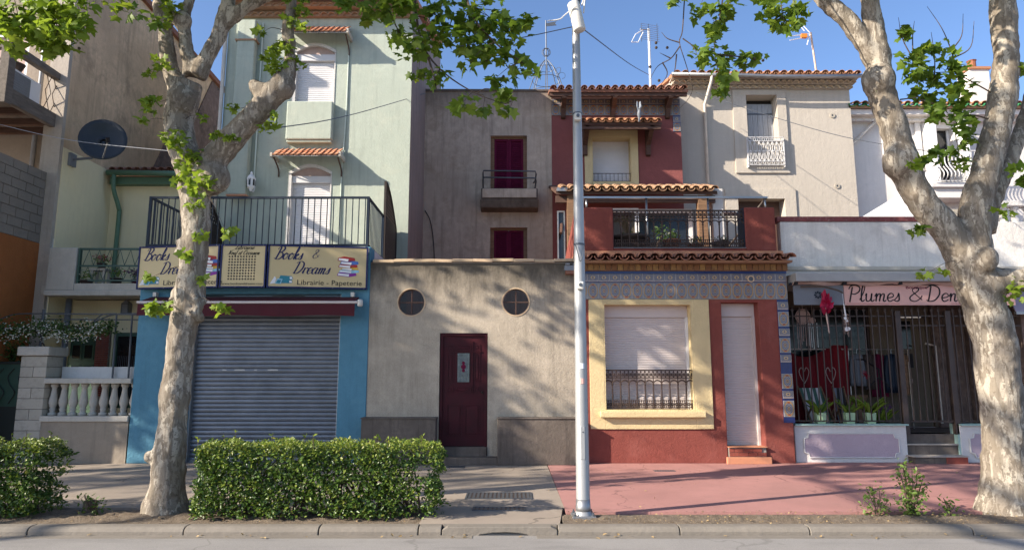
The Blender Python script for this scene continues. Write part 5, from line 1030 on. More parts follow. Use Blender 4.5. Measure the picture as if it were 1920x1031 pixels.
# low front walls with recessed lavender panels
def low_wall(x0, x1):
    o = bx(x0, x1, 12.82, 13.06, 0, .665).build('low_wall', M['whitetrim'], BQ, bevel=.012); bx(x0-.005, x1+.015, 12.75, 13.06, .666, .69).build('cap', M['mint'], o)
    a, b, c, d, k = x0+.16, x1-.16, .09, .52, .09; P = [(a+k, c), (b-k, c), (b-k*.8, c+k*.8), (b, c+k), (b, d-k), (b-k*.8, d-k*.8), (b-k, d), (a+k, d), (a+k*.8, d-k*.8), (a, d-k), (a, c+k), (a+k*.8, c+k*.8)]
    MB().prism_y(P, 12.805, 12.819).build('panel', M['lavender'], o, bevel=.004)
    fr = MB()
    for i in range(len(P)): p, q_ = P[i], P[(i+1) % len(P)]; fr.tube([(p[0], 12.803, p[1]), (q_[0], 12.803, q_[1])], .012, 5)
    fr.build('moulding', M['whitetrim'], o)
low_wall(5.185, 7.24); low_wall(8.22, 9.9); bx(8.19, 8.2195, 12.83, 13.06, 0, .69).build('wall_end', M['mint'], BQ)
for i, (y0, z1) in enumerate(((12.62, .14), (12.86, .33), (13.06, .50))):
    o = bx(7.245, 8.185, y0, 13.07 if i < 2 else 13.4, 0 if i == 0 else z1-.19, z1-.02).build('step', M['conc_dark'], BQ); bx(7.2 if i == 0 else 7.247, 8.2 if i == 0 else 8.183, y0-.03, y0+.24, z1-.0195, z1).build('tread', M['strip'], o)
bx(7.80, 8.18, 12.60, 12.619, 0, .115).build('step_face', M['brickred'], BQ)
# iron fence and gate
fc = thing('iron_fence', 'brown iron bar fence with spiked tops along the boutique front', 'fence', (6.2, 12.9, .69))
for z in (.74, 2.50, 2.68): bx(5.22, 9.6, 12.885, 12.91, z-.01, z+.012).build('rail', M['gateiron'], fc)
bm_ = MB(); bm_.box(-.009, .009, -.009, .009, 0, 2.02); bm_.add([(-.02, 0, 2.02), (.02, 0, 2.02), (0, .01, 2.12), (0, -.01, 2.12)], [(0, 1, 2), (0, 3, 1), (0, 2, 3), (1, 3, 2)]); bm_.box(-.03, .03, -.005, .005, 2.045, 2.06)
bar = bm_.mesh('bar'); bar.materials.append(M['gateiron'])
for i in range(15): place(bar, 'bar', None, fc, loc=(5.30 + i*.135, 12.87, .74))
for i in range(9): place(bar, 'bar', None, fc, loc=(8.33 + i*.135, 12.87, .74))
for x in (7.22, 8.16): bx(x, x+.10, 12.83, 12.93, .5, 2.78).build('post', M['gateiron'], fc, bevel=.006)
ga = thing('iron_gate', 'brown iron bar gate at the top of the boutique steps', 'gate', (7.74, 12.88, .5))
for z in (.73, 2.50, 2.68): bx(7.325, 8.155, 12.86, 12.884, z-.01, z+.012).build('rail', M['gateiron'], ga)
for i in range(6): place(bar, 'bar', None, ga, loc=(7.42 + i*.125, 12.85, .74))
# signs
sg = thing('boutique_sign', 'pink boutique name board hung from the blind rail', 'sign', (7.7, 12.6, 2.86)); bx(6.18, 9.35, 12.61, 12.63, 2.86, 3.232).build('panel', M['signpink'], sg)
script('lettering', 'Plumes', .30, M['black'], sg, 6.24, 12.607, 2.93, .98, .12, (.045, .075)); script('lettering', '&', .26, M['black'], sg, 7.36, 12.607, 2.93, .30, .05, (.045, .075)); script('lettering', 'Dentelles', .30, M['black'], sg, 7.68, 12.607, 2.93, 1.33, .12, (.045, .075)); text('lettering', 'Boutique', .075, M['plum'], sg, 7.33, 12.608, 3.165, width=.40, offset=.001)
for a, b in ((6.21, 7.2), (8.15, 9.1)): bx(a, b, 12.606, 12.609, 2.885, 2.892).build('underline', M['redprint'], sg)
sg = thing('grey_banner', 'plain grey banner with a faint round emblem behind the hanging feathers', 'sign', (5.7, 12.6, 2.86)); bx(5.24, 6.17, 12.61, 12.63, 2.865, 3.235).build('panel', M['signgrey'], sg)
m = MB(); 
for k in range(8):
    a = k*math.pi/4; m.disc_y(5.69+.055*math.cos(a), 3.05+.055*math.sin(a), .018, 12.606, 12.609, 8)
m.ring_y(5.69, 3.05, .030, .038, 12.606, 12.609, 16); m.build('emblem', M['bluemetal'], sg)
# goods in the shop front
t = thing('feather_bunch', 'bunch of crimson feathers hanging from a dry branch', 'feathers', (5.75, 12.5, 2.6)); n = 60; pos = np.stack([5.76 + rng.normal(0, .03, n), 12.5 + rng.normal(0, .02, n), rng.uniform(2.66, 2.98, n)], 1); place(leaf_mesh('feathers', pos, rdir(n) + [0, -1.5, 0], np.stack([rng.normal(0, .35, n), rng.normal(0, .2, n), np.full(n, 1.)], 1), rng.uniform(.10, .18, n), 'oval', M['feather']), 'feathers', None, t)
MB().tube([(5.76, 12.5, 2.80), (5.80, 12.5, 2.34)], [.014, .010], 6).build('handle', M['lace'], t); MB().tube(spline([(5.35, 12.55, 3.20), (5.7, 12.45, 3.18), (5.95, 12.42, 3.12), (6.07, 12.42, 3.06)], 5), [.016]*15 + [.008], 5).build('branch', M['twig'], t) 
t = thing('wind_chime', 'white shell wind chime dangling beside the crimson feathers', 'wind chime', (6.08, 12.45, 2.4)); MB().tube([(6.06, 12.43, 3.05), (6.09, 12.43, 2.42)], .003, 4).build('string', M['shell'], t); MB().tube([(6.07, 12.43, 2.86), (6.09, 12.43, 2.64)], [.008, .018], 6).build('feather', M['shell'], t)
for x, z, r in ((6.08, 2.60, .028), (6.09, 2.40, .035), (6.13, 2.41, .03), (6.11, 2.55, .018)): MB().disc_y(x, z, r, 12.425, 12.432, 12).build('shell', M['shell'], t)
def catcher(lab, x, y, z, r, L):
    t = thing('dreamcatcher', lab, 'dreamcatcher', (x, y, z), group='dreamcatchers in the boutique'); MB().ring_y(x, z, r-.02, r, y-.008, y+.008, 20).build('hoop', M['lace'], t); MB().disc_y(x, z, r-.03, y-.001, y+.001, 18).build('web', M['lace'], t); MB().tube([(x, y, z+r), (x, y, 3.38)], .004, 4).build('cord', M['lace'], t)
    for i in range(7):
        xx = x - r*.8 + r*1.6*i/6; MB().tube([(xx, y, z-r*.6), (xx+random.uniform(-.01, .01), y, z-r-L*random.uniform(.6, 1))], .007, 4).build('streamer', M['lace'], t)
catcher('large pale lace dreamcatcher hanging at the end of the boutique by the tile column', 5.72, 13.4, 2.72, .15, .55); catcher('small pale lace dreamcatcher hanging beside the inner window', 6.62, 13.5, 2.70, .085, .30)
t = thing('tube_chime', 'metal tube chime hanging between the two dreamcatchers', 'wind chime', (5.95, 13.5, 2.2)); MB().disc_y(5.95, 2.65, .06, 13.49, 13.51, 10).build('disc', M['lace'], t); MB().tube([(5.95, 13.5, 2.65), (5.95, 13.5, 3.39)], .004, 4).build('cord', M['lace'], t)
for i in range(5): MB().tube([(5.87+i*.04, 13.5, 2.60), (5.87+i*.04, 13.5, 2.15-.03*(i % 3))], .009, 6).build('tube', M['steel'], t)
t = thing('red_cloth', 'dark red cloth draped over a rail inside the boutique', 'cloth', (6.3, 14.2, 1)); vs = []; fs = []; nx_, nz_ = 30, 10
for j in range(nz_+1):
    for i in range(nx_+1): vs.append((5.62 + 1.35*i/nx_, 14.25 + .05*math.sin(i*.9 + j*.15) + .02*math.sin(i*2.3), .62 + (1.52 - .18*math.sin(math.pi*min(1, i/20)) + (.06 if i > 22 else 0))*j/nz_))
for j in range(nz_):
    for i in range(nx_): a = j*(nx_+1)+i; fs.append((a, a+1, a+nx_+2, a+nx_+1))
o = MB().add(vs, fs).build('cloth', M['clothred'], t, smooth=True); o.modifiers.new('cloth', 'SOLIDIFY').thickness = .006; MB().tube([(5.4, 14.3, 2.12), (7.1, 14.3, 2.12)], .015, 6).build('rail', M['balwhite'], t)
for x in (6.0, 6.55):
    for s_ in (-1, 1): MB().tube(spline([(x, 14.17, 1.42), (x+s_*.06, 14.17, 1.52), (x+s_*.10, 14.17, 1.66), (x+s_*.05, 14.17, 1.74), (x+s_*.01, 14.17, 1.66)], 4), .008, 4).build('heart_scroll', M['lace'], t)
def deckchair(lab, x, w, cols, tilt):
    t = thing('deckchair', lab, 'deckchair', (x, 13.7, .5), group='deckchairs in the boutique'); z0, z1 = .56, 1.30
    for s_ in (-1, 1): MB().tube([(x+s_*w/2, 13.35, .5), (x+s_*w/2+tilt, 13.95, 1.36)], .018, 4).build('rail', M['woodbrown'], t); MB().tube([(x+s_*w/2, 13.95, .5), (x+s_*w/2, 13.45, .95)], .018, 4).build('leg', M['woodbrown'], t)
    n = len(cols)
    for i, c in enumerate(cols):
        a, b = x-w/2+w*i/n+.01, x-w/2+w*(i+1)/n+.008; P = spline([(13.40, .62), (13.58, .66), (13.78, .95), (13.93, 1.33)], 4); k = len(P)
        MB().add([(a + tilt*(z-.5)/.86, y-.02, z) for y, z in P] + [(b + tilt*(z-.5)/.86, y-.02, z) for y, z in P], [(j, j+1, k+j+1, k+j) for j in range(k-1)]).build('stripe', M[c], t)
deckchair('deckchair with broad teal and white stripes behind the potted plants', 6.02, .46, ['greendoor', 'shutmauve']*3 + ['greendoor'], -.03); deckchair('narrow folded deckchair with dark stripes beside the teal one', 6.45, .22, ['signgrey', 'dark', 'signgrey', 'dark'], .12)
def garment(x, y, c, w, h, cn):
    t = thing('hanging_garment', cn + ' garment hanging on the clothes rail at the back of the boutique', 'garment', (x, y, 2.0), group='garments on the boutique rail'); n = 14; a = []
    for j in range(6):
        for i in range(n+1): a.append((x + w*(i/n-.5)*(.7+.3*min(1, j/2)), y + .03*math.sin(i*1.3+x*9), 2.03 - h*j/5 - (.06*abs(i/n-.5) if j == 0 else 0)))
    o = MB().add(a, [(j*(n+1)+i, j*(n+1)+i+1, (j+1)*(n+1)+i+1, (j+1)*(n+1)+i) for j in range(5) for i in range(n)]).build('cloth', M[c], t, smooth=True); o.modifiers.new('cloth', 'SOLIDIFY').thickness = .008; MB().tube([(x, y, 2.03), (x, y, 2.10), (x+.02, y, 2.13)], .005, 4).build('hook', M['steel'], t)
for i, (c_, n_) in enumerate((('signgrey', 'grey'), ('potdark', 'black'), ('plum', 'plum red'), ('bluemetal', 'navy blue'), ('woodbrown', 'brown'))): garment(7.2 + i*.24, 14.35 + .05*(i % 3), c_, .34, random.uniform(.6, .95), n_)
rl_ = thing('clothes_rail', 'metal clothes rail carrying dark garments inside the boutique', 'clothes rail', (7.7, 14.4, .5)); MB().tube([(7.05, 14.4, .5), (7.05, 14.4, 2.12), (8.3, 14.4, 2.12), (8.3, 14.4, .5)], .015, 6).build('frame', M['steel'], rl_)
def fern(lab, x, n, s):
    t = thing('potted_plant', lab, 'potted plant', (x, 12.99, .69), group='pale green pots on the boutique wall')
    MB().prism_y([(-.075, 0), (.075, 0), (.095, .20), (-.095, .20)], -.08, .08).build('pot', M['potgreen'], t, bevel=.006, loc=(x, 12.99, .69)); 
    a = rng.uniform(0, 2*math.pi, n); pos = np.tile([x, 12.99, .86], (n, 1)) + rng.normal(0, .02, (n, 3)); tip = np.stack([np.cos(a)*.6, np.sin(a)*.35, rng.uniform(.5, 1.2, n)], 1); nr = np.stack([-np.cos(a), -np.sin(a)-.3, np.full(n, .8)], 1); place(leaf_mesh('foliage', pos, nr, tip, rng.uniform(.6, 1.1, n)*s, 'blade', M['potleaf']), 'foliage', None, t)
fern('arching plant in a pale green pot in front of the striped deckchair', 5.74, 26, .36); fern('arching plant in a pale green pot, middle one of the three on the low wall', 6.28, 26, .34); fern('upright arching plant in a pale green pot nearest the iron gate', 6.67, 34, .42)
t = thing('frame_stand', 'black angular metal stand holding a red flower beside the gate post', 'stand', (7.2, 14.0, .5)); MB().tube([(6.95, 14, .5), (6.95, 14, 1.9), (7.15, 14, 1.9), (7.45, 14, 1.7), (7.45, 14, .5)], .02, 4).build('frame', M['black'], t); MB().tube([(7.15, 14, 1.3), (7.45, 14, 1.55), (7.7, 14, 1.3)], .018, 4).build('brace', M['black'], t); pos = clump((7.15, 13.95, 1.6), (.07, .05, .07), 30); place(leaf_mesh('flower', pos, rdir(30) + [0, -1, 0], rdir(30), rng.uniform(.04, .07, 30), 'oval', M['petalred']), 'flower', None, t)
t = thing('ring_ornament', 'round woven ring hanging on the inner boutique door', 'wreath', (8.45, 14.78, 1.45)); MB().ring_y(8.47, 1.47, .085, .11, 14.78, 14.82, 18).build('ring', M['lace'], t)
t = thing('basket', 'brown basket with fabric goods on a box inside the boutique', 'basket', (7.0, 14.2, .5)); bx(6.72, 7.35, 14.0, 14.5, .5, .98).build('box', M['woodbrown'], t); MB().lathe([(.20, 0), (.26, .18), (.27, .2), (.24, .2)], 7.0, 14.2, .985, 12).build('bowl', M['woodbrown'], t); pos = clump((7.35, 13.9, .85), (.25, .12, .16), 70); place(leaf_mesh('fabric', pos, rdir(70) + [0, -1, 0], rdir(70), rng.uniform(.08, .14, 70), 'oval', M['petalmauve']), 'fabric', None, t)
potted('potted_plant', 'leafy dark pot plant inside the fence between the fern pots and the gate', 'potted plant', (7.0, 13.2, .5), .12, .2, M['potdark'], M['potleaf'], 30, (.2, .2, .2), .42, 'blade')
# right of the tree: terrace balusters, sloping block wall, mauve canvas
tb = thing('terrace_balustrade', 'white turned balusters on the terrace beyond the plane tree', 'balustrade', (11, 14, 4.5)); bx(9.9, 13.5, 13.85, 14.2, 4.30, 4.52).build('plinth', M['whitetrim'], tb, bevel=.015); bx(9.9, 13.5, 13.88, 14.16, 5.08, 5.20).build('rail', M['whitetrim'], tb, bevel=.015); wb = bmesh_.copy(); wb.materials.clear(); wb.materials.append(M['whitetrim'])
for i in range(13): place(wb, 'baluster', None, tb, loc=(10.05+i*.26, 14.0, 4.52), scale=(1.15, 1.15, .957))
tw = thing('terrace_house', 'lilac rendered shop front below the baluster terrace', 'house', (11.5, 14, 0)); bx(9.92, 14, 13.4, 14.2, 2.9, 4.30).build('upper_wall', stucco('lilac_render', (.42, .37, .42), .08, 1., .4, 45.), tw); bx(9.92, 14, 13.6, 14.2, 0, 2.9).build('lower_wall', M['rubble'], tw)
sb = thing('stair_wall', 'sloping pale block wall behind the forked plane trunk', 'wall', (9.3, 14.6, 3.6)); bx(8.6, 10.1, 14.55, 14.75, 3.6, 4.55).build('core', M['whitetrim'], sb)
for r in range(6):
    for k in range(4):
        a = 8.62 + k*.38 - (.19 if r % 2 else 0) + r*.0; z = 3.62 + r*.26
        if z > 4.75 + (a-8.9)*.55 or a < 8.4: continue
        bx(max(8.6, a), a+.37, 14.52, 14.76, z, z+.25).build('block', M['stone'], sb)
mv = thing('mauve_awning', 'sloping mauve canvas blind right of the forked plane tree', 'awning', (9.9, 13.2, 2.6)); MB().prism_x([(13.38, 4.0), (12.75, 2.75), (12.77, 2.74), (13.40, 3.98)], 9.45, 12.5).build('canvas', M['mauvecanvas'], mv); bx(9.43, 12.5, 12.72, 12.78, 2.70, 2.76).build('front_bar', M['zinc'], mv)

# ------------------------------------------------------------------ street lamp
LP = thing('street_lamp', 'tall grey street lamp post standing in the soil strip by the kerb', 'street lamp', (.78, 7.98, 0)); lx, ly = .79, 7.88
MB().lathe([(.105, -.05), (.105, .03), (.08, .06), (.077, .07), (.072, 1.2), (.06, 3.5), (.046, 5.9), (.044, 6.05)], lx, ly, 0, 20).build('pole', M['polepaint'], LP, smooth=True); MB().lathe([(.08, .0), (.084, .03), (.077, .13)], lx, ly, .06, 20).build('base_band', M['zinc'], LP, smooth=True)
for z, r in ((3.05, .064), (4.66, .056)): MB().lathe([(r, 0), (r+.004, .004), (r+.004, .02), (r, .024)], lx, ly, z, 18).build('strap', M['irongrey'], LP)
MB().tube(spline([(lx-.05, ly-.075, 3.05), (lx-.02, ly-.09, 2.92), (lx+.0, ly-.09, 2.85), (lx+.03, ly-.085, 2.92), (lx+.05, ly-.06, 3.05)], 4), .006, 5).build('cable_loop', M['irongrey'], LP)
bx(lx-.13, lx+.13, ly-.13, ly+.13, -.03, .022).build('base_plate', M['zinc'], LP, bevel=.006)
for dx in (-.1, .1):
    for dy in (-.1, .1): MB().lathe([(.016, 0), (.016, .018), (.008, .02), (.008, .04)], lx+dx, ly+dy, .022, 6).build('bolt', M['irongrey'], LP)
hp = MB().prism_z([(lx-.042, ly-.061), (lx-.02, ly-.078), (lx+.02, ly-.078), (lx+.042, ly-.061)], .62, .98).build('access_door', M['polepaint'], LP, bevel=.004); MB().ball((lx, ly-.079, .92), .008, 6, 4).build('lock', M['irongrey'], hp)
for zz, cc in ((1.45, 'signpink'), (1.62, 'whiteprint')): MB().prism_z([(lx-.03, ly-.0665), (lx-.012, ly-.0735), (lx+.014, ly-.0735), (lx+.03, ly-.0665)], zz, zz+.06).build('sticker', M[cc], LP)
for z in (2.52, 4.55): b = bx(lx-.045, lx+.035, ly-.13, ly-.06, z, z+.09).build('socket', M['plasticwhite'], LP, bevel=.012); MB().lathe([(.02, 0), (.02, .02)], 0, 0, 0, 10).build('socket_eye', M['irongrey'], LP, loc=(lx-.005, ly-.13, z+.05), rot=(R(90), 0, 0))
MB().tube(spline([(lx, ly, 5.9), (lx+.02, ly, 6.15), (lx+.10, ly-.05, 6.6), (lx+.45, ly-.4, 7.3), (lx+.9, ly-.9, 7.7)], 6), .045, 10).build('arm', M['irongrey'], LP, smooth=True); hd = MB().ball((lx+1.1, ly-1.1, 7.72), (.32, .32, .10), 14, 8).build('lamp_head', M['polepaint'], LP, smooth=True); MB().lathe([(.2, 0), (.22, .03)], lx+1.1, ly-1.1, 7.60, 14).build('lens', M['plasticwhite'], hd)
sp = thing('speaker', 'white cylindrical loudspeaker strapped near the top of the lamp post', 'speaker', (lx, ly-.15, 5.8)); c0, c1 = Vector((lx-.045, ly-.16, 6.02)), Vector((lx+.03, ly-.17, 5.66)); MB().tube([tuple(c0), tuple(c0+(c1-c0)*.03), tuple(c0+(c1-c0)*.97), tuple(c1)], [.068, .075, .075, .068], 16).build('case', M['plasticwhite'], sp, smooth=True)
MB().tube(spline([(lx+.06, ly-.15, 6.0), (lx+.10, ly-.15, 6.1), (lx+.08, ly-.15, 5.9)], 4), .01, 5).build('bracket', M['plasticwhite'], sp); MB().tube(spline([(lx-.02, ly-.26, 5.93), (lx-.15, ly-.2, 5.85), (lx-.22, ly-.2, 5.79), (lx-.36, ly-.2, 5.77)], 4), .009, 5).build('lead', M['shell'], sp)

# ------------------------------------------------------------------ roofs' antennas, belfry, cables
an = thing('grid_antenna', 'television antenna with a wire grid reflector on a white mast', 'antenna', (4.02, 18.9, 9.4)); ax, ay, az = 4.03, 18.8, 11.55; MB().tube([(ax, ay, 9.3), (ax, ay, 11.7)], .035, 8).build('mast', M['pvc'], an)
for i in range(9):
    for s_ in (0, 1): MB().tube([(ax-.28+s_*.1, ay-.28 + .56*s_*0, 11.72-.06*i), (ax+.28, ay-.1, 11.72-.06*i)], .005, 4).build('rod', M['zinc'], an) if s_ == 0 else None
for dx in (-.26, -.05, .2): MB().tube([(ax+dx, ay-.2, 11.2), (ax+dx, ay-.2, 11.75)], .01, 4).build('spar', M['irongrey'], an)
MB().tube([(ax, ay-.1, 11.6), (ax-.35, ay-.5, 11.42)], .016, 5).build('boom', M['zinc'], an); MB().tube([(ax-.2, ay-.3, 11.52), (ax-.45, ay-.35, 11.35), (ax-.6, ay-.45, 11.05), (ax-.42, ay-.5, 11.02), (ax-.25, ay-.4, 11.38)], .015, 5).build('dipole', M['pvc'], an)
an = thing('yagi_antenna', 'small television antenna with splayed white rods and orange box on the beige roof', 'antenna', (9.05, 19.3, 10.7)); MB().tube([(9.12, 19.3, 10.5), (9.03, 19.3, 11.85)], .03, 8).build('mast', tilemat('rusty_mast', (.5, .36, .28), (.5, .36, .28), (.6, .55, .5)), an)
for a, b in (((9.03, 19.25, 11.80), (8.28, 19.1, 11.62)), ((9.0, 19.25, 11.70), (8.30, 19.1, 11.50)), ((8.95, 19.2, 11.8), (8.75, 19.2, 12.05)), ((8.8, 19.2, 11.85), (8.62, 19.2, 12.1)), ((8.95, 19.2, 11.75), (8.85, 19.2, 11.4))): MB().tube([a, b], .014, 5).build('rod', M['pvc'], an)
bx(8.68, 8.85, 19.14, 19.24, 11.62, 11.74).build('junction_box', flat('orange_plastic', (.55, .2, .03)), an)
bf = thing('iron_belfry', 'wrought iron bell cage with a weather vane beyond the roofs', 'belfry', (1.65, 30, 13.5)); cx_, cy_ = 1.6, 30.0; tw_ = bx(cx_-1.6, cx_+1.6, 28.6, 31.5, 0, 14.1).build('tower', M['strip'], bf)
for k in range(8):
    a = k*math.pi/4; ca, sa = math.cos(a), math.sin(a); MB().tube(spline([(cx_+1.0*ca, cy_+1.0*sa, 14.1), (cx_+.75*ca, cy_+.75*sa, 14.9), (cx_+.45*ca, cy_+.45*sa, 15.7), (cx_+.08*ca, cy_+.08*sa, 16.2)], 5), .02, 5).build('rib', M['irongrey'], bf); MB().tube([(cx_+(.72+.16*math.cos(b))*ca, cy_+(.72+.16*math.cos(b))*sa, 15.45+.16*math.sin(b)) for b in np.linspace(-1.5, 4, 10)], .012, 4).build('scroll', M['irongrey'], bf)
for z, r in ((14.5, .9), (15.2, .66), (15.8, .38)): MB().tube([(cx_+r*math.cos(b), cy_+r*math.sin(b), z) for b in np.linspace(0, 2*math.pi, 17)], .014, 4).build('hoop', M['irongrey'], bf)
MB().tube([(cx_, cy_, 16.0), (cx_, cy_, 18.2)], .03, 5).build('spire', M['irongrey'], bf)
for k in range(4): MB().tube([(cx_+.2*math.cos(b)*math.cos(k*.785), cy_+.2*math.cos(b)*math.sin(k*.785), 16.6+.2*math.sin(b)) for b in np.linspace(0, 6.28, 13)], .016, 4).build('globe', M['irongrey'], bf)
MB().prism_y([(cx_, 18.05), (cx_+.5, 18.15), (cx_+.42, 18.05), (cx_+.5, 17.95), (cx_, 17.9)], cy_-.01, cy_+.01).build('vane', M['irongrey'], bf)
def cable(lab, pts, r=.006, mat='irongrey'): MB().tube(spline(pts, 8), r, 5).build('cable', M[mat], None, label=lab, cat='cable', group='overhead cables')
cable('pale overhead cable crossing in front of the satellite dish', [(-10.6, 11.5, 6.35), (-7.7, 11.0, 5.52), (-4.2, 8.35, 4.35)], .005, 'pipegrey'); cable('thin overhead cable from the plane limb past the green house', [(-3.1, 8.1, 4.55), (-2.9, 11.5, 6.1), (-2.4, 18.0, 9.35)], .008); cable('dark cable from the lamp post down to the red house roof', [(.85, 7.98, 5.86), (2.42, 13.3, 7.95), (4.0, 18.7, 10.2)], .008); cable('thin cable from the lamp post up to the hanging foliage', [(.74, 7.88, 5.8), (.07, 7.65, 5.53), (-.6, 7.4, 5.3)], .006); cable('dark cable sagging across the beige house to the right plane tree', [(5.2, 18.3, 9.5), (7.0, 14.5, 6.9), (7.7, 12.0, 5.6), (6.0, 8.4, 4.2)], .008)

# ------------------------------------------------------------------ plane trees
def trunk_mesh(name, branches, lumps, voxel=.026):
    m = MB()
    for br in branches:
        P = spline(br, 5); m.tube([p[:3] for p in P], [max(.02, p[3]*(1+random.uniform(-.04, .04))) for p in P], 14)
    for c, r in lumps: m.ball(c, (r, r, r*1.1), 12, 8)
    me = m.mesh(name); o = bpy.data.objects.new('tmp', me); COL.objects.link(o)
    rm = o.modifiers.new('r', 'REMESH'); rm.mode = 'VOXEL'; rm.voxel_size = voxel
    s = o.modifiers.new('s', 'SMOOTH'); s.iterations = 5; s.factor = .6
    for sc_, st_ in ((.35, .05), (.09, .022)):
        tx = bpy.data.textures.new('bark_relief', 'CLOUDS'); tx.noise_scale = sc_; tx.noise_depth = 2; d = o.modifiers.new('d', 'DISPLACE'); d.texture = tx; d.strength = st_; d.mid_level = .5; d.texture_coords = 'LOCAL'
    bpy.context.view_layer.update(); out = bpy.data.meshes.new_from_object(o.evaluated_get(bpy.context.evaluated_depsgraph_get())); bpy.data.objects.remove(o); out.name = name
    out.polygons.foreach_set('use_smooth', [True]*len(out.polygons)); return out
def leaves_at(cl, y, dens, size, droop=.5, ysp=1.0, n0=4):
    """leaves for a list of (x, z, radius) sprays at depth y"""
    pos, nr, tp, sz = [], [], [], []
    for x, z, r in cl:
        n = int(n0 + dens*r*r*100); p = clump((x, y + random.uniform(-.12, .12), z), (r, r*ysp, r*.9), n); pos.append(p)
        a = rng.normal(size=(n, 3))*.75; a[:, 2] += .9; a[:, 1] -= .35; nr.append(a); d = (p - [x, y, z])/r; d = d + rng.normal(size=(n, 3))*.6; d[:, 2] -= droop; tp.append(d); sz.append(rng.uniform(.45, 1.2, n)*size)
    return map(np.concatenate, (pos, nr, tp, sz))
def in_camera_view(p):    # crown leaves within camera view are left out, so unseen crowns give the shade; the low sprays are built one by one below
    return (np.abs(p[:, 0]) < .80*p[:, 1] + .3) & (p[:, 2] < 1.5 + .60*p[:, 1] + .15)
def crown(name, tree, c, r, nclump, per, mat, lsize=.15, cr=.55, seed=1):
    g = np.random.default_rng(seed); d = g.normal(size=(nclump, 3)); d /= np.linalg.norm(d, axis=1)[:, None]; C = np.array(c) + d*(g.random((nclump, 1))**.4)*np.array(r)
    P = (C[:, None] + g.normal(size=(nclump, per, 3))*np.array([cr, cr, cr*.6])*.5).reshape(-1, 3); P = P[(P[:, 2] > c[2]-r[2]-.3) & ~in_camera_view(P)]; n = len(P); a = g.normal(size=(n, 3))*.7; a[:, 2] += 1
    place(leaf_mesh('crown', P, a, g.normal(size=(n, 3)) - [0, 0, .3], g.uniform(.7, 1.2, n)*lsize, 'plane', mat), 'crown', None, tree, kind='stuff')
    m = MB()
    for q in C[::2]:
        if not in_camera_view(np.array([q]))[0]: m.tube(spline([(c[0], c[1], c[2]-r[2]*.7), tuple((np.array(c)+q)/2 + g.normal(size=3)*.2 - [0, 0, .2]), tuple(q)], 3), [.05, .045, .04, .03, .022, .015, .01][:7], 5)
    m.build('limbs', M['bark'], tree)
YL = 8.15
Lb = [[(-3.98,YL,-.06,0.295),(-3.985,YL,.08,0.246),(-3.975,YL,.25,0.205),(-3.97,YL,.59,0.184),(-3.96,YL,1.07,0.172),(-3.95,YL,1.57,0.164),(-3.93,YL,2.01,0.164),(-3.88,YL,2.46,0.184),(-3.86,YL,2.85,0.164),(-3.85,YL,3.24,0.164),(-3.89,YL,3.64,0.180),(-3.94,YL,4.05,0.189)],
 [(-3.94,YL,3.98,0.189),(-4.09,8.17,4.33,0.180),(-4.19,8.2,4.65,0.172),(-4.17,8.2,4.97,0.193),(-4.13,8.2,5.22,0.189)],
 [(-4.2,YL,5.13,0.123),(-4.3,YL,5.31,0.102),(-4.38,YL,5.59,0.094),(-4.43,YL,5.88,0.098),(-4.49,YL,6.18,0.111),(-4.55,YL,6.62,0.090),(-4.7,YL,7.15,0.082),(-5.0,8.0,8.2,0.057)],
 [(-4.03,YL,5.31,0.115),(-4.12,YL,5.59,0.090),(-4.18,YL,5.88,0.086),(-4.2,YL,6.07,0.074),(-4.18,8.25,6.46,0.066),(-4.1,8.4,7.2,0.057),(-4.0,8.6,8.4,0.041)],
 [(-4.18,YL,5.97,0.070),(-4.34,YL,6.12,0.051),(-4.46,YL,6.2,0.045)],
 [(-3.99,YL,5.27,0.131),(-3.86,YL,5.56,0.107),(-3.75,YL,5.81,0.098),(-3.67,YL,6.14,0.098),(-3.63,YL,6.47,0.082),(-3.5,YL,7.2,0.066),(-3.2,8.2,8.5,0.049)],
 [(-3.72,YL,5.94,0.090),(-3.49,YL,6.16,0.082),(-3.23,YL,6.36,0.082),(-2.7,YL,6.66,0.066),(-1.9,7.9,7.4,0.049)],
 [(-3.87,YL,3.86,0.189),(-3.67,8.1,4.17,0.172),(-3.41,8.05,4.46,0.156),(-3.16,8.0,4.71,0.148),(-2.93,7.95,4.97,0.143),(-2.78,7.95,5.16,0.115),(-2.74,7.95,5.42,0.078),(-2.79,7.95,5.78,0.070),(-2.77,7.95,6.1,0.070),(-2.7,7.9,6.6,0.057),(-2.4,7.7,7.6,0.041)],
 [(-2.98,7.97,4.93,0.123),(-3.14,7.95,5.04,0.107),(-3.22,7.95,5.03,0.086)]]
Ll = [((-3.71,8.04,2.34),.055),((-3.70,8.08,2.22),.06),((-3.73,8.0,2.27),.05),((-3.69,8.1,2.42),.05),((-3.73,7.99,2.44),.045),((-4.02,8.04,2.42),.055),((-4.03,8.08,2.52),.05),((-4.18,8.08,.62),.06),((-3.98,8.03,3.0),.06),((-3.99,8.06,3.12),.055),((-2.82,7.94,5.06),.16),((-4.14,8.12,4.95),.19),((-4.20,8.1,6.0),.12),((-3.66,8.1,3.95),.2)]
TL = thing('plane_tree', 'mottled plane tree with a forked trunk and leafy sprouts in front of the bookshop', 'tree', (-3.98, YL, 0), group='plane trees along the kerb'); place(trunk_mesh('trunk', Lb, Ll), 'trunk', M['bark'], TL)
YR = 8.2
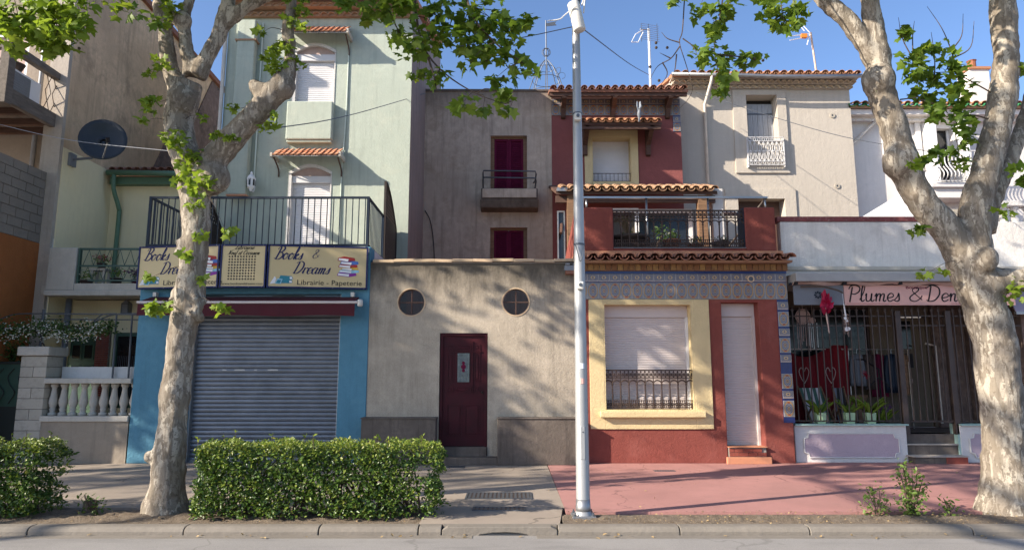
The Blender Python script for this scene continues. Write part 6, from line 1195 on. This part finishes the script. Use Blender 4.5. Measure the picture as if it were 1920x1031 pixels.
Rb = [[(5.73,YR,-.06,0.365),(5.735,YR,.08,0.313),(5.74,YR,.25,0.270),(5.76,YR,.58,0.244),(5.78,YR,1.07,0.235),(5.78,YR,1.57,0.239),(5.77,YR,2.01,0.235),(5.70,YR,2.4,0.244),(5.61,YR,2.76,0.252),(5.54,YR,3.05,0.252)],
 [(5.56,YR,2.92,0.226),(5.34,YR,3.32,0.187),(5.10,YR,3.62,0.178),(4.93,YR,3.96,0.174),(4.85,YR,4.34,0.174),(4.78,YR,4.69,0.165),(4.69,YR,5.04,0.165),(4.65,YR,5.4,0.178)],
 [(4.66,YR,5.44,0.139),(4.5,YR,5.76,0.113),(4.33,YR,6.06,0.113),(4.1,YR,6.29,0.109),(3.85,YR,6.7,0.096),(3.2,8.0,7.6,0.070)],
 [(4.67,YR,5.4,0.157),(4.66,YR,5.76,0.135),(4.64,YR,6.13,0.126),(4.64,YR,6.6,0.113),(4.7,YR,7.8,0.078)],
 [(5.6,YR,2.9,0.217),(5.66,YR,3.25,0.187),(5.72,YR,3.59,0.183),(5.85,YR,3.96,0.174),(5.98,YR,4.31,0.170),(6.12,YR,4.69,0.165),(6.23,YR,5.11,0.157),(6.31,YR,5.55,0.148),(6.33,YR,5.98,0.148),(6.38,YR,6.6,0.135),(6.6,YR,7.8,0.087)],
 [(5.85,8.25,3.3,0.113),(5.98,8.3,3.62,0.100),(6.21,8.35,4.04,0.096),(6.46,8.4,4.48,0.096),(6.66,8.4,4.9,0.091),(6.9,8.4,5.6,0.078),(7.3,8.3,7,0.061)],
 [(5.68,8.1,2.58,0.191),(5.90,8.05,2.68,0.139),(6.04,8.02,2.66,0.104)]]
Rl = [((4.82,8.16,4.17),.215),((4.62,8.14,5.22),.21),((5.60,7.95,2.9),.15),((6.05,8.0,2.65),.13)]
TR = thing('plane_tree', 'thick pale plane tree forking low beside the boutique sign', 'tree', (5.74, YR, 0), group='plane trees along the kerb'); place(trunk_mesh('trunk', Rb, Rl), 'trunk', M['bark'], TR)
A = [(-5.71,5.6,.27),(-5.44,5.57,.28),(-5.17,5.6,.27),(-4.9,5.66,.21),(-5.53,5.34,.21),(-5.29,5.31,.18),(-5.02,5.37,.24),(-4.82,5.4,.15),(-5.15,5.17,.1),(-5.64,5.21,.09),(-5.46,5.76,.25),(-6.0,5.5,.3)]
B = [(-4.7,5.88,.16),(-4.4,5.79,.11),(-4.24,5.68,.06),(-4.55,5.94,.13)]
C = [(-1.49,5.81,.21),(-1.18,5.78,.25),(-.87,5.78,.25),(-.56,5.71,.25),(-.25,5.65,.25),(0,5.48,.2),(.15,5.58,.12),(-1.36,5.48,.15),(-1.14,5.25,.2),(-.93,5.48,.2),(-.62,5.41,.2),(-.34,5.35,.2),(-.09,5.22,.17),(.12,5.15,.13),(.28,4.96,.09),(-1.07,5.02,.12),(-.86,4.96,.15),(-.49,5.09,.12),(-.21,4.89,.07),(0,4.99,.09),(-.55,4.63,.14),(-.33,4.54,.09),(-.09,4.73,.12),(-.03,4.54,.08),(-1.68,5.81,.16),(-2.49,5.85,.13),(-1.99,5.88,.12)]
D = [(1.93,5.97,.1),(2.23,5.85,.12),(2.46,5.89,.14),(2.62,5.94,.13),(2.42,5.69,.1),(2.42,5.52,.12),(2.26,5.33,.14),(2.46,5.28,.15),(2.75,5.26,.13),(2.9,5.25,.08),(2.46,5.05,.13),(2.49,4.88,.1),(3.07,5.89,.16),(3.22,5.76,.16),(3.38,5.86,.14),(3.3,5.62,.09),(3.44,5.79,.09)]
E_ = [(4.94,5.78,.09),(4.97,5.42,.17),(5.15,5.53,.14),(5.26,5.28,.19),(5.46,5.64,.12),(5.47,5.35,.2),(5.61,5.11,.2),(5.33,4.96,.17),(5.17,5.07,.14),(5.58,4.82,.16),(5.21,4.75,.15),(5.49,4.58,.16),(5.63,4.48,.13),(5.53,4.24,.14),(5.33,4.27,.11),(5.03,4.17,.08),(4.89,5.21,.08),(4.54,5.11,.06),(6.38,5.42,.11),(6.45,4.51,.1),(6.2,3.96,.13),(4.88,3.3,.09),(5.05,5.96,.07)]
F = [(-4.3,5.32,.11),(-4.38,5.17,.06),(-4.37,4.79,.14),(-4.43,4.59,.06),(-4.0,4.32,.16),(-3.89,4.12,.19),(-3.97,3.89,.13),(-3.7,3.79,.16),(-3.75,3.56,.1),(-3.85,4.09,.12),(-4.34,5.83,.11),(-4.29,6.11,.14),(-3.0,5.48,.13),(-2.86,5.3,.14),(-2.7,5.34,.12),(-2.78,5.55,.1),(-3.19,4.79,.12),(-3.35,4.72,.06),(-3.33,4.37,.07),(-2.95,4.52,.1),(-2.86,4.65,.06),(-2.73,5.86,.1),(-2.64,6.04,.14),(-2.53,5.76,.06),(-3.08,5.72,.06),(-3.76,4.65,.06),(-3.55,4.39,.05),(-4.07,2.33,.13),(-4.16,2.3,.07),(-3.39,2.33,.09),(-3.69,3.18,.08),(-3.77,2.92,.08),(-3.38,3.24,.07),(-3.69,2.67,.07),(-4.22,2.67,.05)]
G_ = [(5.89,2.58,.15),(5.81,2.43,.07),(4.87,2.73,.11),(5.13,2.77,.05),(4.84,3.25,.09),(5.82,3.45,.09),(5.34,4.0,.08),(4.77,4.0,.08)]
def spray(tree, cl, y, dens, size, mat, nm='foliage', **k):
    p, n_, t_, s_ = leaves_at(cl, y, dens, size, **k); place(leaf_mesh(nm, p, n_, t_, s_, 'plane', M[mat]), nm, None, tree, kind='stuff')
spray(TL, A, 7.2, 9., .12, 'sproutleaf'); spray(TL, B, 7.5, 4., .13, 'planeleaf'); spray(TL, C, 7.4, 9.5, .12, 'planeleaf'); spray(TR, D, 7.6, 9.5, .115, 'planeleaf'); spray(TR, E_, 8.1, 10., .115, 'planeleaf', ysp=.6)
spray(TL, F, 7.88, 17., .085, 'sproutleaf', ysp=.7, n0=6); spray(TR, G_, 7.9, 9., .095, 'sproutleaf', ysp=.7, n0=5)
def twigs(tree, paths, r0=.012):
    m = MB()
    for p in paths:
        q = spline(p, 5); k = len(q); m.tube(q, [r0*(1-.75*i/(k-1)) for i in range(k)], 5)
    m.build('twigs', M['twig'], tree, kind='stuff')
def nearest_twigs(cl, y, roots):
    out = []
    for x, z, r in cl:
        a = min(roots, key=lambda q: (q[0]-x)**2 + (q[2]-z)**2 - (.0 if q[2] > z-.05 else -4)); out.append([a, ((a[0]+x)/2 + random.uniform(-.06, .06), (a[1]+y)/2, (a[2]+z)/2 + .06), (x, y, z)])
    return out
hang = [[(-1.9,7.9,7.4),(-1.6,7.6,6.5),(-1.48,7.45,5.9),(-1.30,7.42,5.45),(-1.18,7.4,5.22)],[(-1.2,7.6,6.6),(-1.12,7.45,5.7),(-1.0,7.4,5.25),(-.75,7.4,4.95),(-.4,7.4,4.72),(-.08,7.4,4.60)],[(-.6,7.6,6.6),(-.5,7.45,5.8),(-.2,7.4,5.35),(.12,7.4,5.1),(.3,7.4,4.95)],[(-1.0,7.4,5.25),(-.9,7.4,4.95),(-.86,7.4,4.75)]]
twigs(TL, hang, .017); twigs(TL, nearest_twigs(C, 7.4, [q for h in hang for q in h]), .007); twigs(TL, nearest_twigs(A, 7.2, [(-5.5,7.2,6.4),(-5.1,7.2,6.2),(-5.9,7.2,6.2)]), .009)
h2 = [[(2.8,7.8,7.0),(2.6,7.65,6.3),(2.47,7.6,5.7),(2.40,7.6,5.35),(2.46,7.6,4.95)],[(3.2,7.8,7.0),(3.2,7.6,6.2),(3.25,7.6,5.7)],[(2.4,7.6,5.3),(2.7,7.6,5.27),(2.9,7.6,5.25)]]
twigs(TR, h2, .013); twigs(TR, nearest_twigs(D, 7.6, [q for h in h2 for q in h]), .006)
bare = [[(2.15,7.7,6.5),(2.07,7.6,6.0),(2.03,7.6,5.6),(1.99,7.6,5.45),(2.05,7.6,5.2),(2.12,7.6,4.9),(2.07,7.6,4.75),(1.95,7.6,4.62)],[(1.99,7.6,5.45),(1.85,7.6,5.5),(1.78,7.6,5.58)],[(1.99,7.6,5.4),(1.88,7.6,5.25),(1.72,7.6,5.15),(1.62,7.6,4.98)],[(1.88,7.6,5.25),(1.75,7.6,5.32)],[(1.78,7.6,5.2),(1.83,7.6,5.05),(1.70,7.6,4.85)],[(1.95,7.6,5.3),(1.92,7.6,5.1),(1.86,7.6,4.95)],[(2.03,7.6,5.5),(2.15,7.6,5.4),(2.19,7.6,5.3)]]
twigs(TR, bare, .009); eb = [[(6.2,8.2,5.0),(5.85,8.15,5.18),(5.55,8.1,5.3),(5.25,8.1,5.32),(5.0,8.1,5.45)],[(5.6,8.1,5.29),(5.55,8.1,5.6),(5.46,8.1,5.9),(5.3,8.1,6.2)],[(5.55,8.1,5.6),(5.7,8.1,5.8),(5.75,8.1,6.1)],[(5.57,8.1,5.5),(5.8,8.1,5.65),(5.88,8.1,6.0)],[(5.3,8.1,5.2),(5.33,8.1,5.5),(5.32,8.1,5.85)],[(5.1,8.1,5.4),(4.95,8.1,5.75),(4.92,8.1,6.05)],[(5.05,8.1,5.42),(5.08,8.1,5.8),(5.12,8.1,6.0)],[(6.1,8.2,4.7),(5.7,8.1,4.75),(5.5,8.1,4.6),(5.52,8.1,4.25)],[(5.1,8.1,4.95),(5.35,8.1,4.85),(5.52,8.1,4.65)],[(4.85,8.1,4.95),(5.0,8.1,4.97),(5.15,8.1,5.0)]]
twigs(TR, eb, .010); twigs(TL, nearest_twigs(F, 7.88, [b[:3] for br in Lb[:8] for b in br[:9]]), .006); twigs(TR, nearest_twigs(G_, 7.9, [b[:3] for br in Rb for b in br[:7]]), .006)
m = MB()
for x, z in ((1.70,5.42),(1.70,5.36),(1.83,5.36),(1.62,5.12),(1.72,4.95),(-.1,5.0),(-.6,4.75),(-1.2,5.7),(-.3,5.2),(.05,5.3),(2.95,5.2),(2.85,5.22),(-5.1,5.35),(-5.4,5.25)): m.ball((x, 7.55, z), .018, 7, 5)
m.build('seed_balls', M['twig'], TR, kind='stuff')
crown('crown', TL, (-4.5, 8.2, 8.3), (3.7, 2.2, 2.3), 95, 60, M['planeleaf'], .17, .8, 3); crown('crown', TR, (5.6, 8.3, 8.8), (3.2, 2.8, 2.2), 60, 50, M['planeleaf'], .17, .8, 4)
def street_tree(lab, x, seed, ncl, per, r=(3.3, 2.8, 2.6)):
    t = thing('plane_tree', lab, 'tree', (x, 8.15, 0), group='plane trees along the kerb'); m = MB().tube(spline([(x, 8.15, -.05), (x+.05, 8.15, 2), (x-.05, 8.15, 4.2), (x, 8.15, 6.5)], 4), [.32, .26, .24, .23, .22, .22, .21, .21, .2, .18, .16, .14, .1], 12); m.build('trunk', M['bark'], t, smooth=True)
    crown('crown', t, (x, 8.2, 7.5), r, ncl, per, M['planeleaf'], .17, .8, seed)
street_tree('plane tree next along the street before the cream house garden', -15.0, 11, 135, 80, (2.8, 1.9, 2.3))

def far_tree(lab, x, seed, ncl, per):
    # the row across the road arches towards the houses and lays its shade over the pavement
    t = thing('plane_tree', lab, 'tree', (x, -3.0, -.08), group='plane trees across the road'); m = MB().tube(spline([(x, -3.0, -.12), (x+.1, -3.0, 3), (x+.05, -2.6, 5.5), (x, -1.2, 7.8), (x, .8, 9.2)], 4), [.36]*6 + [.3]*4 + [.24]*3 + [.2, .18, .15, .12], 12); m.build('trunk', M['bark'], t, smooth=True)
    m = MB()
    for k in range(9): a = x - 6.2 + 11.5*k/8; m.tube(spline([(x, -1.0, 7.9), ((x+a)/2, .8 + .3*math.sin(k*2.), 9.0), (a, 2.5 + .5*math.sin(k*1.7), 10.3 + .6*math.cos(k*2.3))], 4), [.11, .1, .1, .09, .08, .07, .06, .05, .04], 7)
    m.build('branches', M['bark'], t); crown('crown', t, (x, 2.5, 10.5), (6.0, .7, .9), ncl, per, M['planeleaf'], .17, .7, seed)
far_tree('plane tree across the road from the garden gate', -22.6, 21, 30, 34); far_tree('plane tree across the road from the cream house', -8.6, 22, 34, 34)

# ------------------------------------------------------------------ hedges, weeds, fallen leaves
def hedge(lab, x0, x1, y0, y1, h, n, thin=None):
    t = thing('hedge', lab, 'hedge', ((x0+x1)/2, (y0+y1)/2, 0), group='clipped hedges along the kerb'); g = rng
    face = g.random(n); u, v, w = g.random(n), g.random(n), g.random(n)
    x = x0 + (x1-x0)*u; y = y0 + (y1-y0)*v; z = .02 + (h-.02)*w
    d = g.random(n)**1.6*.14
    f = face < .55; y[f] = y0 + d[f]; f = (face >= .55) & (face < .75); z[f] = h - d[f]*.7; f = (face >= .75) & (face < .83); x[f] = x1 - d[f]; f = (face >= .83) & (face < .90); x[f] = x0 + d[f]
    wob = lambda a, b: .035*np.sin(a*7.3 + b*3) + .03*np.sin(a*17 + b*9); y -= wob(x, z*3); z += wob(x*1.2, y)*.5*(z > h*.8); x += wob(z*2, y)*(np.abs(x-x1) < .2)
    nr = np.stack([g.normal(0, .6, n), g.normal(-.5, .6, n), g.normal(.8, .5, n)], 1); tp = np.stack([g.normal(0, .7, n), g.normal(-.5, .5, n), g.normal(.45, .6, n)], 1)
    gap = np.clip(np.sin(x*5.1 + 1.3*np.sin(z*6)) * np.sin(z*7.7 + x*2.3) * 1.6 - .85, 0, .6)*(z < h-.12)
    keep = g.random(n) > ((thin(x, z) if thin else np.zeros(n)) + gap); sz = g.uniform(.020, .058, n)*(1 - .25*(z > h-.08))
    P = np.stack([x, y, z], 1); new = (g.random(n) < .07 + .7*np.clip((z-h+.16)/.16, 0, 1))  # paler leaves gather at the top: top lighting painted in with new growth
    for nm_, k_, mt_ in (('foliage', keep & ~new, 'hedgeleaf'), ('toplit_growth', keep & new, 'newleaf')): place(leaf_mesh(nm_, P[k_], nr[k_], tp[k_], sz[k_], 'oval', M[mt_]), nm_, None, t, kind='stuff')
    ns = 14; q = np.stack([g.uniform(x0, x1, ns), g.uniform(y0, y1, ns), np.full(ns, h)], 1); m = MB(); tips = []
    for a in q:
        l = g.uniform(.03, .11); e = a + [g.normal(0, .02), g.normal(0, .02), l]; m.tube([tuple(a - [0, 0, .1]), tuple(e)], .003, 4); tips += [a + (e-a)*f_ for f_ in (.3, .6, .9, 1.)]
    m.build('shoots', M['twig'], t, kind='stuff'); tips = np.array(tips); place(leaf_mesh('shoot_leaves', tips, rdir(len(tips), .5), rdir(len(tips), .8), g.uniform(.025, .055, len(tips)), 'oval', M['newleaf']), 'shoot_leaves', None, t, kind='stuff')
    m = MB(); k = int((x1-x0)*30)
    for i in range(k):
        bx_ = x0 + .12 + (x1-x0-.24)*(i//3*3+1.5)/k; a, b = random.uniform(x0+.05, x1-.05)*.4 + bx_*.6, random.uniform(y0+.08, y1-.08); m.tube(spline([(bx_, (y0+y1)/2 + random.uniform(-.08, .08), -.03), ((bx_+a)/2 + random.uniform(-.05, .05), (b + (y0+y1)/2)/2, h*.45), (a, b, h*random.uniform(.75, .97))], 3), [.016, .013, .011, .009, .007, .005, .004], 5)
    m.build('stems', M['twig'], t)
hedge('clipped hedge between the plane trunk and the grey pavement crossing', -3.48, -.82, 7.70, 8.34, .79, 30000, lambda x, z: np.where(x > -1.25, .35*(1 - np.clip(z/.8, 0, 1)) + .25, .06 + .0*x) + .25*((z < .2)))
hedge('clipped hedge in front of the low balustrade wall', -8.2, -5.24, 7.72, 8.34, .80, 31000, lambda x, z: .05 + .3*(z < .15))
def weed(lab, x, y, h, n, spread, mat='weedleaf', sz=.05, ns=6):
    t = thing('weed', lab, 'weed', (x, y, 0), group='weeds in the soil strip'); m = MB(); pos = []
    for i in range(ns):
        a = random.uniform(0, 6.28); hh = h*random.uniform(.45, 1); tx_, ty_ = x + spread*math.cos(a)*random.uniform(.2, 1), y + spread*.5*math.sin(a); P = spline([(x + random.uniform(-.04, .04), y, -.02), ((x+tx_)/2, (y+ty_)/2, hh*.5), (tx_, ty_, hh)], 6); m.tube(P, .004, 4)
        for j in range(n//ns): q = P[random.randint(1, len(P)-1)]; k = 1.1 - .6*q[2]/h; pos.append((q[0]+random.gauss(0, .06*k), q[1]+random.gauss(0, .06*k), max(.0, q[2]+random.gauss(0, .03))))
    m.build('stem', M['twig'], t); k = len(pos); place(leaf_mesh('foliage', pos, rdir(k, .9), rdir(k), rng.uniform(.6, 1.2, k)*sz, 'oval', M[mat]), 'foliage', None, t)
weed('tall bushy weed sprouting from the soil strip near the pale plane tree', 4.50, 7.98, .56, 420, .2, sz=.055, ns=12); weed('smaller straggly weed left of the tall bushy one', 4.12, 8.0, .34, 170, .18, ns=7); weed('low weed tuft between the tall weed and the pale trunk', 4.93, 8.0, .2, 70, .1, ns=5); weed('low tuft growing at the base of the hedge stump', -4.72, 7.98, .22, 90, .12, 'hedgeleaf', ns=5); weed('small tuft at the foot of the maroon door step', -.62, 12.62, .08, 50, .06, sz=.03, ns=4); weed('scrappy shoot beside the hedge end', -.88, 7.98, .2, 60, .12, 'hedgeleaf', ns=4)
stmp = thing('stump', 'dark cut stump in the soil bed beside the plane trunk', 'stump', (-4.78, 8.02, 0)); MB().lathe([(.09, -.03), (.075, .06), (.07, .14), (.05, .15)], -4.78, 8.04, 0, 9).build('stump', M['twig'], stmp)
n = 520; x = rng.uniform(.6, 8, n); y = rng.uniform(7.47, 8.15, n); p1 = np.stack([x, y, np.full(n, .012)], 1); x = rng.uniform(-6, -.95, 160); p2 = np.stack([x, rng.uniform(7.47, 8.42, 160), np.full(160, .014)], 1)
k = 60; p3 = np.stack([rng.uniform(-6, 7, k), rng.uniform(7.15, 7.27, k), np.full(k, -.062)], 1); k2 = 70; p4 = np.stack([rng.uniform(-3, 8, k2), rng.uniform(8.2, 12.5, k2), np.full(k2, .012)], 1); P = np.concatenate([p1, p2, p3, p4]); n = len(P)
place(leaf_mesh('fallen_leaves', P, np.stack([rng.normal(0, .35, n), rng.normal(0, .35, n), np.ones(n)], 1), rdir(n), np.concatenate([rng.uniform(.012, .035, 680), rng.uniform(.03, .06, k), rng.uniform(.02, .045, k2)]), 'oval', M['dryleaf']), 'fallen_leaves', None, None, label='dry fallen leaves scattered on the soil strip and gutter', cat='leaves', kind='stuff')
n = 900; P = np.stack([np.concatenate([rng.uniform(-6, -.97, n//3), rng.uniform(.55, 8, n - n//3)]), rng.uniform(7.47, 8.14, n), np.full(n, .01)], 1); vs = []; 
place(leaf_mesh('soil_litter', P + [0, 0, .008], rdir(n, .6), rdir(n), rng.uniform(.006, .02, n), 'oval', M['soil']), 'soil_litter', None, None, label='crumbs of soil and grit lying on the planting strip', cat='grit', kind='stuff')
